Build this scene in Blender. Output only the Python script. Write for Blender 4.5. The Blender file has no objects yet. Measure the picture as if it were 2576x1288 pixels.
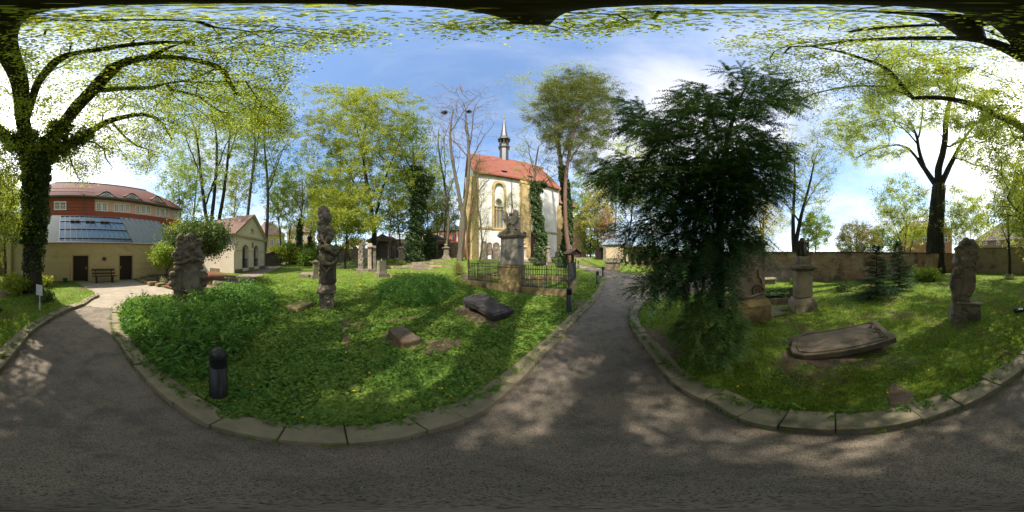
import bpy, bmesh, math, random
import numpy as np
from mathutils import Vector, Matrix
from mathutils.geometry import tessellate_polygon
random.seed(7); RNG = np.random.default_rng(11)
R = math.radians
S = bpy.context.scene
COL = S.collection
S.render.engine = 'CYCLES'

# ------------------------------------------------------------------ camera, sky, sun, exposure
cam = bpy.data.cameras.new('camera'); cam.type = 'PANO'
cam.panorama_type = 'EQUIRECTANGULAR'
cam.clip_start = 0.02; cam.clip_end = 3000
camo = bpy.data.objects.new('camera', cam); COL.objects.link(camo)
camo.location = (0, 0, 1.8); camo.rotation_euler = (R(90), 0, 0)
S.camera = camo
SUN_AZ, SUN_EL = R(-176.6), R(47.8)
SUNV = Vector((math.sin(SUN_AZ)*math.cos(SUN_EL), math.cos(SUN_AZ)*math.cos(SUN_EL), math.sin(SUN_EL)))
sl = bpy.data.lights.new('sun', 'SUN'); sl.energy = 2.9; sl.angle = R(0.55); sl.color = (1.0, 0.93, 0.80)
so = bpy.data.objects.new('sun', sl); COL.objects.link(so)
so.rotation_euler = SUNV.to_track_quat('Z', 'Y').to_euler()
S.view_settings.view_transform = 'Standard'; S.view_settings.look = 'None'
S.view_settings.gamma = 1.0; S.view_settings.exposure = 1.68
S.cycles.max_bounces = 7; S.cycles.diffuse_bounces = 3; S.cycles.glossy_bounces = 2
S.cycles.transmission_bounces = 4; S.cycles.transparent_max_bounces = 8
S.cycles.caustics_reflective = False; S.cycles.caustics_refractive = False
S.cycles.sample_clamp_indirect = 6; S.cycles.use_denoising = True

w = bpy.data.worlds.new('World'); S.world = w; w.use_nodes = True
def world_nodes():
    nt = w.node_tree; N = nt.nodes; L = nt.links; N.clear()
    def n(t, **k):
        x = N.new(t)
        for a, b in k.items(): setattr(x, a, b)
        return x
    def m(op, a, b=None, c=None):
        x = n('ShaderNodeMath', operation=op)
        for i, q in enumerate((a, b, c)):
            if q is None: continue
            if isinstance(q, (int, float)): x.inputs[i].default_value = q
            else: L.new(q, x.inputs[i])
        return x.outputs[0]
    out = n('ShaderNodeOutputWorld'); bg = n('ShaderNodeBackground'); bg.inputs[1].default_value = 0.15
    L.new(bg.outputs[0], out.inputs[0])
    sky = n('ShaderNodeTexSky', sky_type='NISHITA', sun_disc=False, sun_elevation=SUN_EL, sun_rotation=SUN_AZ)
    sky.air_density = 1.0; sky.dust_density = 0.6; sky.ozone_density = 1.6
    tc = n('ShaderNodeTexCoord'); sep = n('ShaderNodeSeparateXYZ'); L.new(tc.outputs['Generated'], sep.inputs[0])
    x, y, z = sep.outputs
    zz = m('ADD', m('MAXIMUM', z, 0.0), 0.16)
    cx = m('DIVIDE', x, zz); cy = m('DIVIDE', y, zz)
    comb = n('ShaderNodeCombineXYZ'); L.new(cx, comb.inputs[0]); L.new(m('MULTIPLY', cy, 1.25), comb.inputs[1])
    def noise(scale, det, off, rough=0.6):
        mp = n('ShaderNodeMapping'); mp.inputs['Location'].default_value = off
        L.new(comb.outputs[0], mp.inputs[0])
        q = n('ShaderNodeTexNoise'); q.inputs['Scale'].default_value = scale
        q.inputs['Detail'].default_value = det; q.inputs['Roughness'].default_value = rough; q.inputs['Distortion'].default_value = 0.35
        L.new(mp.outputs[0], q.inputs['Vector']); return q.outputs[0]
    n1 = noise(0.55, 7, (3.1, 1.7, 0)); n2 = noise(1.7, 9, (9.3, 4.2, 2), 0.62)
    f = m('ADD', m('MULTIPLY', n1, 0.62), m('MULTIPLY', n2, 0.42))
    # more cloud low down, towards the sun and to the right (east-north-east) of the view
    low = m('SUBTRACT', 1.0, m('MULTIPLY', m('MAXIMUM', z, 0.0), 1.25))
    sd = n('ShaderNodeVectorMath', operation='DOT_PRODUCT'); L.new(tc.outputs['Generated'], sd.inputs[0]); sd.inputs[1].default_value = SUNV
    sunf = m('MAXIMUM', sd.outputs['Value'], 0.0)
    ed = n('ShaderNodeVectorMath', operation='DOT_PRODUCT'); L.new(tc.outputs['Generated'], ed.inputs[0])
    ed.inputs[1].default_value = Vector((math.sin(R(62))*math.cos(R(50)), math.cos(R(62))*math.cos(R(50)), math.sin(R(50))))
    east = m('POWER', m('MAXIMUM', ed.outputs['Value'], 0.0), 9.0)
    f = m('ADD', f, m('MULTIPLY', low, 0.13)); f = m('ADD', f, m('MULTIPLY', east, 0.20))
    f = m('ADD', f, m('MULTIPLY', m('POWER', sunf, 5.0), 0.22))
    rmp = n('ShaderNodeMapRange'); rmp.inputs[1].default_value = 0.475; rmp.inputs[2].default_value = 0.80
    rmp.inputs[3].default_value = 0.06; rmp.inputs[4].default_value = 0.95; rmp.interpolation_type = 'SMOOTHSTEP'
    L.new(f, rmp.inputs[0])
    glow = m('ADD', m('MULTIPLY', m('POWER', sunf, 10.0), 10.5), 2.6)
    cc = n('ShaderNodeCombineXYZ')
    L.new(m('MULTIPLY', glow, 0.97), cc.inputs[0]); L.new(m('MULTIPLY', glow, 0.965), cc.inputs[1]); L.new(glow, cc.inputs[2])
    mix = n('ShaderNodeMix', data_type='RGBA')
    L.new(rmp.outputs[0], mix.inputs['Factor']); 
    boost = n('ShaderNodeVectorMath', operation='MULTIPLY'); boost.inputs[1].default_value = (0.56, 0.67, 0.72)
    L.new(sky.outputs[0], boost.inputs[0])
    L.new(boost.outputs[0], mix.inputs['A']); L.new(cc.outputs[0], mix.inputs['B'])
    # the sun itself, seen between the leaves, with a small aureole
    disc = m('ADD', m('MULTIPLY', m('POWER', sunf, 6000.0), 260.0), m('MULTIPLY', m('POWER', sunf, 300.0), 9.0))
    add = n('ShaderNodeVectorMath', operation='ADD'); L.new(mix.outputs['Result'], add.inputs[0])
    dc = n('ShaderNodeCombineXYZ')
    for i in range(3): L.new(disc, dc.inputs[i])
    L.new(dc.outputs[0], add.inputs[1]); L.new(add.outputs[0], bg.inputs[0])
world_nodes()
w.cycles.sampling_method = 'AUTOMATIC'

# ------------------------------------------------------------------ geometry of the place (survey of the panorama)
K = math.pi*2/2576
EYE = 1.8
def az(u): return (u-1288)*K
def pt(v): return (644-v)*K
def pol(a, r, z=0.0): return Vector((r*math.sin(a), r*math.cos(a), z))
def smooth(t): t = min(max(t, 0.0), 1.0); return t*t*(3-2*t)
def ter(x, y): return 1.45*smooth((y-5.0)/25.0)
def ter_np(x, y):
    t = np.clip((y-5.0)/25.0, 0, 1); return 1.45*t*t*(3-2*t)
def hp(u, v, r): return Vector((r*math.sin(az(u)), r*math.cos(az(u)), EYE+r*math.tan(pt(v))))
def dp(u, v, d):
    a, p = az(u), pt(v); return Vector((d*math.sin(a)*math.cos(p), d*math.cos(a)*math.cos(p), EYE+d*math.sin(p)))
def gr(u, v, off=0.0):
    """distance at which the sight line meets the terrain"""
    a, t = az(u), math.tan(pt(v)); r = 0.3
    while r < 70:
        if EYE+r*t <= ter(r*math.sin(a), r*math.cos(a))+off: break
        r += 0.02+r*0.004
    return r
def gp(u, v, off=0.0):
    r = gr(u, v, off); p = pol(az(u), r); p.z = ter(p.x, p.y)+off; return p

# ------------------------------------------------------------------ object helpers
def tag(o, label=None, cat=None, group=None, kind=None):
    if label: o['label'] = label
    if cat: o['category'] = cat
    if group: o['group'] = group
    if kind: o['kind'] = kind
    return o
def thing(name, label, cat, loc=(0, 0, 0), rz=0.0, group=None):
    o = bpy.data.objects.new(name, None); COL.objects.link(o); o.empty_display_size = 0.2
    o.location = loc; o.rotation_euler = (0, 0, rz)
    return tag(o, label, cat, group)
def face_to(u, off=0.0): return -az(u)+off

class MB:
    def __init__(s): s.v = []; s.f = []
    def add(s, vs, fs):
        b = len(s.v); s.v += [tuple(q) for q in vs]; s.f += [tuple(i+b for i in q) for q in fs]; return s
    def box(s, c, d, rz=0.0, taper=1.0, rx=0.0, ry=0.0):
        M = Matrix.Translation(c) @ Matrix.Rotation(rz, 4, 'Z') @ Matrix.Rotation(rx, 4, 'X') @ Matrix.Rotation(ry, 4, 'Y')
        x, y, z = d[0]/2, d[1]/2, d[2]/2; t = taper
        vs = [M @ Vector(q) for q in ((-x,-y,-z),(x,-y,-z),(x,y,-z),(-x,y,-z),(-x*t,-y*t,z),(x*t,-y*t,z),(x*t,y*t,z),(-x*t,y*t,z))]
        return s.add(vs, [(0,3,2,1),(4,5,6,7),(0,1,5,4),(1,2,6,5),(2,3,7,6),(3,0,4,7)])
    def b0(s, c, d, **k):   # box standing on its base point
        return s.box((c[0], c[1], c[2]+d[2]/2), d, **k)
    def tube(s, pts, rad, n=6, caps=True):
        P = [Vector(p) for p in pts]; m = len(P)
        if isinstance(rad, (int, float)): rad = [rad]*m
        vs = []; fs = []
        up = Vector((0.0, 0.0, 1.0))
        for i in range(m):
            t = (P[min(i+1, m-1)]-P[max(i-1, 0)])
            if t.length < 1e-6: t = Vector((0, 0, 1))
            t.normalize()
            a = t.cross(up)
            if a.length < 0.05: a = t.cross(Vector((1, 0, 0)))
            a.normalize(); b = t.cross(a)
            for k in range(n):
                th = 2*math.pi*k/n; vs.append(P[i]+(a*math.cos(th)+b*math.sin(th))*rad[i])
        for i in range(m-1):
            for k in range(n):
                k2 = (k+1) % n; fs.append((i*n+k, (i+1)*n+k, (i+1)*n+k2, i*n+k2))
        if caps: fs.append(tuple(range(n))); fs.append(tuple((m-1)*n+k for k in range(n-1, -1, -1)))
        return s.add(vs, fs)
    def lathe(s, prof, n=16, c=(0, 0, 0), sx=1.0, sy=1.0, fold=0.0, nf=7, rz=0.0):
        vs = []; fs = []; m = len(prof)
        for i, (r, z) in enumerate(prof):
            for k in range(n):
                th = 2*math.pi*k/n; rr = r*(1+fold*math.sin(nf*th+z*3.0)) if fold else r
                x = rr*math.cos(th)*sx; y = rr*math.sin(th)*sy
                vs.append((c[0]+x*math.cos(rz)-y*math.sin(rz), c[1]+x*math.sin(rz)+y*math.cos(rz), c[2]+z))
        for i in range(m-1):
            for k in range(n):
                k2 = (k+1) % n; fs.append((i*n+k, i*n+k2, (i+1)*n+k2, (i+1)*n+k))
        fs.append(tuple(range(n-1, -1, -1))); fs.append(tuple((m-1)*n+k for k in range(n)))
        return s.add(vs, fs)
    def ball(s, c, r, n=12, sq=(1, 1, 1)):
        m = n//2+1
        prof = [(max(0.001, math.sin(math.pi*i/m))*r, -math.cos(math.pi*i/m)*r*sq[2]) for i in range(m+1)]
        return s.lathe(prof, n, c, sq[0], sq[1])
    def prism(s, out, y0, y1):
        """outline in x,z extruded in y"""
        n = len(out); vs = [(x, y0, z) for x, z in out]+[(x, y1, z) for x, z in out]
        tri = tessellate_polygon([[Vector((x, z, 0)) for x, z in out]])
        fs = [tuple(t) for t in tri]+[tuple(i+n for i in reversed(t)) for t in tri]
        fs += [(i, i+n, (i+1) % n+n, (i+1) % n) for i in range(n)]
        return s.add(vs, fs)
    def panel(s, out, holes, y0, y1):
        """wall sheet in x,z with real openings, thickness y0..y1"""
        loops = [out]+holes; flat = [p for l in loops for p in l]; n = len(flat)
        tri = tessellate_polygon([[Vector((x, z, 0)) for x, z in l] for l in loops])
        vs = [(x, y0, z) for x, z in flat]+[(x, y1, z) for x, z in flat]
        fs = [tuple(t) for t in tri]+[tuple(i+n for i in reversed(t)) for t in tri]
        b = 0
        for l in loops:
            k = len(l); fs += [(b+i, b+i+n, b+(i+1) % k+n, b+(i+1) % k) for i in range(k)]; b += k
        return s.add(vs, fs)
    def rwall(s, x0, x1, z0, z1, holes, y0, y1):
        xs = sorted({x0, x1}|{v for h in holes for v in (h[0][0], h[1][0])})
        for a, b in zip(xs, xs[1:]):
            hz = sorted((h[0][1], h[2][1]) for h in holes if h[0][0] < (a+b)/2 < h[1][0]); z = z0
            for l, u in hz+[(z1, z1)]:
                if l > z: s.box(((a+b)/2, (y0+y1)/2, (z+l)/2), (b-a, y1-y0, l-z))
                z = u
        return s
    def scroll(s, c, r, turns=1.6, th=0.03, y=0.0, flip=1, a0=0.0, n=5):
        pts = []; rr = []
        m = int(14*turns)
        for i in range(m+1):
            t = i/m; a = a0+flip*t*turns*2*math.pi; q = r*(1-0.82*t)
            pts.append((c[0]+q*math.cos(a), y, c[1]+q*math.sin(a))); rr.append(th*(1-0.4*t))
        return s.tube(pts, rr, n)
    def build(s, name, mat, parent=None, smooth=False, bevel=0.0, remesh=0.0, disp=0.0, dscale=0.15, fix=True, sub=0):
        me = bpy.data.meshes.new(name); me.from_pydata(s.v, [], s.f)
        if fix:
            bm = bmesh.new(); bm.from_mesh(me); bmesh.ops.recalc_face_normals(bm, faces=bm.faces); bm.to_mesh(me); bm.free()
        me.materials.append(mat)
        o = bpy.data.objects.new(name, me); COL.objects.link(o)
        if parent is not None: o.parent = parent
        if remesh:
            q = o.modifiers.new('remesh', 'REMESH'); q.mode = 'VOXEL'; q.voxel_size = remesh; q.use_smooth_shade = True
        if disp:
            t = bpy.data.textures.new('relief', 'CLOUDS'); t.noise_scale = dscale; t.noise_depth = 3
            q = o.modifiers.new('relief', 'DISPLACE'); q.texture = t; q.strength = disp; q.mid_level = 0.5; q.texture_coords = 'LOCAL'
        if bevel:
            q = o.modifiers.new('bevel', 'BEVEL'); q.width = bevel; q.segments = 2; q.limit_method = 'ANGLE'
        if smooth or remesh:
            me.polygons.foreach_set('use_smooth', [True]*len(me.polygons))
        return o

def np_mesh(name, V, F, mat, parent=None, smooth=False):
    """V (n,3), F (m,3|4) numpy"""
    me = bpy.data.meshes.new(name); k = F.shape[1]
    me.vertices.add(len(V)); me.vertices.foreach_set('co', V.astype(np.float32).ravel())
    me.loops.add(F.size); me.loops.foreach_set('vertex_index', F.astype(np.int32).ravel())
    me.polygons.add(len(F)); me.polygons.foreach_set('loop_start', np.arange(0, F.size, k, dtype=np.int32))
    try: me.polygons.foreach_set('loop_total', np.full(len(F), k, dtype=np.int32))
    except Exception: pass
    if smooth: me.polygons.foreach_set('use_smooth', np.ones(len(F), dtype=bool))
    me.update(calc_edges=True); me.materials.append(mat)
    o = bpy.data.objects.new(name, me); COL.objects.link(o)
    if parent is not None: o.parent = parent
    return o

# ------------------------------------------------------------------ materials
MATS = {}
def mat(name, c1, c2=None, scale=6.0, rough=0.85, bump=0.3, bscale=None, c3=None, s3=1.2, moss=0.0, vec=None, detail=8, metal=0.0, spec=0.3, m3=(0.5, 0.7)):
    if name in MATS: return MATS[name]
    m = bpy.data.materials.new(name); m.use_nodes = True; nt = m.node_tree; N = nt.nodes; L = nt.links
    b = N['Principled BSDF']; b.inputs['Roughness'].default_value = rough; b.inputs['Metallic'].default_value = metal
    b.inputs['Specular IOR Level'].default_value = spec
    tc = N.new('ShaderNodeTexCoord'); src = tc.outputs['Object']
    if vec:
        mp = N.new('ShaderNodeMapping'); mp.inputs['Scale'].default_value = vec; L.new(src, mp.inputs[0]); src = mp.outputs[0]
    def noise(sc, det=detail, rg=0.62):
        q = N.new('ShaderNodeTexNoise'); q.inputs['Scale'].default_value = sc; q.inputs['Detail'].default_value = det
        q.inputs['Roughness'].default_value = rg; L.new(src, q.inputs['Vector']); return q.outputs[0]
    def ramp(s, a, bb):
        r = N.new('ShaderNodeMapRange'); r.inputs[1].default_value = a; r.inputs[2].default_value = bb; L.new(s, r.inputs[0]); return r.outputs[0]
    def mixc(f, A, B):
        x = N.new('ShaderNodeMix'); x.data_type = 'RGBA'; L.new(f, x.inputs['Factor'])
        for nm, q in (('A', A), ('B', B)):
            if isinstance(q, tuple): x.inputs[nm].default_value = q if len(q) == 4 else (*q, 1)
            else: L.new(q, x.inputs[nm])
        return x.outputs['Result']
    c2 = c2 or tuple(q*0.7 for q in c1)
    col = mixc(ramp(noise(scale), 0.32, 0.68), c1, c2)
    if c3: col = mixc(ramp(noise(s3, 5), *m3), col, c3)
    if moss:
        g = N.new('ShaderNodeNewGeometry'); sp = N.new('ShaderNodeSeparateXYZ'); L.new(g.outputs['Normal'], sp.inputs[0])
        mm = N.new('ShaderNodeMath'); mm.operation = 'MULTIPLY_ADD'; L.new(noise(9.0, 6), mm.inputs[0]); mm.inputs[1].default_value = 0.9
        L.new(sp.outputs[2], mm.inputs[2]); mr = ramp(mm.outputs[0], 0.75, 1.35)
        k = N.new('ShaderNodeMath'); k.operation = 'MULTIPLY'; L.new(mr, k.inputs[0]); k.inputs[1].default_value = moss
        col = mixc(k.outputs[0], col, (0.085, 0.095, 0.022))
    L.new(col, b.inputs['Base Color'])
    if bump:
        bp = N.new('ShaderNodeBump'); bp.inputs['Strength'].default_value = bump; bp.inputs['Distance'].default_value = 0.02
        L.new(noise(bscale or scale*4, 6), bp.inputs['Height']); L.new(bp.outputs[0], b.inputs['Normal'])
    MATS[name] = m; return m

def leafmat(name, cols, trans=0.5, tcol=1.6, gloss=0.06, val=1.0):
    """two-sided leaf: diffuse + translucent, colour varied leaf by leaf"""
    if name in MATS: return MATS[name]
    m = bpy.data.materials.new(name); m.use_nodes = True; nt = m.node_tree; N = nt.nodes; L = nt.links; N.clear()
    out = N.new('ShaderNodeOutputMaterial'); g = N.new('ShaderNodeNewGeometry')
    cr = N.new('ShaderNodeValToRGB'); e = cr.color_ramp.elements
    e[0].color = (*[q*val for q in cols[0]], 1); e[1].color = (*[q*val for q in cols[-1]], 1)
    for i, c in enumerate(cols[1:-1]):
        x = e.new((i+1)/(len(cols)-1)); x.color = (*[q*val for q in c], 1)
    L.new(g.outputs['Random Per Island'], cr.inputs[0])
    d = N.new('ShaderNodeBsdfDiffuse'); L.new(cr.outputs[0], d.inputs[0])
    t = N.new('ShaderNodeBsdfTranslucent')
    sc = N.new('ShaderNodeMix'); sc.data_type = 'RGBA'; sc.blend_type = 'MULTIPLY'; sc.inputs['Factor'].default_value = 1
    L.new(cr.outputs[0], sc.inputs['A']); sc.inputs['B'].default_value = (tcol*1.15, tcol, tcol*0.55, 1); L.new(sc.outputs['Result'], t.inputs[0])
    mx = N.new('ShaderNodeMixShader'); mx.inputs[0].default_value = trans; L.new(d.outputs[0], mx.inputs[1]); L.new(t.outputs[0], mx.inputs[2])
    gl = N.new('ShaderNodeBsdfGlossy'); gl.inputs['Roughness'].default_value = 0.6; gl.inputs[0].default_value = (0.8, 0.85, 0.8, 1)
    m2 = N.new('ShaderNodeMixShader'); m2.inputs[0].default_value = gloss*0.45; L.new(mx.outputs[0], m2.inputs[1]); L.new(gl.outputs[0], m2.inputs[2])
    L.new(m2.outputs[0], out.inputs[0]); MATS[name] = m; return m

def brickmat(name, c1, c2, mortar, bw=0.25, bh=0.075, ms=0.012, stain=None, bump=0.5, off=0.5, rough=0.9, zmul=1.0, vary=0.5, render_col=None, rc=(0.55, 0.62)):
    """courses laid in the object's local x,z plane"""
    if name in MATS: return MATS[name]
    m = bpy.data.materials.new(name); m.use_nodes = True; nt = m.node_tree; N = nt.nodes; L = nt.links
    b = N['Principled BSDF']; b.inputs['Roughness'].default_value = rough; b.inputs['Specular IOR Level'].default_value = 0.2
    tc = N.new('ShaderNodeTexCoord'); sp = N.new('ShaderNodeSeparateXYZ'); L.new(tc.outputs['Object'], sp.inputs[0])
    ad = N.new('ShaderNodeMath'); ad.operation = 'ADD'; L.new(sp.outputs[0], ad.inputs[0]); L.new(sp.outputs[1], ad.inputs[1])
    mz = N.new('ShaderNodeMath'); mz.operation = 'MULTIPLY'; mz.inputs[1].default_value = zmul; L.new(sp.outputs[2], mz.inputs[0])
    cb = N.new('ShaderNodeCombineXYZ'); L.new(ad.outputs[0], cb.inputs[0]); L.new(mz.outputs[0], cb.inputs[1])
    wb = N.new('ShaderNodeTexNoise'); wb.inputs['Scale'].default_value = 5; L.new(tc.outputs['Object'], wb.inputs['Vector'])
    wm = N.new('ShaderNodeVectorMath'); wm.operation = 'MULTIPLY_ADD'; L.new(wb.outputs['Color'], wm.inputs[0]); wm.inputs[1].default_value = (0.02, 0.02, 0); L.new(cb.outputs[0], wm.inputs[2])
    br = N.new('ShaderNodeTexBrick'); L.new(wm.outputs[0], br.inputs['Vector']); br.offset = off
    br.inputs['Color1'].default_value = (*c1, 1); br.inputs['Color2'].default_value = (*c2, 1); br.inputs['Mortar'].default_value = (*mortar, 1)
    br.inputs['Scale'].default_value = 1; br.inputs['Mortar Size'].default_value = ms; br.inputs['Brick Width'].default_value = bw
    br.inputs['Row Height'].default_value = bh; br.inputs['Mortar Smooth'].default_value = 0.3
    col = br.outputs['Color']
    def noise(sc, det=7):
        q = N.new('ShaderNodeTexNoise'); q.inputs['Scale'].default_value = sc; q.inputs['Detail'].default_value = det; q.inputs['Roughness'].default_value = 0.65
        L.new(tc.outputs['Object'], q.inputs['Vector']); return q.outputs[0]
    def mixc(f, A, B, a, bb, mode='MIX'):
        r = N.new('ShaderNodeMapRange'); r.inputs[1].default_value = a; r.inputs[2].default_value = bb; L.new(f, r.inputs[0])
        x = N.new('ShaderNodeMix'); x.data_type = 'RGBA'; x.blend_type = mode; L.new(r.outputs[0], x.inputs['Factor']); L.new(A, x.inputs['A']); x.inputs['B'].default_value = (*B, 1); return x.outputs['Result']
    col = mixc(noise(2.2), col, (vary, vary, vary), 0.35, 0.75, 'MULTIPLY')
    if stain: col = mixc(noise(1.1), col, stain, 0.5, 0.66)
    if render_col: col = mixc(noise(0.9, 9), col, render_col, *rc)
    L.new(col, b.inputs['Base Color'])
    bp = N.new('ShaderNodeBump'); bp.inputs['Strength'].default_value = bump; bp.inputs['Distance'].default_value = 0.015
    inv = N.new('ShaderNodeMath'); inv.operation = 'SUBTRACT'; inv.inputs[0].default_value = 1; L.new(br.outputs['Fac'], inv.inputs[1])
    L.new(inv.outputs[0], bp.inputs['Height']); L.new(bp.outputs[0], b.inputs['Normal'])
    MATS[name] = m; return m

def glassmat(name, c, rough=0.08, spec=0.9):
    if name in MATS: return MATS[name]
    m = bpy.data.materials.new(name); m.use_nodes = True; b = m.node_tree.nodes['Principled BSDF']
    b.inputs['Base Color'].default_value = (*c, 1); b.inputs['Roughness'].default_value = rough; b.inputs['Specular IOR Level'].default_value = spec
    b.inputs['Coat Weight'].default_value = 0.25; b.inputs['Coat Roughness'].default_value = 0.03
    MATS[name] = m; return m

M_DSTONE = mat('dark_sandstone', (0.21, 0.165, 0.125), (0.07, 0.056, 0.044), 4.5, bump=0.7, bscale=26, c3=(0.30, 0.23, 0.17), s3=2.2, moss=0.5)
M_STONE = mat('grey_sandstone', (0.31, 0.25, 0.19), (0.13, 0.105, 0.08), 5.0, bump=0.5, bscale=24, c3=(0.05, 0.042, 0.034), s3=1.7, moss=0.6)
M_PSTONE = mat('pale_sandstone', (0.44, 0.34, 0.26), (0.27, 0.21, 0.16), 3.0, bump=0.4, bscale=26, c3=(0.09, 0.078, 0.06), s3=1.5, moss=0.6)
M_RSTONE = mat('reddish_sandstone', (0.27, 0.19, 0.145), (0.15, 0.105, 0.08), 3.0, bump=0.4, bscale=26, c3=(0.09, 0.07, 0.06), s3=1.4, moss=0.25)
M_YSTONE = mat('ochre_sandstone', (0.36, 0.26, 0.12), (0.2, 0.14, 0.075), 2.6, bump=0.4, bscale=24, c3=(0.07, 0.06, 0.04), s3=1.3, moss=0.7)
M_BARK = mat('dark_bark', (0.036, 0.028, 0.021), (0.012, 0.010, 0.008), 7, bump=1.0, bscale=14, vec=(2.2, 2.2, 0.35), c3=(0.055, 0.055, 0.035), s3=1.5)
M_BARK2 = mat('grey_brown_bark', (0.12, 0.092, 0.068), (0.05, 0.04, 0.03), 7, bump=0.9, bscale=14, vec=(2.2, 2.2, 0.4), c3=(0.09, 0.10, 0.05), s3=1.0)
M_BARKR = mat('reddish_pine_bark', (0.17, 0.095, 0.065), (0.08, 0.045, 0.034), 6, bump=0.9, bscale=14, vec=(2.2, 2.2, 0.5))
M_BLACK = mat('black_painted_metal', (0.012, 0.013, 0.015), (0.02, 0.02, 0.022), 30, rough=0.38, bump=0.05, spec=0.5)
M_IRON = mat('weathered_iron', (0.022, 0.023, 0.024), (0.05, 0.045, 0.04), 30, rough=0.6, bump=0.15, spec=0.4)
M_WHITE = mat('white_paint', (0.7, 0.7, 0.68), (0.6, 0.6, 0.58), 10, rough=0.5, bump=0.05)
L_LIME = leafmat('lime_leaf', [(0.13, 0.19, 0.03), (0.20, 0.27, 0.05), (0.27, 0.32, 0.07), (0.16, 0.23, 0.035)], 0.55, 1.9)
L_LIME2 = leafmat('fresh_yellow_leaf', [(0.22, 0.29, 0.035), (0.32, 0.37, 0.05), (0.27, 0.32, 0.04)], 0.45, 1.3)
L_GREEN = leafmat('mid_green_leaf', [(0.12, 0.21, 0.03), (0.20, 0.30, 0.04), (0.26, 0.33, 0.05)], 0.45, 1.35)
L_DARKG = leafmat('dark_glossy_leaf', [(0.05, 0.10, 0.02), (0.09, 0.15, 0.03), (0.15, 0.19, 0.04)], 0.25, 1.4, 0.10)
L_IVY = leafmat('ivy_leaf', [(0.02, 0.05, 0.012), (0.045, 0.085, 0.018), (0.09, 0.13, 0.03)], 0.2, 1.2, 0.09)
L_YEW = leafmat('yew_needle', [(0.03, 0.075, 0.035), (0.06, 0.13, 0.055), (0.11, 0.2, 0.075)], 0.2, 1.2, 0.05)
L_PINE = leafmat('brown_green_needle', [(0.07, 0.095, 0.022), (0.12, 0.15, 0.035), (0.19, 0.20, 0.05)], 0.25, 1.2, 0.03)
L_WILLOW = leafmat('willow_leaf', [(0.30, 0.30, 0.06), (0.40, 0.36, 0.10)], 0.4, 1.3)
L_SEED = leafmat('dry_seed', [(0.26, 0.15, 0.08), (0.34, 0.2, 0.12)], 0.4, 1.2)
L_GRASS = leafmat('grass_blade', [(0.10, 0.18, 0.018), (0.17, 0.26, 0.028), (0.25, 0.30, 0.05), (0.13, 0.22, 0.022)], 0.4, 1.4, 0.04)
L_COVER = leafmat('ground_cover_leaf', [(0.07, 0.155, 0.018), (0.12, 0.23, 0.027), (0.18, 0.29, 0.04), (0.055, 0.12, 0.015)], 0.35, 1.4, 0.05)
L_COVER2 = leafmat('pale_cover_leaf', [(0.13, 0.22, 0.03), (0.19, 0.28, 0.04), (0.24, 0.31, 0.06)], 0.35, 1.4, 0.05)
L_WEED = leafmat('tall_weed_leaf', [(0.055, 0.15, 0.022), (0.10, 0.23, 0.04), (0.18, 0.32, 0.07)], 0.4, 1.4, 0.05)
# ------------------------------------------------------------------ ground, paths, kerbs
KERB_A = [(293,776),(282,792),(277,812),(277,833),(283,852),(300,873),(318,905),(340,933),(368,963),(400,993),(452,1033),(520,1077),(575,1096),(640,1109),(700,1117),(760,1122),(859,1124),(920,1122),(979,1117),(1030,1107),(1083,1093),(1145,1073),(1203,1049),(1243,1022),(1279,993),(1319,957),(1363,905),(1395,875),(1419,849),(1440,820),(1462,796),(1483,777),(1497,759),(1513,736),(1520,718),(1524,703),(1518,694),(1505,689),(1487,684),(1470,680)]
KERB_B = [(2576,940),(2502,993),(2440,1024),(2374,1051),(2310,1072),(2238,1087),(2118,1095),(1998,1093),(1935,1084),(1878,1069),(1830,1049),(1790,1025),(1750,1004),(1718,989),(1675,953),(1655,925),(1639,901),(1615,870),(1595,841),(1586,826),(1581,813),(1582,795),(1590,779),(1610,764),(1640,752),(1685,744),(1760,738),(1850,736)]
KERB_L = [(250,746),(230,757),(213,769),(175,783),(140,801),(96,829),(75,845),(60,865),(32,901),(10,928),(0,940)]
KERB_C = [(1447,664),(1475,670),(1500,673),(1530,680),(1560,687),(1597,691),(1650,692),(1720,690),(1800,688)]
def gpath(l): return [gp(u, v) for u, v in l]
A_, B_, L_, C_ = gpath(KERB_A), gpath(KERB_B), gpath(KERB_L), gpath(KERB_C)
def poly2(pts): return np.array([(p.x, p.y) for p in pts])
# asphalt area: left part -> under the camera -> right part
left_edge = L_+B_[:1]
PATH = poly2(A_+[gp(1450, 674)]+C_[:]+[gp(1850, 700), gp(1850, 736)]+list(reversed(B_))+list(reversed(L_)))
PATIO = poly2([gp(213,769), gp(250,746), gp(222,729), gp(196,714), gp(183,709.5), gp(240,707), gp(333,704.5), gp(350,708), gp(365,713), gp(430,729), gp(450,735), gp(450,742), gp(380,748), gp(333,753), gp(293,776)])
CH_PATH = poly2([gp(555,712), gp(575,702), gp(600,694), gp(668,676), gp(700,664), gp(722,655.5), gp(727,656), gp(712,668), gp(685,682), gp(650,696), gp(620,708), gp(590,716)])
CHURCH_PATH = poly2([Vector((-40,24.0,0)), Vector((-9,24.2,0)), Vector((0,24.8,0)), Vector((8,26.5,0)), Vector((14,30,0)), Vector((14,33.4,0)), Vector((8,30.6,0)), Vector((-6.5,24.9,0)), Vector((-40,25.5,0))])
MULCH = poly2([gp(352,708), gp(430,728), gp(500,735), gp(560,722), gp(590,707), gp(592,697), pol(az(540),17.5), pol(az(480),17.0), pol(az(425),13.6)])
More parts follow.
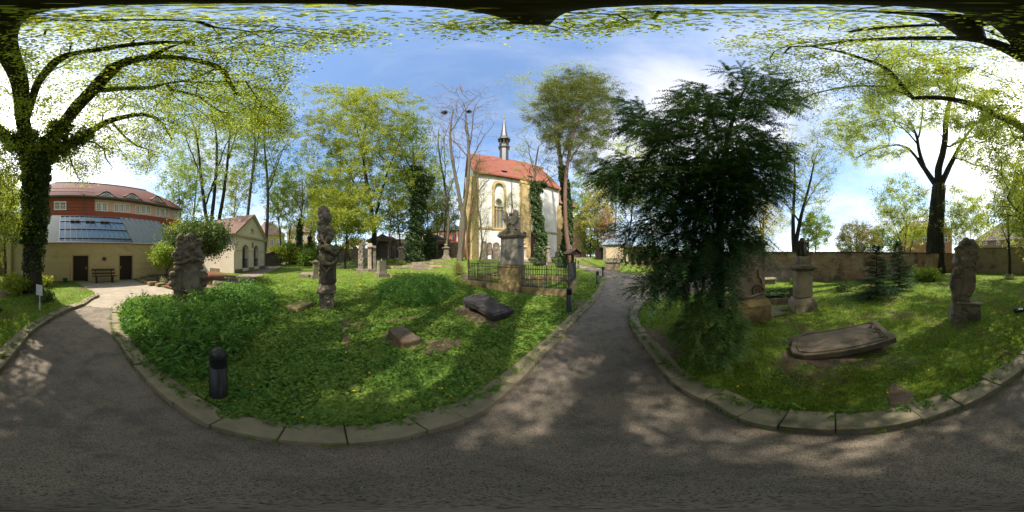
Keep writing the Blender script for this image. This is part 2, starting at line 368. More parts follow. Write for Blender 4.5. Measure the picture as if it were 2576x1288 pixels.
def inpoly(P, x, y):
    ins = np.zeros(x.shape, bool); n = len(P); j = n-1
    for i in range(n):
        xi, yi = P[i]; xj, yj = P[j]
        c = ((yi > y) != (yj > y)) & (x < (xj-xi)*(y-yi)/((yj-yi) if abs(yj-yi) > 1e-9 else 1e-9)+xi)
        ins ^= c; j = i
    return ins
def near_cam(x, y): return (x*x+y*y) < 0.3
def hard(x, y): return inpoly(PATH, x, y) | inpoly(PATIO, x, y) | inpoly(CH_PATH, x, y) | inpoly(CHURCH_PATH, x, y) | near_cam(x, y)
def sn(x, y, s=1.0, k=0.0):
    x = x*s; y = y*s
    return (np.sin(1.7*x+2.3*y+k)+np.sin(2.9*x-1.3*y+1.7*k+np.sin(1.1*y+k)*1.5)+np.sin(-1.1*x+3.1*y+2.1+k+np.sin(0.7*x)*1.8)+np.sin(4.3*x+3.7*y+3*k)*0.5)/3.5

def make_ground():
    rr = [0.12]
    while rr[-1] < 30: rr.append(rr[-1]+max(0.05, 0.017*rr[-1]))
    while rr[-1] < 900: rr.append(rr[-1]*1.12)
    rr = np.array(rr); NA = 960
    th = np.linspace(0, 2*np.pi, NA, endpoint=False)
    Rg, Tg = np.meshgrid(rr, th, indexing='ij')
    X = Rg*np.sin(Tg); Y = Rg*np.cos(Tg)
    T = ter_np(X, Y); Hd = hard(X, Y)
    Z = np.where(Hd, T-0.14, T+0.055+0.02*sn(X, Y, 1.3)+0.012*sn(X, Y, 4.1, 2.0))
    Z = np.where(inpoly(MULCH, X, Y), T+0.05, Z)
    # low mounds where the old graves are
    Z = Z+np.where(~Hd & (Rg > 6), 0.05*np.clip(sn(X, Y, 0.9, 5.0), 0, 1), 0)
    nr = len(rr)
    idx = np.arange(nr*NA).reshape(nr, NA)
    a = idx[:-1, :]; b = idx[1:, :]; a2 = np.roll(a, -1, 1); b2 = np.roll(b, -1, 1)
    F = np.stack([a, a2, b2, b], -1).reshape(-1, 4)
    V = np.stack([X, Y, Z], -1).reshape(-1, 3)
    V = np.vstack([V, [[0, 0, -0.14]]])
    # ---- ground material: grass sod, soil patches
    m = bpy.data.materials.new('turf_and_soil'); m.use_nodes = True; nt = m.node_tree; N = nt.nodes; L = nt.links
    bs = N['Principled BSDF']; bs.inputs['Roughness'].default_value = 0.95; bs.inputs['Specular IOR Level'].default_value = 0.1
    tc = N.new('ShaderNodeTexCoord')
    def noise(sc, det=8, rg=0.62):
        q = N.new('ShaderNodeTexNoise'); q.inputs['Scale'].default_value = sc; q.inputs['Detail'].default_value = det; q.inputs['Roughness'].default_value = rg
        L.new(tc.outputs['Object'], q.inputs['Vector']); return q.outputs[0]
    def mixc(f, A, B, lo, hi):
        r = N.new('ShaderNodeMapRange'); r.inputs[1].default_value = lo; r.inputs[2].default_value = hi; L.new(f, r.inputs[0])
        x = N.new('ShaderNodeMix'); x.data_type = 'RGBA'; L.new(r.outputs[0], x.inputs['Factor'])
        for nm, q in (('A', A), ('B', B)):
            if isinstance(q, tuple): x.inputs[nm].default_value = (*q, 1)
            else: L.new(q, x.inputs[nm])
        return x.outputs['Result']
    c = mixc(noise(1.1), (0.12, 0.19, 0.022), (0.18, 0.25, 0.04), 0.35, 0.65)
    c = mixc(noise(16), c, (0.055, 0.09, 0.014), 0.42, 0.66)
    c = mixc(noise(0.75, 9, 0.7), c, (0.13, 0.09, 0.055), 0.53, 0.64)
    c = mixc(noise(60), c, (0.03, 0.045, 0.012), 0.5, 0.75)
    L.new(c, bs.inputs['Base Color'])
    bp = N.new('ShaderNodeBump'); bp.inputs['Strength'].default_value = 0.8; bp.inputs['Distance'].default_value = 0.03; L.new(noise(45), bp.inputs['Height']); L.new(bp.outputs[0], bs.inputs['Normal'])
    tag(np_mesh('ground', V, F, m, smooth=True), kind='structure')
    # ---- surfaces, sharing the same grid so they follow the slope
    def surf(name, polyf, dz, mt, rmax):
        ins = polyf(X, Y); k = np.searchsorted(rr, rmax); i1 = ins[:k].copy()
        q = i1[:-1] | i1[1:] | np.roll(i1, -1, 1)[:-1] | np.roll(i1, -1, 1)[1:]
        Fs = np.stack([a[:k-1], a2[:k-1], b2[:k-1], b[:k-1]], -1)[q]
        used = np.unique(Fs); rem = np.full(nr*NA, -1); rem[used] = np.arange(len(used))
        Vs = np.stack([X, Y, T+dz], -1).reshape(-1, 3)[used]; Fn = rem[Fs]
        if name == 'path':
            c0 = len(Vs); Vs = np.vstack([Vs, [[0, 0, dz]]])
            ring = rem[idx[0]]; tri = np.stack([ring, np.roll(ring, -1), np.full(NA, c0), np.full(NA, c0)], -1)
            me_f = [tuple(f) for f in Fn]+[(int(t[0]), int(t[1]), c0) for t in tri]
            me = bpy.data.meshes.new(name); me.from_pydata([tuple(p) for p in Vs], [], me_f); me.materials.append(mt)
            o = bpy.data.objects.new(name, me); COL.objects.link(o); return tag(o, kind='structure')
        return tag(np_mesh(name, Vs, Fn, mt, smooth=True), kind='structure')
    am = bpy.data.materials.new('dusty_asphalt'); am.use_nodes = True; nt = am.node_tree; N = nt.nodes; L = nt.links
    bs = N['Principled BSDF']; bs.inputs['Roughness'].default_value = 0.9; bs.inputs['Specular IOR Level'].default_value = 0.25; tc = N.new('ShaderNodeTexCoord')
    c = mixc(noise(0.9, 6), (0.235, 0.195, 0.155), (0.32, 0.26, 0.19), 0.38, 0.62)
    c = mixc(noise(3.2, 9, 0.72), c, (0.16, 0.138, 0.115), 0.46, 0.62)
    c = mixc(noise(1.7, 9, 0.7), c, (0.27, 0.215, 0.155), 0.54, 0.70)
    vo = N.new('ShaderNodeTexVoronoi'); vo.inputs['Scale'].default_value = 270; L.new(tc.outputs['Object'], vo.inputs['Vector'])
    hs = N.new('ShaderNodeSeparateColor'); L.new(vo.outputs['Color'], hs.inputs[0])
    c = mixc(hs.outputs[0], c, (0.26, 0.22, 0.19), 0.93, 0.96)
    c = mixc(hs.outputs[1], c, (0.05, 0.045, 0.042), 0.84, 0.88)
    c = mixc(hs.outputs[2], c, (0.12, 0.075, 0.05), 0.90, 0.93)
    L.new(c, bs.inputs['Base Color'])
    bp = N.new('ShaderNodeBump'); bp.inputs['Strength'].default_value = 0.9; bp.inputs['Distance'].default_value = 0.008; L.new(vo.outputs['Distance'], bp.inputs['Height']); L.new(bp.outputs[0], bs.inputs['Normal'])
    surf('path', lambda x, y: inpoly(PATH, x, y) | near_cam(x, y), 0.0, am, 60)
    pm = brickmat('paving_slabs', (0.36, 0.30, 0.23), (0.31, 0.26, 0.20), (0.16, 0.14, 0.11), 0.6, 0.4, 0.008, vary=0.75, bump=0.2)
    # paving slabs lie flat: swap the course axis to y
    nt2 = pm.node_tree
    for nd in nt2.nodes:
        if nd.bl_idname == 'ShaderNodeCombineXYZ':
            sp = [q for q in nt2.nodes if q.bl_idname == 'ShaderNodeSeparateXYZ'][0]
            nt2.links.new(sp.outputs[0], nd.inputs[0]); nt2.links.new(sp.outputs[1], nd.inputs[1])
    surf('patio', lambda x, y: inpoly(PATIO, x, y), 0.006, pm, 20)
    gm = mat('beige_gravel', (0.26, 0.2, 0.16), (0.19, 0.15, 0.12), 3, bump=0.5, bscale=60)
    surf('chapel_path', lambda x, y: inpoly(CH_PATH, x, y), 0.03, gm, 60)
    surf('church_path', lambda x, y: inpoly(CHURCH_PATH, x, y), 0.03, gm, 60)
    mm = mat('red_bark_mulch', (0.21, 0.075, 0.035), (0.09, 0.035, 0.02), 22, bump=1.0, bscale=30, c3=(0.05, 0.03, 0.02), s3=9)
    surf('mulch_bed', lambda x, y: inpoly(MULCH, x, y), 0.09, mm, 22)
make_ground()

M_KERB = mat('kerb_stone', (0.31, 0.25, 0.17), (0.20, 0.16, 0.115), 5, bump=0.5, bscale=30, c3=(0.06, 0.052, 0.035), s3=1.6, m3=(0.56, 0.72), moss=0.25)
def kerb(name, pts, side, wid=0.25, h=0.10, lmin=0.35, lmax=0.85, seed=1):
    rnd = random.Random(seed); mb = MB()
    P = [Vector((p.x, p.y, 0)) for p in pts]
    # resample
    d = [0]
    for i in range(len(P)-1): d.append(d[-1]+(P[i+1]-P[i]).length)
    def at(s):
        s = min(max(s, 0), d[-1])
        for i in range(len(P)-1):
            if s <= d[i+1]: return P[i].lerp(P[i+1], (s-d[i])/max(1e-6, d[i+1]-d[i]))
        return P[-1]
    def nrm(s):
        t = (at(s+0.12)-at(s-0.12)).normalized(); return Vector((-t.y, t.x, 0))*side
    s = 0.0
    while s < d[-1]-0.1:
        l = min(rnd.uniform(lmin, lmax), d[-1]-s); g = rnd.uniform(0.001, 0.006)
        k = 3; w0 = wid*rnd.uniform(0.9, 1.12); hh = h*rnd.uniform(0.85, 1.12); push = rnd.uniform(-0.014, 0.014)
        vs = []; 
        for i in range(k+1):
            q = s+g+(l-2*g)*i/k; p = at(q); n = nrm(q); z = ter(p.x, p.y)
            ins = p+n*push; out = p+n*(w0+push)
            tl = rnd.uniform(-0.004, 0.004)
            vs += [(ins.x, ins.y, z-0.1), (ins.x, ins.y, z+hh+tl), (out.x, out.y, z+hh-0.006+tl), (out.x, out.y, z-0.1)]
        fs = []
        for i in range(k):
            b = i*4
            fs += [(b, b+4, b+5, b+1), (b+1, b+5, b+6, b+2), (b+2, b+6, b+7, b+3)]
        fs += [(0, 1, 2, 3), (k*4+3, k*4+2, k*4+1, k*4)]
        mb.add(vs, fs); s += l
    o = mb.build(name, M_KERB, bevel=0.009); tag(o, kind='structure'); return o
kerb('kerb', A_, 1, seed=3, lmin=0.28, lmax=0.55)
kerb('kerb', list(B_), -1, seed=5, lmin=0.28, lmax=0.6)
kerb('kerb', list(L_), -1, seed=8)
kerb('kerb', C_, 1, wid=0.14, h=0.08, lmin=0.8, lmax=1.2, seed=9)
# ------------------------------------------------------------------ buildings and walls
def gothic(x0, x1, z0, zs, za, n=7):
    """pointed arch opening, springing zs, apex za"""
    xm = (x0+x1)/2; pts = [(x0, z0), (x1, z0), (x1, zs)]
    for i in range(1, n):
        t = i/n; a = t*math.pi/2
        pts.append((xm+(x1-xm)*math.cos(a)**0.75, zs+(za-zs)*math.sin(a)**1.15))
    pts.append((xm, za))
    for i in range(n-1, 0, -1):
        t = i/n; a = t*math.pi/2
        pts.append((xm-(x1-xm)*math.cos(a)**0.75, zs+(za-zs)*math.sin(a)**1.15))
    pts.append((x0, zs)); return pts
def arch(x0, x1, z0, zs, n=10, k=1.0):
    xm = (x0+x1)/2; r = (x1-x0)/2; pts = [(x0, z0), (x1, z0)]
    for i in range(n+1):
        a = math.pi*i/n; pts.append((xm+r*math.cos(a), zs+k*r*math.sin(a)))
    return pts
def rect(x0, x1, z0, z1): return [(x0, z0), (x1, z0), (x1, z1), (x0, z1)]
def scale_loop(l, f, dz=0):
    cx = sum(p[0] for p in l)/len(l); cz = sum(p[1] for p in l)/len(l)
    return [(cx+(x-cx)*f, cz+(z-cz)*f+dz) for x, z in l]
def ring(mb, l, f, y0, y1):
    """frame around an opening"""
    mb.panel(scale_loop(l, f), [l], y0, y1)
class Front:
    """a facade: origin at its left corner, local x along it to the right seen from the camera, y away from the camera"""
    def __init__(s, A, B):
        s.A = Vector((A[0], A[1], 0)); s.B = Vector((B[0], B[1], 0)); d = (s.B-s.A); s.len = d.length; s.d = d.normalized()
        s.rz = math.atan2(s.d.y, s.d.x)
    def s(s, u):
        a = az(u); # ray (sin,cos)*r = A + t d
        det = math.sin(a)*(-s.d.y)+math.cos(a)*s.d.x
        r = (s.A.x*(-s.d.y)+s.A.y*s.d.x)/det
        t = (Vector((r*math.sin(a), r*math.cos(a), 0))-s.A).dot(s.d); return t, r
    def x(s, u): return s.s(u)[0]
    def z(s, u, v): return EYE+s.s(u)[1]*math.tan(pt(v))
def bars(mb, l, y0, y1, nx, nz, th=0.03):
    xs = [p[0] for p in l]; zs = [p[1] for p in l]; x0, x1, z0, z1 = min(xs), max(xs), min(zs), max(zs)
    for i in range(1, nx):
        x = x0+(x1-x0)*i/nx; mb.box((x, (y0+y1)/2, (z0+z1)/2), (th, y1-y0, z1-z0))
    for i in range(1, nz):
        z = z0+(z1-z0)*i/nz; mb.box(((x0+x1)/2, (y0+y1)/2, z), (x1-x0, (y1-y0)*0.8, th))

M_YREND = mat('yellow_lime_render', (0.56, 0.44, 0.24), (0.46, 0.36, 0.20), 1.3, bump=0.35, bscale=14, c3=(0.26, 0.21, 0.13), s3=0.7, m3=(0.58, 0.78), vec=(1, 1, 2.2))
M_CREAM = mat('cream_render', (0.68, 0.60, 0.46), (0.62, 0.54, 0.41), 1.0, bump=0.12, bscale=60)
M_CHW = mat('church_white_render', (0.62, 0.60, 0.56), (0.52, 0.50, 0.46), 0.6, bump=0.2, bscale=10, c3=(0.34, 0.31, 0.26), s3=0.35, m3=(0.52, 0.72))
M_CHY = mat('church_ochre_stone', (0.40, 0.29, 0.13), (0.31, 0.225, 0.10), 1.0, bump=0.3, bscale=8, c3=(0.20, 0.15, 0.08), s3=0.5)
M_TILE = brickmat('red_roof_tiles', (0.25, 0.095, 0.07), (0.20, 0.078, 0.058), (0.16, 0.05, 0.035), 0.22, 0.30, 0.02, vary=0.8, zmul=1.1, bump=0.5)
M_CTILE = brickmat('church_roof_tiles', (0.26, 0.082, 0.055), (0.22, 0.072, 0.05), (0.16, 0.06, 0.04), 0.22, 0.25, 0.016, vary=0.7, bump=0.4, stain=(0.17, 0.085, 0.06))
M_PTILE = brickmat('old_pink_brown_tiles', (0.27, 0.16, 0.125), (0.20, 0.12, 0.10), (0.09, 0.06, 0.05), 0.2, 0.16, 0.02, vary=0.6, zmul=1.3, bump=0.6)
M_SLATE = mat('slate_grey_sheet', (0.085, 0.11, 0.12), (0.065, 0.088, 0.10), 1.2, rough=0.75, bump=0.1, spec=0.25, c3=(0.13, 0.15, 0.155), s3=2.3, m3=(0.6, 0.75))
M_GLASS = glassmat('window_glass', (0.025, 0.032, 0.04))
M_SKYGL = glassmat('skylight_glass', (0.03, 0.09, 0.12), 0.06, 0.6)
M_DWOOD = mat('dark_brown_wood', (0.030, 0.018, 0.013), (0.02, 0.012, 0.009), 5, bump=0.3, vec=(12, 12, 0.8), rough=0.6)
M_BWOOD = mat('brown_bench_wood', (0.10, 0.045, 0.03), (0.06, 0.028, 0.02), 6, bump=0.3, vec=(0.7, 12, 12), rough=0.6)
M_LEAD = mat('dark_lead_sheet', (0.05, 0.05, 0.055), (0.03, 0.03, 0.034), 3, rough=0.5, bump=0.15, spec=0.5)
M_BRICKW = brickmat('old_brick_wall', (0.36, 0.14, 0.08), (0.5, 0.27, 0.16), (0.42, 0.33, 0.23), 0.25, 0.075, 0.016, stain=(0.14, 0.10, 0.065), vary=0.6, render_col=(0.46, 0.36, 0.235), rc=(0.50, 0.62), bump=0.8)
M_REDR = mat('red_shingle_facade', (0.29, 0.085, 0.055), (0.24, 0.07, 0.046), 2, bump=0.1)
M_PINK = mat('pale_pink_render', (0.66, 0.44, 0.35), (0.60, 0.40, 0.31), 2, bump=0.1)
M_GREYT = mat('grey_green_trim', (0.12, 0.125, 0.11), (0.09, 0.095, 0.085), 3, bump=0.1)

# ---- long yellow outbuilding wall with two doors
def outbuilding():
    F = Front(pol(az(31), 11.85), pol(az(428), 14.0))
    # seen from the camera the building runs from right (u=31) to left; x grows with u
    b = thing('outbuilding', 'long low yellow rendered outbuilding with two dark doors and a sheet metal lean-to roof', 'building', (F.A.x, F.A.y, 0), F.rz)
    Lf = F.len; H = 2.72
    d1 = rect(F.x(184), F.x(222), -0.05, F.z(203, 643.5)); d2 = rect(F.x(301), F.x(333), -0.05, F.z(315, 643.5))
    mb = MB(); mb.panel([(0, -0.3), (Lf+1.2, -0.3), (Lf+1.2, H), (0, H)], [d1, d2], 0, 0.35)
    mb.box((-0.15, 0.4, 1.2), (0.3, 1.5, 2.95))
    mb.build('wall', M_YREND, b)
    for d in (d1, d2):
        x0, x1 = d[0][0], d[1][0]; z1 = d[2][1]
        q = MB(); q.box(((x0+x1)/2, 0.2, z1/2-0.02), (x1-x0, 0.06, z1+0.06))
        for i in range(1, 6): q.box((x0+(x1-x0)*i/6, 0.168, z1/2), (0.012, 0.012, z1-0.1))
        dr = q.build('door', M_DWOOD, b)
        q = MB(); hx = x1-0.12 if d is d1 else x0+0.12; s = -1 if d is d1 else 1
        q.box((hx, 0.16, 0.95), (0.04, 0.015, 0.2)); q.tube([(hx, 0.15, 1.0), (hx, 0.10, 1.0), (hx+s*0.12, 0.10, 1.0)], 0.011, 6)
        q.build('handle', mat('brass', (0.5, 0.36, 0.16), rough=0.3, metal=1.0, bump=0), dr)
        q = MB(); q.box((x0-0.04, 0.05, z1/2), (0.08, 0.12, z1)); q.box((x1+0.04, 0.05, z1/2), (0.08, 0.12, z1)); q.box(((x0+x1)/2, 0.05, z1+0.04), (x1-x0+0.16, 0.12, 0.08))
        q.build('door_frame', mat('plain_yellow_surround', (0.42, 0.32, 0.17), (0.38, 0.29, 0.15), 3, bump=0.1), b)
    # coping
    q = MB(); 
    n = int(Lf/0.18)
    for i in range(n): q.box((0.09+i*0.18+0.05, -0.02, H+0.02), (0.165, 0.2, 0.045), rx=0.25)
    q.build('eaves_tiles', mat('dark_eaves_tile', (0.10, 0.055, 0.04), (0.06, 0.04, 0.03), 12, bump=0.4), b)
    # lean-to roof, rising away from the camera
    D = 3.2; z0 = H+0.05; z1 = F.z(250, 547)+0.95
    gx0, gx1, gx2 = F.x(148), F.x(337), F.x(312)
    def roofpt(x, t): return (x, 0.12+D*t, z0+(z1-z0)*t)
    q = MB(); 
    def slab(mb, xa, xb, ta=0.0, tb=1.0, lift=0.0, xat=None, xbt=None):
        xat = xa if xat is None else xat; xbt = xb if xbt is None else xbt
        p = [roofpt(xa, ta), roofpt(xb, ta), roofpt(xbt, tb), roofpt(xat, tb)]
        p = [(x, y-lift*0.7, z+lift*0.7) for x, y, z in p]; lo = [(x, y+0.05, z-0.06) for x, y, z in p]
        mb.add(p+lo, [(0, 1, 2, 3), (7, 6, 5, 4), (0, 4, 5, 1), (1, 5, 6, 2), (2, 6, 7, 3), (3, 7, 4, 0)])
    slab(q, -0.2, gx0-0.02, xbt=gx0-0.02); q.build('roof', M_SLATE, b); q = MB(); slab(q, gx1+0.02, Lf+1.0)
    for i in range(16):
        x = gx1+0.35+i*0.52
        if x > Lf+0.9: break
        slab(q, x, x+0.025, lift=0.03)
    for i in range(9): 
        x = gx1+0.3+i*0.55
        if x < Lf+0.9: q.ball(roofpt(x, 0.955)[:2]+(roofpt(x, 0.955)[2]+0.03,), 0.06, 6)
    q.build('roof', M_SLATE, b)
    q = MB(); nx, ts = 13, [0, 0.14, 0.46, 0.78, 0.93]
    ts = [0.0, 0.12, 0.42, 0.72, 0.95]
    w_ = (gx1-gx0)/nx
    gl = MB()
    slab(gl, gx0, gx1, 0.0, 0.96, -0.02)
    sk = q
    for i in range(nx+1): slab(q, gx0+i*w_-0.02, gx0+i*w_+0.02, 0, 0.965, 0.03)
    for t in ts: slab(q, gx0, gx1, t, t+0.012, 0.04)
    sl_ = q.build('skylight_frame', M_LEAD, b); gl.build('glazing', M_SKYGL, sl_)
    for i0 in (2, 5, 8):
        q = MB()
        for k in (0, 1): slab(q, gx0+(i0+k)*w_+0.03, gx0+(i0+k+1)*w_-0.03, 0.70, 0.765, 0.12)
        q.build('vent_flap', mat('brown_vent', (0.09, 0.05, 0.04), bump=0), sl_)
    # gable ends / back to give the roof depth
    q = MB(); q.add([(0, 0.35, H), (0, D+0.1, z1-0.05), (0, D+0.1, -0.2), (0, 0.35, -0.2)], [(0, 1, 2, 3)]); q.add([(Lf+0.9, 0.35, H), (Lf+0.9, D+0.1, z1-0.05), (Lf+0.9, D+0.1, -0.2), (Lf+0.9, 0.35, -0.2)], [(0, 1, 2, 3)])
    q.box((Lf/2, D+0.2, z1/2-0.1), (Lf+2, 0.15, z1))
    q.build('side_wall', M_YREND, b)
    q = MB(); xw = F.x(262); zw = F.z(262, 651); q.lathe([(0.13, 0), (0.14, 0.03), (0.12, 0.07), (0.02, 0.09)], 16); 
    o = q.build('wall_lamp', M_IRON); o.rotation_euler = (R(90), 0, F.rz); o.location = F.A+F.d*xw+Vector((0, 0, zw))
    nrm = Vector((-F.d.y, F.d.x, 0)); o.location -= nrm*0.0
    tag(o, 'round black bulkhead lamp on the yellow wall above the bench', 'lamp')
    g = MB(); g.lathe([(0.09, 0.06), (0.07, 0.10), (0.02, 0.115)], 14); g.build('lamp_glass', mat('frosted_glass', (0.5, 0.5, 0.45), bump=0), o)
    g = MB(); g.box((0, 0.0, 0.10), (0.26, 0.14, 0.06)); g.build('lamp_hood', M_IRON, o); 
    # bench
    xb = F.x(258); p = F.A+F.d*xb-nrm*0.55
    bench(p, F.rz)
    # broom handle leaning between the wall and the first door
    q = MB(); a = F.A+F.d*F.x(176); q.tube([tuple(a-nrm*0.45), tuple(a-nrm*0.06+Vector((0, 0, 1.15)))], 0.014, 6)
    tag(q.build('broom_handle', mat('red_brown_stick', (0.2, 0.07, 0.04), bump=0)), 'thin reddish stick leaning on the yellow wall left of the doors', 'stick')
    # green bucket
    a = F.A+F.d*F.x(164)-nrm*0.5
    t = thing('garden_bucket', 'small green plastic bucket lying by the yellow wall', 'bucket', (a.x, a.y, 0.05), 0.5)
    gm = mat('green_plastic', (0.02, 0.16, 0.06), (0.015, 0.13, 0.05), rough=0.4, bump=0)
    q = MB(); q.lathe([(0.13, 0), (0.17, 0.26), (0.185, 0.27), (0.18, 0.255), (0.16, 0.25), (0.12, 0.02)], 16); q.build('bucket_body', gm, t)
    q = MB(); q.tube([(0.17*math.cos(x), 0.17*math.sin(x)*0.3-0.02, 0.27+0.06*math.sin(x)) for x in np.linspace(0, math.pi, 9)], 0.006, 5); q.build('handle', gm, t)
    return F
def bench(p, rz):
    t = thing('park_bench', 'brown wooden park bench against the yellow wall between the two doors', 'bench', (p.x, p.y, 0.005), rz)
    for i, (z, y) in enumerate(((0.60, 0.24), (0.74, 0.28), (0.84, 0.31))):
        if i == 1: continue
        q = MB(); q.box((0, y, z), (1.65, 0.035, 0.13 if i else 0.11), rx=-0.2); q.build('backrest', M_BWOOD, t, bevel=0.008)
    q = MB()
    for k in range(4): q.box((0, -0.2+k*0.11, 0.44), (1.72, 0.095, 0.035))
    q.build('seat', M_BWOOD, t, bevel=0.006)
    for x in (-0.55, 0.55):
        q = MB(); q.box((x, -0.16, 0.21), (0.07, 0.06, 0.42)); q.box((x, 0.14, 0.21), (0.07, 0.06, 0.42)); q.box((x, 0.0, 0.40), (0.06, 0.46, 0.05)); q.box((x, 0.22, 0.64), (0.06, 0.05, 0.52), rx=-0.2); q.box((x, 0, 0.03), (0.08, 0.45, 0.06))
        q.build('leg', mat('dark_green_iron', (0.03, 0.035, 0.03), rough=0.5, bump=0.1), t)
FO = outbuilding()

# ---- tall red house behind it with eyebrow dormers
def red_house():
    nrm = Vector((-FO.d.y, FO.d.x, 0)); off = 9.5
    A = FO.A+nrm*off-FO.d*1.0; B = FO.B+nrm*off+FO.d*9
    F = Front(A, B); Lf = F.len
    b = thing('red_house', 'long red and pink house with a huge tiled roof and eyebrow dormers behind the outbuilding', 'building', (A.x, A.y, 0), F.rz)
    ze = F.z(250, 499)
    xs = F.x(238)
    wins = []
    def row(us, v0, v1):
        for a_, b_ in us: wins.append(rect(F.x(a_), F.x(b_), F.z((a_+b_)/2, v1), F.z((a_+b_)/2, v0)))
    row([(137.5, 149.5), (152, 165)], 508, 527)
    row([(243.5, 255), (259, 270)], 510, 530)
    row([(288, 298), (303, 312), (317, 326)], 513, 532)
    row([(343, 352), (357, 366), (370, 379)], 517, 537)
    row([(394, 402), (406, 414), (418, 426)], 523, 543)
    row([(440, 447), (450, 457)], 531, 549)
    q = MB(); q.rwall(0, xs, 0, ze, [w_ for w_ in wins if w_[0][0] < xs], 0, 0.4); q.build('red_wall', M_REDR, b)
    q = MB(); q.rwall(xs, Lf, 0, ze-0.1, [w_ for w_ in wins if w_[0][0] >= xs], 0.15, 0.5); q.build('pink_wall', M_PINK, b)
    zb = F.z(300, 533)
    q = MB(); q.box(((xs+Lf)/2, 0.1, zb-0.55), (Lf-xs, 0.3, 0.9)); 
    for i in range(10): q.box((xs/2, -0.02, zb-1.0+i*0.45), (xs, 0.05, 0.03))
    q.build('red_band', M_REDR, b)
    q = MB(); q.box((Lf/2, -0.1, zb-1.35), (Lf, 0.7, 0.45)); q.box((Lf/2, -0.25, ze+0.02), (Lf, 0.6, 0.2)); q.build('cornice', M_GREYT, b)
    q = MB(); q.tube([(F.x(212), -0.15, zb-1.2), (F.x(212), -0.15, ze-0.2)], 0.06, 6); q.build('drainpipe', M_GREYT, b)
    for w_ in wins:
        x0, x1, z0, z1 = w_[0][0], w_[1][0], w_[0][1], w_[2][1]; y = 0.02 if x0 < xs else 0.17
        q = MB(); q.panel(rect(x0-0.1, x1+0.1, z0-0.1, z1+0.1), [rect(x0+0.09, x1-0.09, z0+0.09, z1-0.09)], y-0.06, y+0.1)
        q.box(((x0+x1)/2, y+0.02, (z0+z1)/2), (0.12, 0.08, z1-z0-0.1))
        for k in (0.28, 0.5, 0.72): q.box(((x0+x1)/2, y+0.02, z0+(z1-z0)*k), (x1-x0-0.1, 0.06, 0.07))
        f = q.build('window_frame', M_WHITE, b); g = MB(); g.box(((x0+x1)/2, y+0.12, (z0+z1)/2), (x1-x0, 0.02, z1-z0)); g.build('pane', M_GLASS, f)
    # roof
    D = 7.0; zr = F.z(250, 462); zr = EYE+(F.s(250)[1]+D*0.95)*math.tan(pt(460))
    def rp(x, t): 
        return (x, -0.5+(D+0.5)*t, ze+0.1+(zr-ze-0.1)*(t**0.92))
    n = 6; q = MB(); xe = Lf+0.5
    rows = [[rp(-0.5+3.5*(i/n), i/n), rp(xe-3.0*(i/n), i/n)] for i in range(n+1)]
    for i in range(n):
        q.add([rows[i][0], rows[i][1], rows[i+1][1], rows[i+1][0]], [(0, 1, 2, 3)])
    q.add([rows[n][0], rows[n][1], (xe, 2*D, ze), (-0.5, 2*D, ze)], [(0, 1, 2, 3)])
    q.add([rows[0][0], rows[n][0], (-0.5, 2*D, ze)], [(0, 1, 2)]); q.add([rows[0][1], rows[n][1], (xe, 2*D, ze)], [(0, 1, 2)])
    rf = q.build('roof', M_TILE, b, fix=False)
    q = MB(); q.tube([rp(F.x(128)-0.4, 0.99), rp(F.x(212), 0.02)], 0.09, 5); q.tube([rows[n][0], rows[n][1]], 0.14, 6); q.build('ridge_tiles', M_TILE, rf)
    # eyebrow dormers
    for uc, vt_, vb_, hw in ((267, 481, 491, 24), (331, 486, 496, 23), (394, 493, 504, 20), (450, 501, 512, 17)):
        # find point on the roof plane
        best = None
        for t in np.linspace(0.05, 0.7, 60):
            y = rp(0, t)[1]; FF = Front(F.A+nrm*y, F.B+nrm*y); x, r = FF.s(uc); z = EYE+r*math.tan(pt(vb_)); e = abs(z-rp(0, t)[2])
            if best is None or e < best[0]: best = (e, t, x, r)
        _, t, x, r = best; w_ = hw*K*r*1.02; h = (vb_-vt_)*K*r*1.15
        x0, y0, z0 = rp(x, t)
        prof = [(math.sin(math.pi*k/16-math.pi/2)*w_/1.0, 0.0) for k in range(17)]
        N_ = 20; top = []; 
        for k in range(N_+1):
            s_ = -1+2*k/N_; hh = h*(math.cos(s_*math.pi)*0.5+0.5); top.append((s_*w_, hh))
        m = MB(); vs = []; 
        slope = (zr-ze)/(D+0.5)
        for sx_, hh in top: vs.append((x0+sx_*1.1, y0-0.35, z0-0.35*slope+hh*1.12+0.06))
        for sx_, hh in top: vs.append((x0+sx_*1.1, y0+(hh/slope)*1.0+0.1, z0+hh*1.0+0.1*slope+0.04))
        fs = [(k, k+1, k+N_+2, k+N_+1) for k in range(N_)]
        m.add(vs, fs); dm = m.build('dormer', M_TILE, b, smooth=True, fix=False)
        m = MB(); loop = [(x0+sx_*0.98, z0-0.35*slope+hh*0.95-0.02) for sx_, hh in top]; inner = [(x0+sx_*0.42, z0-0.35*slope+hh*0.62+0.12) for sx_, hh in top[4:-4]]
        m.prism(loop[:1]+loop[1:], y0-0.28, y0-0.2) if False else None
        base = z0-0.35*slope-0.05
        out = [(x0-w_, base)]+[(x0+w_, base)]+list(reversed([(a_, max(c_, base+0.01)) for a_, c_ in loop[1:-1]]))
        m.prism(out, y0-0.30, y0-0.22); m.build('dormer_front', M_WHITE, dm)
        g = MB(); g.prism([(x0-w_*0.42, base+h*0.2), (x0+w_*0.42, base+h*0.2), (x0+w_*0.3, base+h*0.62), (x0, base+h*0.8), (x0-w_*0.3, base+h*0.62)], y0-0.33, y0-0.29); g.build('dormer_window', M_GLASS, dm)
        g = MB(); 
        for k in (-0.25, 0, 0.25): g.box((x0+k*w_, y0-0.335, base+h*0.45), (0.06, 0.02, h*0.5))
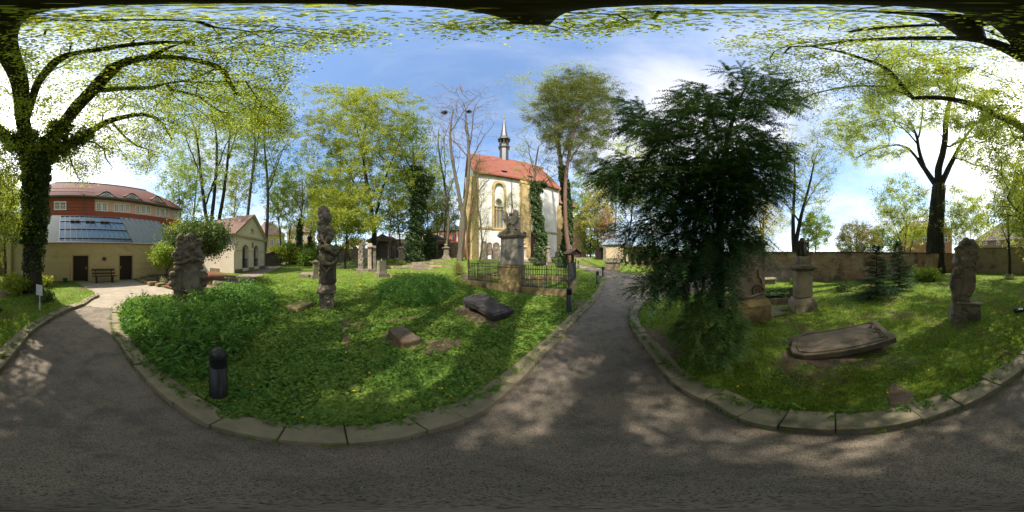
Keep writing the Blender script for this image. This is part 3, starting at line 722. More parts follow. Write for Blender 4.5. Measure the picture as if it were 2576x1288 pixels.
        g.box((x0, y0-0.335, base+h*0.4), (w_*0.8, 0.02, 0.06)); g.build('glazing_bars', M_WHITE, dm)
    q = MB(); q.box((Lf/2, D, ze/2), (Lf-1, 2*D-2, ze-0.5)); q.build('rear_wing', M_PINK, b)
red_house()

# ---- low terrace, steps and stone edging beside the second door
def terrace_steps():
    F = FO; nrm = Vector((-F.d.y, F.d.x, 0)); x0 = F.x(336)
    t = thing('stone_steps', 'three low weathered stone steps right of the second dark door', 'steps', (F.A.x, F.A.y, 0), F.rz)
    for i in range(3):
        q = MB(); q.box(((x0+F.len+1)/2+i*0.25, -0.75+i*0.12, 0.06+i*0.11), (F.len+1-x0-i*0.5, 1.3-i*0.35, 0.12)); q.build('step', M_STONE, t, bevel=0.02)
    for i, (u, v, w_, h) in enumerate(((361, 712, 0.5, 0.2), (372, 715, 0.45, 0.17), (383, 718, 0.55, 0.2), (404, 720, 0.62, 0.16))):
        p = gp(u, v); q = MB(); q.b0((0, 0, 0), (w_, 0.28, h)); o = q.build('edging_block', M_YSTONE, bevel=0.02, disp=0.02); o.location = p+Vector((0, 0, 0.02)); o.rotation_euler = (0, 0, face_to(u, 0.3+0.1*i))
        tag(o, ['rough ochre stone block nearest the steps at the mulch bed', 'small squarish ochre stone block second from the steps', 'ochre stone block third from the steps with a chipped edge', 'long low stone block lying loose at the mulch bed corner'][i], 'stone block', 'stone blocks edging the mulch bed')
terrace_steps()

# ---- burial chapel with two arches
def chapel():
    F = Front(pol(az(591), 16.3), pol(az(667), 23.0)); Lf = F.len
    b = thing('burial_chapel', 'small cream burial chapel with gabled front and two arched openings', 'chapel', (F.A.x, F.A.y, 0), F.rz)
    ze = 3.95; zr = 6.55; D = 7.2
    arches = [arch(F.x(609.5), F.x(626), 0.45, 2.35), arch(F.x(638), F.x(651.5), 0.5, 2.4)]
    q = MB(); q.panel(rect(0, Lf, -0.3, ze), arches, 0, 0.55); q.box((0.2, D/2, ze/2-0.15), (0.4, D-0.003, ze+0.3)); q.box((Lf-0.2, D/2, ze/2-0.15), (0.4, D, ze+0.3)); q.box((Lf/2, D, ze/2), (Lf, 0.3, ze))
    q.panel([(-0.02, ze), (Lf+0.02, ze), (Lf/2, zr)], [arch(Lf/2-0.33, Lf/2+0.33, ze+0.75, ze+0.85, 8)], 0.03, 0.4)
    q.build('wall', M_CREAM, b)
    q = MB(); q.box((Lf/2, 0.12, ze+0.02), (Lf+0.5, 0.7, 0.16)); q.box((-0.06, D/2, ze+0.0), (0.3, D, 0.14)); q.box((Lf+0.05, D/2, ze), (0.3, D, 0.14)); q.box((Lf/2, 0.1, ze-0.13), (Lf+0.24, 0.5, 0.1))
    sl_ = math.atan2(zr-ze, Lf/2)
    for s in (-1, 1):
        q.box((Lf/2+s*(Lf/4+0.06), -0.03, (ze+zr)/2+0.12), (Lf/2/math.cos(sl_)+0.35, 0.5, 0.16), ry=s*sl_)
    # impost band
    xa = [0-0.02, F.x(609.5)]; 
    for x0, x1 in ((-0.03, F.x(609.5)), (F.x(626), F.x(638)), (F.x(651.5), Lf+0.03)): q.box(((x0+x1)/2, -0.02, 2.35), (x1-x0, 0.1, 0.11))
    q.box((-0.02, 1.6, 2.35), (0.1, 3.2, 0.11))
    q.box((Lf/2, -0.01, ze+0.66), (0.95, 0.14, 0.07))
    q.build('cornice', mat('cream_moulding', (0.52, 0.445, 0.32), (0.47, 0.4, 0.29), 2, bump=0.1), b)
    q = MB(); q.box((Lf/2, 0.0, 0.1), (Lf+0.1, 0.16, 0.7)); 
    q = MB()
    for x0, x1 in ((-0.04, F.x(609.5)), (F.x(626), F.x(638)), (F.x(651.5), Lf+0.04)): q.box(((x0+x1)/2, 0.24, 0.1), (x1-x0, 0.6, 0.72))
    q.box((-0.04, 1.8, 0.1), (0.14, 3.0, 0.72)); q.box((Lf/2, 0.3, -0.08), (Lf, 1.2, 0.5)); q.build('plinth', M_RSTONE, b)
    q = MB(); q.box((Lf/2, 0.0, 3.1), (0.42, 0.06, 0.62)); q.build('plaque', M_RSTONE, b, bevel=0.01)
    q = MB(); q.box((Lf/2, 0.25, ze+1.0), (0.6, 0.03, 0.6)); g = q.build('gable_window', M_GLASS, b)
    q = MB(); q.tube([(Lf/2, 0.2, ze+0.7), (Lf/2, 0.2, ze+1.2)], 0.02, 4); q.box((Lf/2, 0.2, ze+0.9), (0.6, 0.03, 0.03)); q.build('gable_window_bars', M_WHITE, g)
    # roof
    q = MB(); e = 0.35
    pr = [(-e, -0.35), (-e, D+0.2)]
    for s in (0, 1):
        x0 = -e if s == 0 else Lf+e; zc = ze-0.02
        vs = [(x0, -0.3, zc), (x0, D+0.2, zc), (Lf/2, D+0.2, zr+0.2), (Lf/2, -0.3, zr+0.2)]
        vs += [(x, y, z+0.14) for x, y, z in vs]
        q.add(vs, [(0, 1, 2, 3), (7, 6, 5, 4), (0, 4, 5, 1), (1, 5, 6, 2), (2, 6, 7, 3), (3, 7, 4, 0)])
    q.build('roof', M_PTILE, b)
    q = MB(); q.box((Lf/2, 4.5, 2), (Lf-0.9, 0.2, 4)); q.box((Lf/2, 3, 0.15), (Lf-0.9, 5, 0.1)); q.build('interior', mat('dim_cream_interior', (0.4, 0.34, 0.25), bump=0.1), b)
    for ar in arches:
        x0, x1 = ar[0][0], ar[1][0]; q = MB()
        n = 13
        for i in range(n): q.box((x0+(x1-x0)*(i+0.5)/n, 0.2, 0.98), (0.022, 0.022, 0.98))
        for z in (0.55, 1.4, 1.48): q.box(((x0+x1)/2, 0.2, z), (x1-x0, 0.035, 0.035))
        q.build('iron_railing', M_IRON, b)
        q = MB(); ring(q, arch(x0+0.12, x1-0.12, 0.5, ar[2][1]-0.05), 1.1, 0.5, 0.6); q.build('inner_arch', mat('grey_frame', (0.2, 0.21, 0.2), bump=0.1), b)
    q = MB(); q.lathe([(0.28, 0), (0.32, 0.5), (0.22, 0.9), (0.25, 1.4), (0.12, 1.7), (0.14, 1.95), (0.05, 2.1)], 12, ((arches[0][0][0]+arches[0][1][0])/2+0.5, 3.2, 0.2)); q.build('altar_figure', M_RSTONE, b, smooth=True)
    # buttress strip along the visible side
    q = MB(); q.box((-0.12, 0.9, 1.0), (0.12, 1.8, 2.6)); q.build('corner_pilaster', M_CREAM, b)
chapel()

# ---- church
def church():
    A = pol(az(1196), 26.0); B = pol(az(1405), 33.4)
    F = Front(A, B); Lf = F.len; W = 12.5; g0 = 0.9
    b = thing('church', 'tall white gothic church with steep red roof, ochre buttresses and slender ridge turret', 'church', (A.x, A.y, 0), F.rz)
    ze = EYE+26.0*math.tan(pt(436)); zr = EYE+31.0*math.tan(pt(382))
    w1 = gothic(F.x(1243.5), F.x(1268), F.z(1256, 573), F.z(1256, 480), F.z(1256, 461))
    w2 = gothic(F.x(1330), F.x(1351), F.z(1340, 556), F.z(1340, 487), F.z(1340, 471))
    dr = gothic(F.x(1328), F.x(1352), g0, F.z(1340, 610), F.z(1340, 586))
    q = MB(); q.panel(rect(0, Lf, 0, ze), [w1, w2, dr], 0, 0.7)
    q.box((0.36, W/2+0.34, ze/2), (0.7, W-0.71, ze)); q.box((Lf-0.36, W/2+0.34, ze/2), (0.7, W-0.71, ze)); q.box((Lf/2, W, ze/2), (Lf, 0.6, ze))
    q.build('wall', M_CHW, b)
    # gable
    q = MB(); q.add([(0.02, 0, ze), (0.02, W, ze), (0.02, W/2, zr)], [(0, 1, 2)]); q.build('gable', M_CHW, b, fix=False); q = MB(); q.add([(Lf-0.02, 0, ze), (Lf-0.02, W, ze), (Lf-0.02, W/2, zr)], [(0, 1, 2)]); q.build('gable', M_CHW, b, fix=False)
    q = MB(); e = 0.55
    for s in (0, 1):
        y0 = -e if s == 0 else W+e; zc = ze-0.25
        vs = [(-0.5, y0, zc), (Lf+0.5, y0, zc), (Lf+0.5-1.2, W/2, zr), (-0.5, W/2, zr)]
        vs += [(x, y, z+0.3) for x, y, z in vs]
        q.add(vs, [(0, 1, 2, 3), (7, 6, 5, 4), (0, 4, 5, 1), (1, 5, 6, 2), (2, 6, 7, 3), (3, 7, 4, 0)])
    rf = q.build('roof', M_CTILE, b)
    for u, v in ((1268, 433), (1332, 446)):
        best = min(((abs((ze+(zr-ze)*t)-(EYE+(lambda y: Front(F.A+Vector((-F.d.y, F.d.x, 0))*y, F.B+Vector((-F.d.y, F.d.x, 0))*y).s(u)[1])(-e+(W/2+e)*t)*math.tan(pt(v)))), t) for t in np.linspace(0, 0.6, 40)))
        t = best[1]; y = -e+(W/2+e)*t; nn = Vector((-F.d.y, F.d.x, 0)); x = Front(F.A+nn*y, F.B+nn*y).s(u)[0]
        q = MB(); q.box((x, y-0.05, ze-0.25+(zr-ze+0.25)*t+0.42), (0.9, 0.7, 0.25), rx=0.7); q.build('roof_hatch', M_LEAD, rf)
    # stone dressings
    q = MB()
    for w_ in (w1, w2): q.panel([(x+(0.42 if x > (w_[0][0]+w_[1][0])/2 else -0.42), z+(0.0 if z < w_[2][1] else 0.4)) if z > w_[0][1]+0.1 else (x+(0.42 if x > (w_[0][0]+w_[1][0])/2 else -0.42), z-0.5) for x, z in w_], [w_], -0.08, 0.1)
    q.build('window_surround', M_CHY, b)
    for w_ in (w1, w2):
        x0, x1, z0, za = w_[0][0], w_[1][0], w_[0][1], max(p[1] for p in w_)
        q = MB(); bars(q, rect(x0, x1, z0, w_[2][1]), 0.42, 0.56, 3, 5 if w_ is w2 else 2, 0.12)
        f = q.build('window_tracery', M_CHY, b)
        g = MB(); g.prism(w_, 0.6, 0.64); g.build('pane', glassmat('lead_glass', (0.10, 0.11, 0.11), 0.25, 0.6), f)
    # upper part of the left window is walled up with a round light
    zt = F.z(1256, 545); q = MB(); x0, x1 = w1[0][0], w1[1][0]
    up = [(x, max(z, F.z(1256, 518))) for x, z in w1]; q.prism(up, 0.35, 0.45); q.build('walled_up_panel', M_CHW, b)
    q = MB(); q.lathe([(0.62, 0), (0.62, 0.12)], 20); o = q.build('round_window', M_CHY, b); o.rotation_euler = (R(90), 0, 0); o.location = ((x0+x1)/2, 0.34, F.z(1256, 506))
    q = MB(); q.lathe([(0.48, 0), (0.48, 0.02)], 20, (0, 0, 0.12)); q.build('pane', M_GLASS, o)
    # bands
    q = MB(); zb = F.z(1240, 574.5); q.box((Lf/2, -0.06, zb), (Lf, 0.16, 0.28)); q.build('string_course', M_CHY, b); q = MB(); q.box((Lf/2, -0.1, ze-0.15), (Lf+0.1, 0.25, 0.35)); q.build('eaves_cornice', M_CHY, b)
    # buttresses
    def butt(x, w_, dep, zt, name='buttress', m=M_CHY):
        q = MB(); q.box((x, -dep/2, zt*0.28), (w_, dep, zt*0.56)); q.box((x, -dep*0.36, zt*0.76), (w_*0.92, dep*0.72, zt*0.42)); q.prism([(x-w_*0.46, zt*0.97), (x+w_*0.46, zt*0.97), (x+w_*0.46, zt*0.99), (x-w_*0.46, zt*0.99)], -dep*0.72, 0)
        q.add([(x-w_*0.5, -dep*0.8, zt*0.97), (x+w_*0.5, -dep*0.8, zt*0.97), (x+w_*0.5, 0, zt*1.06), (x-w_*0.5, 0, zt*1.06), (x-w_*0.5, 0, zt*0.97), (x+w_*0.5, 0, zt*0.97)], [(0, 1, 2, 3), (0, 3, 4), (1, 5, 2), (0, 4, 5, 1)])
        return q.build(name, m, b, bevel=0.03)
    butt((F.x(1306)+F.x(1325))/2, F.x(1325)-F.x(1306), 1.5, F.z(1315, 462))
    # corner buttress, set diagonally
    q = MB(); q.box((-0.5, -0.2, ze*0.46), (1.3, 2.4, ze*0.92), rz=R(-42)); q.box((-0.2, 0.1, ze*0.95), (1.2, 1.4, 0.5), rz=R(-42), taper=0.4); q.build('corner_buttress', M_CHY, b, bevel=0.04)
    q = MB(); q.box((-0.4, W*0.55, ze*0.4), (0.9, 1.3, ze*0.8)); q.build('side_buttress', M_CHY, b, bevel=0.04); q = MB(); q.box((Lf+0.5, -0.1, ze*0.38), (1.3, 1.6, ze*0.76), rz=R(40)); q.build('side_buttress', M_CHY, b, bevel=0.04)
    # door
    x0, x1 = dr[0][0], dr[1][0]; q = MB(); q.prism(dr, 0.42, 0.5)
    for i in range(1, 8): q.box((x0+(x1-x0)*i/8, 0.405, g0+1.3), (0.04, 0.03, 2.6))
    q.box(((x0+x1)/2, 0.38, g0+2.6), (x1-x0, 0.06, 0.12)); q.build('door', mat('red_brown_door', (0.12, 0.05, 0.04), (0.08, 0.035, 0.03), 5, bump=0.2, vec=(8, 8, 1)), b)
    q = MB(); q.panel([(x0-0.35, g0), (x1+0.35, g0)]+[(x+(0.35 if x > (x0+x1)/2 else -0.35), z+0.3) for x, z in dr[2:]], [[(x0+0.001, g0+0.001), (x1-0.001, g0+0.001)]+dr[2:]], -0.12, 0.15); q.build('door_surround', M_RSTONE, b)
    # plinth
    q = MB(); q.box((Lf*0.35, -0.08, g0+0.2), (Lf*0.69, 0.2, 1.0)); q.box((Lf*0.96, -0.08, g0+0.2), (Lf*0.1, 0.2, 1.0)); q.build('plinth', M_YSTONE, b)
    # rain pipe
    q = MB(); q.tube([(F.x(1286), -0.2, 1), (F.x(1286), -0.2, ze)], 0.08, 6); q.build('drainpipe', M_LEAD, b)
    # ridge turret
    a = az(1268); nn = Vector((-F.d.y, F.d.x, 0)); R2 = Front(F.A+nn*W/2, F.B+nn*W/2); x, r = R2.s(1268)
    c = (x, W/2, 0); z = lambda v: EYE+r*math.tan(pt(v))
    q = MB(); q.lathe([(1.0, zr-1.5), (1.0, z(377)), (1.25, z(374)), (1.3, z(371)), (1.0, z(369.5)), (1.0, z(367)), (1.05, z(366.5))], 8, c)
    tur = q.build('turret', M_LEAD, b)
    q = MB()
    for k in range(8):
        th = 2*math.pi*(k+0.5)/8; q.box((c[0]+0.9*math.cos(th), c[1]+0.9*math.sin(th), (z(367)+z(355))/2), (0.22, 0.22, z(355)-z(367)), rz=th)
    q.lathe([(0.55, z(367)), (0.55, z(355))], 8, c); q.build('belfry', mat('dark_timber', (0.045, 0.04, 0.038), bump=0.2), tur)
    q = MB(); q.lathe([(1.05, z(356)), (1.38, z(354)), (1.42, z(351.5)), (1.1, z(349)), (0.85, z(345)), (0.7, z(338)), (0.45, z(322)), (0.14, z(301)), (0.06, z(298.5))], 8, c); q.build('spire', M_LEAD, tur)
    q = MB(); q.ball((c[0], c[1], z(296.5)), 0.3, 10); q.tube([(c[0], c[1], z(299)), (c[0], c[1], z(289.5))], 0.05, 5); q.box((c[0], c[1], z(292.5)), (0.7, 0.08, 0.12)); q.build('gilded_finial', mat('gilding', (0.75, 0.5, 0.15), rough=0.3, metal=1.0, bump=0), tur)
    # choir beyond, with brown roof, and the stone end buttress
    nn = Vector((-F.d.y, F.d.x, 0))
    q = MB(); q.box((Lf+4, W/2+0.5, ze*0.42), (8, W-3, ze*0.84)); q.build('choir_wall', M_CHW, b)
    q = MB(); cx0, cx1 = Lf+0.1, Lf+8.3; yc = W/2+0.5; hz = ze*0.84; hr = zr-3.2
    q.add([(cx0, yc-5.5, hz), (cx1, yc-5.5, hz), (cx1-3, yc, hr), (cx0, yc, hr), (cx1, yc+5.5, hz), (cx0, yc+5.5, hz)], [(0, 1, 2, 3), (3, 2, 4, 5), (1, 4, 2), (0, 3, 5)]); q.build('choir_roof', M_PTILE, b, fix=False)
    q = MB(); 
    for i, (dx, zt) in enumerate(((6.6, 0.62), )):
        q.box((Lf+dx, 0.3, ze*zt/2), (1.6, 3.2, ze*zt)); q.box((Lf+dx, 0.7, ze*zt+0.6), (1.4, 2.2, 1.6), taper=0.6)
    q.build('stone_buttress', brickmat('ashlar', (0.42, 0.31, 0.2), (0.30, 0.23, 0.15), (0.2, 0.16, 0.11), 0.6, 0.3, 0.02, vary=0.5), b)
    return F, b
FC, CH = church()

# ---- epitaph slabs standing against the church wall
def epitaphs():
    lab = ['leftmost dark arched epitaph slab leaning on the white church wall', 'middle and smallest of three arched epitaphs on the church wall', 'rightmost and widest of the three epitaphs on the church wall']
    for i, (u, vt_, w_) in enumerate(((1215.5, 607, 0.95), (1229, 610, 0.8), (1246, 610, 1.15))):
        x, r = FC.s(u); z0 = ter(*(FC.A+FC.d*x).xy); h = EYE+r*math.tan(pt(vt_))-z0
        p = FC.A+FC.d*x-Vector((-FC.d.y, FC.d.x, 0))*0.55
        t = thing('epitaph', lab[i], 'grave slab', (p.x, p.y, z0), FC.rz, 'epitaph slabs against the church wall')
        q = MB(); q.prism(arch(-w_/2, w_/2, 0, h-w_/2, 8), -0.12, 0.12); q.build('slab', M_DSTONE, t, bevel=0.03)
        q = MB(); ring(q, arch(-w_/2+0.12, w_/2-0.12, 0.25, h-w_/2-0.05, 8), 1.12, -0.2, -0.1); q.ball((0, -0.13, h*0.62), w_*0.22, 8, (1, 0.4, 1.3)); q.build('relief', M_STONE, t)
epitaphs()

# ---- cemetery walls
def wall_seg(name, label, A, B, h, m, zb=-0.2, th=0.3, cop=None, cat='wall', group=None, z0=0.0, z1=None):
    F = Front(A, B); o = thing(name, label, cat, (F.A.x, F.A.y, 0), F.rz, group)
    z1 = z0 if z1 is None else z1
    q = MB(); n = max(1, int(F.len/4))
    vs = []; 
    for i in range(n+1):
        x = F.len*i/n; zz = z0+(z1-z0)*i/n
        vs += [(x, 0, zz+zb), (x, 0, zz+h), (x, th, zz+h), (x, th, zz+zb)]
    fs = []
    for i in range(n):
        k = i*4; fs += [(k, k+4, k+5, k+1), (k+1, k+5, k+6, k+2), (k+2, k+6, k+7, k+3)]
    fs += [(0, 1, 2, 3), (n*4+3, n*4+2, n*4+1, n*4)]
    q.add(vs, fs); q.build('wall_face', m, o)
    q = MB(); L_ = F.len; k = max(1, int(L_/0.5))
    for i in range(k):
        x = L_*(i+0.5)/k; zz = z0+(z1-z0)*x/L_
        q.box((x, th/2, zz+h+0.035), (L_/k-0.01, th+0.12, 0.075), taper=0.9)
    q.build('coping', cop or mat('dark_coping', (0.05, 0.045, 0.035), (0.03, 0.028, 0.022), 6, bump=0.5, moss=0.6), o)
    return F
nW = pol(R(105), 11.25); dW = Vector((math.cos(R(105)), -math.sin(R(105)), 0))
def onW(a): return nW+dW*(11.25*math.tan(R(a-105)))
wall_seg('brick_wall', 'old weathered red brick cemetery wall behind the robed statue and the spruces', onW(52), onW(157), 2.03, M_BRICKW)
cW = onW(157)
wall_seg('rendered_wall', 'mouldy yellow rendered wall running from the brick wall corner behind the big tree', cW+Vector((0.1, -0.1, 0)), Vector((-3.5, -15.8, 0)), 2.6, mat('mouldy_render', (0.30, 0.23, 0.13), (0.22, 0.17, 0.10), 1.4, bump=0.5, bscale=9, c3=(0.10, 0.08, 0.05), s3=0.8))
wall_seg('distant_brick_wall', 'low red brick wall far behind the statue column on the left lawn', pol(az(722), 42), pol(az(912), 37), 2.3, M_BRICKW, z0=0.3, z1=1.25)
wall_seg('distant_rendered_wall', 'pale rendered wall far behind the graves left of the church', pol(az(912), 37), pol(az(1165), 33.5), 2.2, M_CREAM, z0=1.25, z1=1.4)
# dark hedge at the end of the chapel path and a shed front
def hedge_and_shed():
    F = Front(pol(az(700), 33), pol(az(724), 42))
    p = pol(az(683), 29); t = thing('wooden_shed', 'small weathered wooden shed front beside the chapel', 'shed', (p.x, p.y, 0), face_to(683, 0.35))
    q = MB(); q.prism([(-1.9, 0), (1.9, 0), (1.9, 1.9), (0, 2.45), (-1.9, 1.9)], 0, 1.5); q.build('wall', mat('grey_brown_boards', (0.16, 0.12, 0.08), (0.09, 0.07, 0.05), 3, vec=(9, 9, 0.5), bump=0.4), t)
    q = MB(); 
    for s in (-1, 1): q.box((s*1.0, 0.6, 2.22), (2.2, 2.1, 0.08), ry=s*0.28)
    q.build('roof', M_PTILE, t)
    q = MB(); 
    for x in (-1.2, 0, 1.2): q.box((x, -0.03, 0.95), (0.9, 0.05, 1.8))
    q.build('door_board', mat('grey_board', (0.12, 0.095, 0.07), (0.08, 0.06, 0.045), 3, vec=(9, 9, 0.5), bump=0.4), t)
hedge_and_shed()
# ------------------------------------------------------------------ tree engine
class Skel:
    """a branching skeleton grown towards target points"""
    def __init__(s, cap=16000):
        s.P = np.zeros((cap, 3)); s.par = np.full(cap, -1, int); s.pl = np.zeros(cap); s.D = np.zeros((cap, 3)); s.rad = np.zeros(cap); s.fix = np.zeros(cap, bool); s.n = 0; s.tips = []; s.twig = []
    def node(s, p, par, rad=0.0, fix=False):
        i = s.n; s.P[i] = p; s.par[i] = par
        if par >= 0:
            d = s.P[i]-s.P[par]; l = np.linalg.norm(d)+1e-9; s.pl[i] = s.pl[par]+l; s.D[i] = d/l
        else: s.D[i] = (0, 0, 1)
        s.rad[i] = rad; s.fix[i] = fix; s.n += 1; return i
    def limb(s, pts, rads, step=0.35, start=None, wob=0.0):
        P = np.array([tuple(p) for p in pts], float)
        if start is None and s.n: start = int(np.argmin(((s.P[:s.n]-P[0])**2).sum(1)))
        if isinstance(rads, tuple): rads = [rads[0]+(rads[1]-rads[0])*i/(len(P)-1) for i in range(len(P))]
        last = -1 if start is None else start
        # catmull-rom resample
        m = len(P)
        for i in range(m-1):
            p0, p1, p2, p3 = P[max(i-1, 0)], P[i], P[i+1], P[min(i+2, m-1)]
            k = max(1, int(np.linalg.norm(p2-p1)/step))
            for j in range(k):
                t = j/k; q = 0.5*((2*p1)+(p2-p0)*t+(2*p0-5*p1+4*p2-p3)*t*t+(3*p1-p0-3*p2+p3)*t**3)
                if wob: q = q+RNG.normal(0, wob, 3)
                if i == 0 and j == 0 and last >= 0: continue
                last = s.node(q, last, rads[i]+(rads[i+1]-rads[i])*t, True)
        last = s.node(P[-1], last, rads[-1], True)
        return last
    def grow(s, T, bf=0.35, step=0.35, sag=0.0, order=None, wob=0.035, up=0.0):
        c = s.P[0]; T = np.asarray(T, float)
        if order is None:
            d = np.array([np.min(((s.P[:s.n]-t)**2).sum(1)) for t in T]); order = np.argsort(d)
        for k in order:
            t = T[k]; n = s.n
            if n > len(s.P)-30: break
            v = t-s.P[:n]; d = np.sqrt((v*v).sum(1))+1e-6
            al = (v*s.D[:n]).sum(1)/d
            cost = d*(1+0.35*(1-al))+bf*s.pl[:n]
            i = int(np.argmin(cost)); L = d[i]; m = max(1, int(L/step)); p0 = s.P[i]
            ctrl = p0+s.D[i]*L*0.4+np.array((0, 0, up*L)); last = i
            for j in range(1, m+1):
                q = j/m; x = (1-q)**2*p0+2*q*(1-q)*ctrl+q*q*t
                x = x+RNG.normal(0, wob*min(1, L), 3)*(1 if j < m else 0); x[2] -= sag*L*q*q*0.5
                last = s.node(x, last)
                if j >= m-1 or m < 3: s.twig.append(last)
            s.tips.append(last)
    def radii(s, r0=0.006, e=0.5, cap=0.8):
        cnt = np.zeros(s.n); ch = np.zeros(s.n, int)
        for i in range(s.n-1, 0, -1):
            if ch[i] == 0: cnt[i] += 1
            cnt[s.par[i]] += cnt[i]; ch[s.par[i]] += 1
        for i in range(1, s.n):
            if not s.fix[i]: s.rad[i] = min(r0*max(1, cnt[i])**e, cap*s.rad[s.par[i]] if s.fix[s.par[i]] else s.rad[s.par[i]])
        s.cnt = cnt
    def mesh(s, name, m, parent, rmin=0.0):
        kids = [[] for _ in range(s.n)]
        for i in range(1, s.n):
            if s.par[i] >= 0: kids[s.par[i]].append(i)
        V = []; F = []; base = 0; stack = [(-1, 0)]
        while stack:
            pr, i = stack.pop(); ch = [i]
            while kids[ch[-1]]:
                ks = kids[ch[-1]]; j = max(ks, key=lambda q: (s.fix[q], s.rad[q], s.cnt[q]))
                for q in ks:
                    if q != j: stack.append((ch[-1], q))
                ch.append(j)
            pts = ([s.P[pr]] if pr >= 0 else [])+[s.P[q] for q in ch]; rd = ([s.rad[ch[0]]*1.0] if pr >= 0 else [])+[s.rad[q] for q in ch]
            rd[-1] *= 0.4
            if len(pts) < 2 or max(rd) < rmin: continue
            P = np.array(pts); Rr = np.array(rd); m_ = len(P); mr = Rr.max(); k = 14 if mr > 0.25 else 10 if mr > 0.1 else 6 if mr > 0.04 else 4 if mr > 0.015 else 3
            T = np.gradient(P, axis=0); T /= (np.linalg.norm(T, axis=1)[:, None]+1e-9)
            A = np.cross(T, np.array([0.0, 0.0, 1.0])); 
            bad = np.linalg.norm(A, axis=1) < 0.25
            A[bad] = np.cross(T[bad], np.array([1.0, 0.15, 0.0])) if bad.any() else A[bad]
            if bad.any() and not bad.all():  # keep one frame per chain
                A = np.cross(T, np.array([0.83, 0.31, 0.12]))
            A /= (np.linalg.norm(A, axis=1)[:, None]+1e-9); B = np.cross(T, A)
            th = np.arange(k)*2*np.pi/k; rr = Rr[:, None]*np.ones(k)
            if mr > 0.12: rr = rr*(1+0.05*np.sin(3*th[None, :]+P[:, 2:3]*1.3)+0.035*np.sin(7*th[None, :]+P[:, 2:3]*2.9))
            X = P[:, None, :]+(A[:, None, :]*np.cos(th)[None, :, None]+B[:, None, :]*np.sin(th)[None, :, None])*rr[:, :, None]
            V.append(X.reshape(-1, 3)); ii = (np.arange(m_-1)*k)[:, None]; kk = np.arange(k)[None, :]; k2 = (kk+1) % k
            F.append(np.stack([ii+kk, ii+k+kk, ii+k+k2, ii+k2], -1).reshape(-1, 4)+base); base += m_*k
        return np_mesh(name, np.vstack(V), np.vstack(F), m, parent, smooth=True)

def leaves(name, C, size, m, parent, aspect=0.75, hang=0.3, jit=0.35, fold=False, dirs=None, dj=0.5):
    """one small quad per leaf"""
    N = len(C); C = np.asarray(C, float)
    sz = size*(1+jit*(RNG.random(N)*2-1))
    nrm = RNG.normal(0, 1, (N, 3)); nrm[:, 2] = nrm[:, 2]*0.8+hang*2; nrm /= np.linalg.norm(nrm, axis=1)[:, None]
    a = RNG.normal(0, 1, (N, 3)) if dirs is None else dirs+RNG.normal(0, dj, (N, 3))
    a -= (a*nrm).sum(1)[:, None]*nrm; a /= np.linalg.norm(a, axis=1)[:, None]+1e-9
    b = np.cross(nrm, a); s2 = sz[:, None]*0.5
    V = np.stack([C-a*s2, C+b*s2*aspect-a*s2*0.15, C+a*s2, C-b*s2*aspect-a*s2*0.15], 1).reshape(-1, 3)
    F = np.arange(N*4).reshape(-1, 4)
    return np_mesh(name, V, F, m, parent)

def around(P, n, sig, flat=0.7, cl=5, cs=0.09):
    P = np.asarray(P, float); m = n//cl+1; k = RNG.integers(0, len(P), m)
    g = RNG.normal(0, 1, (m, 3))*sig*RNG.random((m, 1))**0.5; g[:, 2] *= flat
    C = np.repeat(P[k]+g, cl, 0)[:n]
    return C+RNG.normal(0, cs, C.shape)

def ellipsoid(c, r, n, shell=0.45, seed=0, gaps=0.0):
    """points in an uneven ellipsoid"""
    out = []
    while len(out) < n:
        m = n*3; d = RNG.normal(0, 1, (m, 3)); d /= np.linalg.norm(d, axis=1)[:, None]
        q = RNG.random(m)**(1/3.0); q = np.maximum(q, RNG.random(m)*shell+0.0)
        a = np.arctan2(d[:, 1], d[:, 0]); lump = 1+0.14*np.sin(3*a+seed)+0.10*np.sin(5*a+2.0*d[:, 2]*3+seed*2)+0.09*np.sin(7*d[:, 2]+seed*3)
        p = d*q[:, None]*lump[:, None]*np.array(r)
        if gaps: 
            g = np.sin(p[:, 0]*2.1/1.3+seed)+np.sin(p[:, 1]*1.9+seed*1.7)+np.sin(p[:, 2]*2.3+seed*0.6); p = p[g > -1.2+gaps]
        out += list(p+np.array(c))
    return np.array(out[:n])

def ivy_on(sk, name, n, zlo, zhi, parent, rbase=0.16, size=0.09, m=None, minrad=0.05):
    i = [k for k in range(sk.n) if sk.fix[k] and sk.rad[k] > minrad and zlo < sk.P[k][2] < zhi]
    if not i: return
    i = np.array(i); k = RNG.choice(i, n, p=(sk.rad[i]+0.05)/np.sum(sk.rad[i]+0.05)); C = sk.P[k]+sk.D[k]*(RNG.random((n, 1))-0.5)*0.5
    th = RNG.random(n)*2*np.pi; D = sk.D[k]; A = np.cross(D, np.array([0.3, 0.9, 0.1])); A /= np.linalg.norm(A, axis=1)[:, None]; B = np.cross(D, A)
    lump = 1+0.5*np.sin(C[:, 2]*2.1+th*2)*np.sin(C[:, 2]*5.3+th*3)
    r = (sk.rad[k]+rbase*RNG.random(n)**0.7*np.clip(lump, 0.3, 1.7))[:, None]
    o = A*np.cos(th)[:, None]+B*np.sin(th)[:, None]
    return leaves(name, C+o*r, size, m or L_IVY, parent, aspect=0.9, hang=0.05)

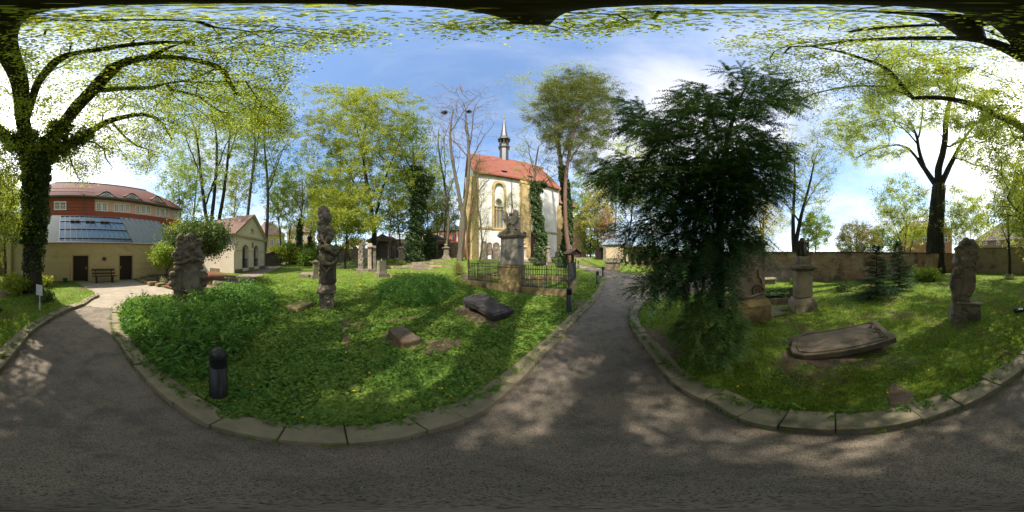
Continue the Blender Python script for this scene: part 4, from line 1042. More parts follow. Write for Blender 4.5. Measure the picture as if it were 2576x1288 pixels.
# ------------------------------------------------------------------ the great ivy-clad lime over the path
def uvd(l): return [dp(u, v, d) for u, v, d in l]
def poly_targets(polys, n):
    """points in sectors of the sky around the standpoint, evenly per solid angle"""
    out = []
    def sa(pts):
        P = np.array(pts, float); n = len(P); a = 0
        for i in range(n):
            x0, y0 = P[i]; x1, y1 = P[(i+1) % n]; a += (x0-x1)*(math.sin((644-y0)*K)+math.sin((644-y1)*K))
        return abs(a)
    polys = [(p, d, w*sa(p)) for p, d, w in polys]
    tot = sum(w for _, _, w in polys)
    for pts, (d0, d1), w_ in polys:
        P = np.array(pts, float); u0, v0 = P.min(0); u1, v1 = P.max(0); k = int(n*w_/tot); got = 0
        while got < k:
            u = u0+(u1-u0)*RNG.random(k*6); v = v0+(v1-v0)*RNG.random(k*6)
            ok = inpoly(P, u, v) & (RNG.random(k*6) < np.cos((644-v)*K)+0.02)
            for a, b in zip(u[ok], v[ok]):
                out.append(tuple(dp(a, b, d0+(d1-d0)*RNG.random()))); got += 1
                if got >= k: break
    return np.array(out)

def great_lime():
    base = gp(82, 738, 0.0); r0 = Vector((base.x, base.y, 0)).length
    t = thing('lime_tree', 'huge old lime tree with ivy-clad trunk arching over the path', 'tree', base)
    inv = -Vector(base)
    sk = Skel(40000)
    tr = [(base.x, base.y, -0.2)]+[tuple(hp(u, v, r)) for u, v, r in ((81, 715, 7.95), (82, 690, 7.95), (84, 640, 7.95), (86, 560, 7.95), (88, 480, 7.95), (90, 420, 7.9), (92, 392, 7.85))]
    sk.limb(tr, [0.66, 0.50, 0.46, 0.44, 0.44, 0.46, 0.52, 0.46], start=-1)
    def lb(pts, ra, rb, **k): return sk.limb(uvd(pts), (ra, rb), **k)
    lb([(88,425,9.4),(72,360,9.6),(58,310,9.9),(54,250,10.1),(48,200,10.1),(28,150,9.9),(6,105,9.5),(-14,60,9.0),(-30,25,8.6),(1310+0,8,8.3),(1312,30,8.4),(1338,58,8.6)], 0.36, 0.16)
    lb([(92,400,9.3),(133,350,9.4),(167,300,9.4),(200,260,9.3),(233,227,9.2),(267,190,9.2),(290,167,9.2),(333,150,9.2),(383,143,9.3),(467,148,9.6),(533,162,9.9),(560,176,10.1),(575,205,10.2),(597,238,10.3)], 0.30, 0.07)
    lb([(380,144,9.3),(395,131,9.2),(405,126,9.2)], 0.13, 0.09)
    lb([(233,230,9.2),(300,223,9.3),(383,220,9.5),(417,210,9.6),(483,200,9.9),(533,177,10.2)], 0.15, 0.04)
    lb([(405,215,9.6),(430,226,9.8),(467,233,10.0),(500,243,10.2),(533,267,10.5),(563,283,10.8),(600,282,11.0),(623,267,11.2)], 0.09, 0.03)
    lb([(95,412,9.3),(127,393,9.5),(183,360,9.6),(233,327,9.8),(277,303,10.0),(317,293,10.1),(360,287,10.3),(393,297,10.5),(417,323,10.7),(432,350,10.8)], 0.26, 0.045)
    lb([(183,364,9.6),(200,358,9.6),(233,356,9.7),(260,373,9.8),(267,400,9.9),(287,425,10.0)], 0.08, 0.03)
    lb([(290,318,10.0),(315,345,10.1),(345,367,10.2),(373,376,10.3),(375,398,10.3)], 0.08, 0.03)
    lb([(150,385,9.5),(173,388,9.5),(180,410,9.5),(191,435,9.6),(197,448,9.6),(210,456,9.7)], 0.07, 0.03)
    lb([(60,330,9.8),(80,255,9.8),(92,215,9.7),(112,185,9.6),(143,153,9.5),(173,137,9.4),(250,125,9.3),(327,113,9.3),(400,107,9.4),(480,107,9.5)], 0.15, 0.10)
    lb([(25,150,9.9),(15,90,9.4),(33,54,9.2),(110,50,9.2),(227,52,9.4)], 0.10, 0.05)
    lb([(80,405,9.3),(62,390,9.4),(45,372,9.5),(20,345,9.7),(0,323,9.9),(-26,307,10.1),(-59,293,10.3),(-126,263,10.7),(-206,247,11.2),(-279,247,11.7)], 0.28, 0.14)
    lb([(-279,247,11.7),(-300,225,11.6),(-352,170,11.3),(-409,147,11.2),(-476,127,11.2),(-560,115,11.4)], 0.12, 0.04)
    lb([(-275,246,11.7),(-350,220,11.9),(-420,216,12.2),(-492,227,12.6),(-552,247,13.0),(-596,300,13.3)], 0.10, 0.03)
    lb([(20,148,9.8),(0,147,9.8),(-32,127,9.7),(-92,103,9.6),(-142,97,9.6),(-226,96,9.8),(-326,97,10.1),(-392,100,10.4),(-459,106,10.8),(-532,117,11.2),(-586,117,11.5)], 0.22, 0.05)
    lb([(-120,99,9.6),(-126,95,9.5),(-149,67,9.2),(-169,43,9.0)], 0.20, 0.17)
    lb([(0,85,9.5),(-26,60,9.2),(-109,63,9.2),(-226,63,9.4),(-376,72,9.9),(-436,80,10.2)], 0.13, 0.05)
    lb([(450,40,9.2),(533,68,9.5),(620,78,9.8),(720,83,10.2),(850,100,10.8)], 0.05, 0.02)
    lb([(60,430,9.2),(30,470,8.8),(0,500,8.4),(-25,540,8.0)], 0.08, 0.03)
    polys = [
      ([(0,40),(400,32),(900,60),(955,98),(850,124),(725,130),(735,200),(722,260),(745,350),(650,345),(560,330),(440,350),(415,420),(340,440),(300,390),(240,440),(205,462),(170,445),(130,390),(0,400)], (8.2,12.5), 1.0),
      ([(0,8),(1150,8),(1100,28),(1000,40),(400,45),(0,45)], (8.0,10.5), 0.4),
      ([(1040,88),(1110,58),(1250,40),(1700,12),(1900,40),(1750,55),(1600,72),(1480,95),(1300,78),(1150,84)], (8.3,9.6), 1.0),
      ([(1600,8),(2576,8),(2576,60),(2000,45)], (8.2,10.5), 0.5),
      ([(1800,120),(1960,52),(2576,45),(2576,240),(2450,250),(2300,230),(2190,250),(2080,230),(2020,260),(1985,300),(1955,180)], (9.5,13.5), 0.75),
      ([(2440,250),(2576,230),(2576,600),(2540,575),(2480,560),(2500,480),(2460,420)], (7.0,10.0), 0.6),
      ([(-10,330),(60,380),(40,470),(60,540),(44,620),(0,612)], (6.6,8.6), 0.8),
      ([(560,330),(745,350),(700,260),(620,300)], (10.5,13), 0.8),
      ([(1980,240),(2100,225),(2060,300),(2000,310)], (11.5,13.5), 0.7)]
    T = poly_targets(polys, 2300)
    sk.grow(T, bf=0.12, step=0.4, wob=0.05); sk.radii(0.0095, 0.42)
    sk.P[:sk.n] -= np.array(base)
    sk.mesh('trunk', M_BARK, t)
    tips = sk.P[np.array(sk.tips)]; tw = sk.P[np.array(sk.twig)]
    C = np.vstack([around(tips, 88000, 0.40), around(tw, 44000, 0.28)])
    leaves('crown', C, 0.070, L_LIME, t, aspect=0.95, hang=0.35)
    zb = -base.z
    ivy_on(sk, 'ivy', 26000, 2.3+zb, 8.6+zb, t, rbase=0.26, size=0.10, minrad=0.12)
    ivy_on(sk, 'ivy_shoots', 900, 1.2+zb, 2.4+zb, t, rbase=0.12, size=0.09, minrad=0.3)
    return sk
great_lime()

# ------------------------------------------------------------------ second big tree by the right wall
def right_tree():
    base = gp(2352, 688); 
    t = thing('linden_tree', 'second largest dark-barked tree with forking limbs in front of the brick wall corner', 'tree', base)
    r = Vector((base.x, base.y, 0)).length; sk = Skel(22000)
    H = lambda l: [hp(u, v, q*r/14.0) for u, v, q in l]
    def lb(pts, ra, rb): return sk.limb(H(pts), (ra, rb))
    f = r/14.0
    sk.limb([(base.x, base.y, -0.2)]+[tuple(p) for p in H([(2352,670,14),(2353,630,14),(2355,560,14),(2360,500,14),(2364,462,14)])], [1.15*f, 0.88*f, 0.80*f, 0.70*f, 0.64*f, 0.60*f], start=-1)
    lb([(2362,475,14),(2342,448,14),(2320,415,14),(2306,395,14.1)], 0.36, 0.2)
    lb([(2310,402,14.1),(2296,385,14.2),(2284,373,14.3),(2260,365,14.5),(2237,367,14.8),(2210,374,15.0),(2190,378,15.2),(2154,397,15.6),(2140,385,15.8),(2117,370,16),(2067,340,16.4)], 0.17, 0.03)
    lb([(2240,366,14.8),(2210,368,15.2),(2185,380,15.5),(2150,372,15.9)], 0.09, 0.02)
    lb([(2330,432,14),(2318,400,14),(2310,367,13.9),(2307,347,13.8),(2296,320,13.7),(2284,300,13.6)], 0.24, 0.10)
    lb([(2308,350,13.8),(2314,333,13.7),(2320,287,13.6),(2322,262,13.5)], 0.12, 0.05)
    lb([(2300,335,13.8),(2280,315,14),(2257,307,14.2),(2237,305,14.4),(2215,300,14.7),(2180,310,15)], 0.10, 0.03)
    lb([(2310,365,13.9),(2280,330,14),(2240,295,14.2),(2210,280,14.4),(2176,262,14.8),(2130,248,15.2)], 0.10, 0.02)
    lb([(2364,468,14),(2360,430,13.9),(2372,385,13.8),(2378,340,13.7),(2380,300,13.6),(2388,262,13.5),(2394,233,13.5),(2387,200,13.4),(2362,170,13.3),(2350,147,13.2)], 0.42, 0.10)
    lb([(2350,150,13.2),(2320,140,13.3),(2284,133,13.5),(2240,130,13.8),(2184,120,14.2)], 0.06, 0.02)
    lb([(2375,350,13.8),(2360,330,13.9),(2345,315,14),(2325,312,14.1)], 0.07, 0.03)
    lb([(2390,230,13.5),(2372,210,13.6),(2345,195,13.8),(2320,170,14),(2290,158,14.2)], 0.10, 0.03)
    lb([(2366,470,14),(2385,425,14),(2400,397,13.9),(2412,372,13.8),(2435,335,13.7),(2455,312,13.6),(2484,283,13.5)], 0.34, 0.06)
    lb([(2384,373,13.9),(2400,362,13.8),(2425,350,13.6),(2467,340,13.4),(2497,336,13.2)], 0.16, 0.05)
    lb([(2408,400,13.9),(2425,402,13.7),(2448,414,13.5),(2480,418,13.3),(2512,432,13.2)], 0.10, 0.03)
    polys = [([(2060,330),(2130,250),(2200,215),(2330,190),(2500,230),(2560,300),(2500,350),(2400,330),(2330,330),(2250,330),(2180,350),(2120,360)], (14,20), 1.0),
             ([(2190,110),(2330,115),(2440,150),(2470,230),(2330,240),(2200,220)], (16,22), 1.1),
             ([(2080,360),(2180,340),(2290,370),(2260,400),(2170,420),(2120,400)], (16,19), 0.7),
             ([(2400,300),(2560,280),(2576,400),(2500,440),(2430,420),(2400,370)], (14,18), 0.9),
             ([(2190,470),(2270,440),(2330,455),(2335,600),(2240,600),(2200,560)], (14,16), 0.45), ([(2385,450),(2470,480),(2460,590),(2390,600)], (14,16), 0.45)]
    polys = [(p, (a*f, b*f), w_) for p, (a, b), w_ in polys]
    sk.grow(poly_targets(polys, 900), bf=0.1, step=0.45, wob=0.06); sk.radii(0.010, 0.44)
    sk.P[:sk.n] -= np.array(base); sk.mesh('trunk', M_BARK, t)
    C = np.vstack([around(sk.P[np.array(sk.tips)], 85000, 0.5), around(sk.P[np.array(sk.twig)], 40000, 0.35)])
    leaves('crown', C, 0.10, L_LIME, t, aspect=0.95, hang=0.3)
    # rook nests
    for k, (u, v) in enumerate(((2425, 175), (2372, 178), (2500, 232))):
        nest(dp(u, v, 18), 0.45, ['dark twig nest high in the big right tree, middle of three', 'small twig nest left of the other two in the big right tree', 'twig nest lowest and farthest right in the big right tree'][k])
def nest(p, s, label):
    n = 220; th = RNG.random(n)*6.28; C = np.stack([np.cos(th)*s*RNG.random(n)**0.4, np.sin(th)*s*RNG.random(n)**0.4, (RNG.random(n)-0.5)*s*1.1], 1)
    q = MB(); q.lathe([(0.05*s, -0.42*s), (0.5*s, -0.3*s), (0.68*s, 0.0), (0.55*s, 0.2*s), (0.3*s, 0.05*s)], 12); cup = q.build('nest_cup', mat('nest_twigs', (0.07, 0.05, 0.035), (0.03, 0.022, 0.016), bump=0.8), None, disp=0.15*s)
    C[:, 2] -= 0.25*s*(1-np.hypot(C[:, 0], C[:, 1])/s); o = leaves('bird_nest', C, s*0.8, mat('nest_twigs', (0.07, 0.05, 0.035), (0.03, 0.022, 0.016), bump=0), None, aspect=0.12, hang=-0.25); o.location = p; cup.parent = o
    tag(o, label, 'nest', 'twig nests in the treetops')
right_tree()

# ------------------------------------------------------------------ the other trees
def bg_tree(name, label, u, r, vt, wpx, cb, m=None, bark=None, tw=0.25, nT=260, nL=7000, ls=0.13, cat='tree', group=None, limbs=7, stems=1, lean=0.0, ivy=None, seed=1, bf=0.3, zsq=1.0, r0=0.007, sig=0.45, gaps=0.0, cu=None, crown_name='crown', vb=None, shell=0.5, dy=0.0, up=0.0, sag=0.0, trunk_top=None, aspect=0.9, hang=0.2, nodes=None):
    """u,r: where it stands; vt: sight line of its top; wpx: angular width; cb: sight line of the crown's underside"""
    p = pol(az(u), r); p.z = ter(p.x, p.y)
    t = thing(name, label, cat, p, 0, group)
    zt = EYE+r*math.tan(pt(vt))-p.z; zb = EYE+r*math.tan(pt(cb))-p.z; rad = wpx*K*r/2
    cu = u if cu is None else cu; ax = Vector((math.cos(az(u)), -math.sin(az(u)), 0)); off = ax*((cu-u)*K*r)
    c = np.array((off.x, off.y, (zt+zb)/2)); rd = (rad, rad, (zt-zb)/2*zsq)
    sk = Skel(nodes or 9000); rnd = random.Random(seed*7+3)
    top = trunk_top if trunk_top is not None else 0.62
    sk.node((0, 0, -0.2), -1, tw*1.25, True)
    for s_ in range(stems):
        dx = (s_-(stems-1)/2)
        zc = zb+(zt-zb)*top*(1-0.12*abs(dx)); e = Vector(off)*0.8+ax*(lean+dx*rad*0.5)
        k = 6; pts = [(dx*0.25*ax.x, dx*0.25*ax.y, 0.1)]
        ph = rnd.uniform(0, 6)
        for i in range(1, k+1):
            q = i/k; w_ = 0.02*zc*math.sin(q*5+ph); pts.append((e.x*q**1.4+w_*ax.x+0.3*w_, e.y*q**1.4+w_*ax.y, zc*q))
        sk.limb(pts, [tw*(1.1 if i == 0 else 1)*(1-0.72*i/k) for i in range(k+1)], start=0, step=0.5)
    for i in range(limbs):
        q = (i+0.5)/limbs; zs = zb+(zt-zb)*(0.02+0.45*q) if zb > 1 else (zt-zb)*(0.15+0.5*q)
        cand = [k for k in range(sk.n) if sk.fix[k]]; k0 = min(cand, key=lambda k: abs(sk.P[k][2]-zs*0.93)+rnd.random()*0.8)
        a = i*2.4+rnd.random(); p0 = Vector(sk.P[k0]); el = 0.25+0.75*q; R_ = rad*(0.85-0.25*q)
        e = Vector((c[0]+R_*math.cos(a), c[1]+R_*math.sin(a), zs+(zt-zs)*(0.35+0.45*q)*rnd.uniform(0.7, 1)))
        m1 = p0.lerp(e, 0.35)+Vector((0, 0, 0.05*R_)); m2 = p0.lerp(e, 0.7)+Vector((rnd.uniform(-.1, .1)*R_, rnd.uniform(-.1, .1)*R_, 0.08*R_))
        r1 = max(0.03, sk.rad[k0]*0.6); sk.limb([tuple(p0), tuple(m1), tuple(m2), tuple(e)], [r1, r1*0.7, r1*0.42, r1*0.18], start=k0, step=0.6, wob=0.04)
    T = ellipsoid(c, rd, nT, shell, seed, gaps)
    sk.grow(T, bf=bf, step=max(0.4, rad/9), wob=0.05, up=up, sag=sag)
    sk.radii(r0, 0.46, 0.75)
    sk.mesh('trunk', bark or M_BARK2, t)
    if nL:
        nL = int(nL*1.9); ls = ls*0.76
        C = np.vstack([around(sk.P[np.array(sk.tips)], int(nL*0.7), sig), around(sk.P[np.array(sk.twig)], int(nL*0.3), sig*0.7)])
        leaves(crown_name, C, ls, m or L_LIME2, t, aspect=aspect, hang=hang)
    if ivy: ivy_on(sk, 'ivy', ivy[0], ivy[1], ivy[2], t, rbase=ivy[3], size=ivy[4] if len(ivy) > 4 else 0.16, minrad=0.06)
    return t, sk, p

def middle_trees():
    B = bg_tree
    B('lime_tree', 'broad lime with three dark stems rising behind the chapel roof', 538, 24, 190, 265, 545, m=L_GREEN, bark=M_BARK, tw=0.33, nT=520, nL=26000, ls=0.18, stems=3, seed=2, gaps=0.35, sig=0.6, cu=530, nodes=14000)
    B('tall_lime_tree', 'left one of the two tall straight trunks behind the chapel gable', 631, 25, 215, 190, 470, m=L_GREEN, tw=0.30, nT=420, nL=17000, ls=0.18, seed=3, gaps=0.4, sig=0.6)
    B('tall_lime_tree', 'right one of the two tall straight trunks behind the chapel gable', 661, 27, 235, 185, 500, m=L_GREEN, tw=0.32, nT=400, nL=16000, ls=0.19, seed=4, gaps=0.4, sig=0.65, cu=680)
    B('ivy_tree', 'tree with a dark ivy-wrapped trunk left of the tall statue column', 757, 34, 400, 120, 560, m=L_LIME2, tw=0.30, nT=220, nL=5000, ls=0.2, seed=5, gaps=0.4, ivy=(5000, 0.3, 9.5, 0.5, 0.22), sig=0.6)
    B('maple_tree', 'big bright yellow-green maple with low spreading crown in the middle distance', 935, 22.5, 228, 285, 585, m=L_LIME2, bark=M_BARK, tw=0.40, nT=1100, nL=80000, ls=0.17, seed=6, sig=0.55, bf=0.22, nodes=20000, cu=915, gaps=0.0, trunk_top=0.7)
    B('maple_tree', 'low leafy bough mass of a younger maple left of the broken pillar', 868, 20, 480, 190, 618, m=L_LIME2, bark=M_BARK, tw=0.13, nT=300, nL=22000, ls=0.16, seed=26, sig=0.5, bf=0.2, gaps=0.3)
    B('ivy_maple', 'leaning tree thickly wrapped in ivy right of the bright maple', 1040, 23, 300, 165, 520, m=L_GREEN, bark=M_BARK2, tw=0.42, nT=360, nL=12000, ls=0.18, seed=7, sig=0.55, ivy=(22000, 0.2, 15.0, 0.85, 0.2), gaps=0.3, lean=0.4)
    t, sk, p = B('bare_ash', 'tall almost leafless forked tree left of the church carrying dried seed clusters', 1156, 22.5, 216, 175, 420, m=L_SEED, tw=0.34, nT=430, nL=2200, ls=0.13, seed=8, stems=2, sig=0.3, gaps=0.1, bf=0.35, r0=0.016, cu=1163, nodes=14000)
    B('bare_ash', 'second nearly bare tree farther left carrying a rook nest', 1118, 26, 255, 110, 520, m=L_SEED, tw=0.25, nT=260, nL=900, ls=0.13, seed=9, sig=0.3, r0=0.016, cu=1110)
    nest(hp(1118, 283, 25), 0.55, 'larger dark twig nest in the bare trees left of the church')
    nest(hp(1180, 281, 22.5), 0.42, 'smaller dark twig nest just left of the church turret')
    B('ivy_birch', 'slender tree with dense ivy on its trunk in front of the church door', 1356, 17.5, 318, 160, 480, m=L_LIME2, tw=0.24, nT=300, nL=1600, ls=0.12, seed=10, stems=1, sig=0.35, ivy=(15000, 0.2, 9.6, 0.42, 0.15), r0=0.013, gaps=0.2, cu=1350)
    B('pale_maple', 'airy yellow-leaved tree showing above and left of the brown pine crown', 1420, 27, 178, 250, 330, m=L_LIME2, tw=0.36, nT=380, nL=12000, ls=0.17, seed=11, sig=0.6, gaps=0.35, cu=1405, ivy=(9000, 0.2, 12.0, 0.3, 0.2))
    B('ivy_trunk_tree', 'dark ivy-clad trunk standing just left of the reddish pine', 1413, 16.6, 215, 120, 400, m=L_PINE, tw=0.24, nT=200, nL=5000, ls=0.13, seed=12, sig=0.4, ivy=(18000, 0.2, 11.5, 0.32, 0.14), cu=1425)
    B('red_pine', 'tall pine with bare reddish trunk and brownish green crown beside the fence', 1437, 15.2, 196, 235, 420, m=L_PINE, bark=M_BARKR, tw=0.22, nT=800, nL=80000, ls=0.18, seed=13, sig=0.42, cu=1452, bf=0.25, nodes=15000, aspect=0.3, trunk_top=0.75, gaps=0.25)
    B('thin_pine', 'thin reddish leaning pine with sparse foliage in front of the church corner', 1180, 15.6, 380, 82, 640, m=L_PINE, bark=M_BARKR, tw=0.11, nT=230, nL=8000, ls=0.085, seed=14, sig=0.3, cu=1205, aspect=0.3, trunk_top=0.95, gaps=0.3)
    B('thin_pine', 'sparse dark pine close to the white church wall left of its windows', 1206, 21, 420, 70, 650, m=L_PINE, bark=M_BARK, tw=0.10, nT=200, nL=5500, ls=0.11, seed=15, sig=0.35, aspect=0.3, trunk_top=0.95, gaps=0.3)
    B('small_pine', 'small green pine behind the angel monument in front of the gothic window', 1290, 13.5, 470, 78, 580, m=L_PINE, bark=M_BARK, tw=0.09, nT=190, nL=8000, ls=0.075, seed=16, sig=0.25, aspect=0.3, trunk_top=0.85, gaps=0.35)
    # beyond the right wall
    B('dark_walnut_tree', 'dark twisted tree with sparse young leaves beyond the brick wall', 2003, 18, 335, 200, 560, m=L_LIME2, bark=M_BARK, tw=0.30, nT=380, nL=9000, ls=0.13, seed=17, stems=2, sig=0.4, r0=0.012, gaps=0.2, cu=2022, bf=0.3)
    B('weeping_willow', 'yellow weeping willow beyond the wall at the conifer edge', 1918, 27, 470, 130, 625, m=L_WILLOW, bark=M_BARK, tw=0.4, nT=330, nL=15000, ls=0.32, seed=18, sag=1.2, sig=0.6, aspect=0.12, hang=-0.0, bf=0.2)
    B('young_maple', 'bright green young tree beyond the wall right of the robed statue', 2052, 19, 528, 78, 630, m=L_GREEN, tw=0.10, nT=170, nL=7000, ls=0.13, seed=19, sig=0.3, bf=0.2)
    B('round_willow', 'large round olive-yellow bush beyond the wall behind the street lantern', 2155, 26, 562, 122, 650, m=leafmat('olive_yellow_leaf', [(0.17, 0.17, 0.035), (0.24, 0.22, 0.05), (0.14, 0.15, 0.03)], 0.3, 1.2), tw=0.2, stems=3, nT=300, nL=15000, ls=0.14, seed=20, sig=0.4, cat='shrub', bf=0.15)
    B('grey_bare_tree', 'pale bare treetop showing just above the round olive bush', 2160, 34, 545, 80, 610, m=L_SEED, tw=0.15, nT=200, nL=1300, ls=0.15, seed=21, sig=0.4, r0=0.012)
    B('distant_fir', 'small dark fir far beyond the wall right of the lantern', 2212, 45, 570, 46, 640, m=L_YEW, bark=M_BARK, tw=0.2, nT=150, nL=4500, ls=0.25, seed=22, sig=0.5)
    B('distant_maple', 'grey-green distant tree between the dark fir and the lime suckers', 2255, 42, 590, 70, 640, m=L_DARKG, tw=0.2, nT=150, nL=4500, ls=0.25, seed=23, sig=0.6)
    B('sucker_lime', 'young lime thicket with fresh leaves left of the big right trunk', 2278, 17.5, 478, 150, 630, m=L_LIME, bark=M_BARK, tw=0.07, stems=3, nT=260, nL=6000, ls=0.12, seed=24, sig=0.35, gaps=0.3, bf=0.2)
    B('sucker_lime', 'young lime thicket with fresh leaves right of the big right trunk', 2432, 17.0, 490, 125, 625, m=L_LIME, bark=M_BARK, tw=0.07, stems=2, nT=220, nL=6500, ls=0.13, seed=25, sig=0.4, gaps=0.2, bf=0.2)
    B('corner_lime', 'light leafy lime boughs hanging over the yellow wall at the right edge', 2540, 14.5, 400, 130, 615, m=L_LIME, bark=M_BARK, tw=0.14, nT=260, nL=9000, ls=0.13, seed=27, sig=0.45, gaps=0.2, bf=0.2)
    B('corner_lime', 'light leafy lime sapling left of the ivy-clad trunk', 14, 12.5, 440, 100, 640, m=L_LIME, bark=M_BARK, tw=0.09, nT=230, nL=8500, ls=0.12, seed=28, sig=0.4, gaps=0.1, bf=0.2)
middle_trees()

def far_trees():
    B = bg_tree; g = 'slender trees in the far background'
    spec = [ # u, r, vt, w, cb, mat, tw, nT, nL, label
     (447,30,380,110,600,L_GREEN,0.22,'pale green tree between the red house and the chapel roof'),
     (492,33,330,110,560,L_GREEN,0.22,'leafy tree just left of the three-stemmed lime'),
     (590,36,400,90,560,L_LIME2,0.2,'tree far behind the right end of the chapel roof'),
     (702,33,400,85,600,L_GREEN,0.18,'slim tree just right of the chapel gable'),
     (726,38,430,80,620,L_LIME2,0.17,'slim tree between the chapel and the ivy trunk'),
     (783,35,395,85,600,L_LIME2,0.2,'slim tree just left of the tall statue column'),
     (806,31,430,80,590,L_LIME2,0.16,'thin tree directly behind the statue column'),
     (842,36,380,100,600,L_GREEN,0.22,'dark-stemmed tree right behind the statue column'),
     (872,34,440,80,600,L_LIME2,0.25,'stout trunk in front of the distant brick wall'),
     (985,36,410,100,600,L_GREEN,0.2,'tree behind the bright maple on its right side'),
     (1003,33,460,80,600,L_LIME2,0.18,'short tree left of the ivy-wrapped leaning tree'),
     (1072,35,420,80,600,L_LIME2,0.2,'upright tree right of the ivy-wrapped leaning tree'),
     (1096,38,390,90,600,L_LIME2,0.2,'pale tree above the orange-red house'),
     (1122,34,460,80,600,L_LIME2,0.18,'small-leaved tree in front of the orange-red house'),
     (1462,40,420,90,590,L_GREEN,0.2,'pale tree just right of the stone church buttress'),
     (1485,36,500,75,640,L_GREEN,0.16,'low green tree right of the church buttress'),
     (1505,32,440,80,610,L_WILLOW,0.16,'brownish thin tree left of the slate-roofed tomb house'),
     (1545,38,400,110,590,L_LIME2,0.2,'airy tree behind the slate-roofed tomb house'),
     (1585,34,330,120,560,L_LIME2,0.22,'tall airy tree left of the dark conifer'),
     (1640,36,380,120,600,L_LIME2,0.22,'airy tree mostly hidden behind the dark conifer'),
     (1530,30,520,40,640,L_SEED,0.08,'thin reddish twiggy tree beside the slate roof')]
    for i, (u, r, vt, w_, cb, m, tw, lab) in enumerate(spec):
        B('slender_tree', lab, u, r, vt, w_, cb, m=m, tw=tw, nT=210, nL=8500 if m is not L_SEED else 2500, ls=0.21, seed=40+i, sig=0.65, gaps=0.45, r0=0.014, group=g, bark=M_BARK if i % 3 == 0 else M_BARK2, ivy=(1500, 0.2, 6, 0.35, 0.25) if i in (5, 11) else None)
far_trees()

# ------------------------------------------------------------------ shrubs
def shrub(name, label, u, v, h, w_, m, n=5000, ls=0.06, stems=6, tw=0.02, r=None, cat='shrub', group=None, sig=0.16, bark=None, aspect=0.8, lo=0.15, nT=None, hang=0.2):
    if r is None: p = gp(u, v, 0.04)
    else: p = pol(az(u), r); p.z = ter(p.x, p.y)
    t = thing(name, label, cat, p, 0, group); sk = Skel(5000); sk.node((0, 0, -0.05), -1, tw, True)
    T = ellipsoid((0, 0, h*(0.5+lo/2)), (w_/2, w_/2, h*(0.5-lo/2)), nT or 110, 0.75, u*0.1)
    T = T[T[:, 2] > 0.05]; sk.grow(T, bf=0.6, step=0.2, wob=0.04); sk.radii(0.003 if tw < 0.03 else 0.005, 0.5); sk.mesh('stems', bark or M_BARK2, t)
    C = around(sk.P[np.array(sk.tips)], n, sig, 0.9); C[:, 2] = np.maximum(C[:, 2], 0.02)
    leaves('foliage', C, ls, m, t, aspect=aspect, hang=hang)
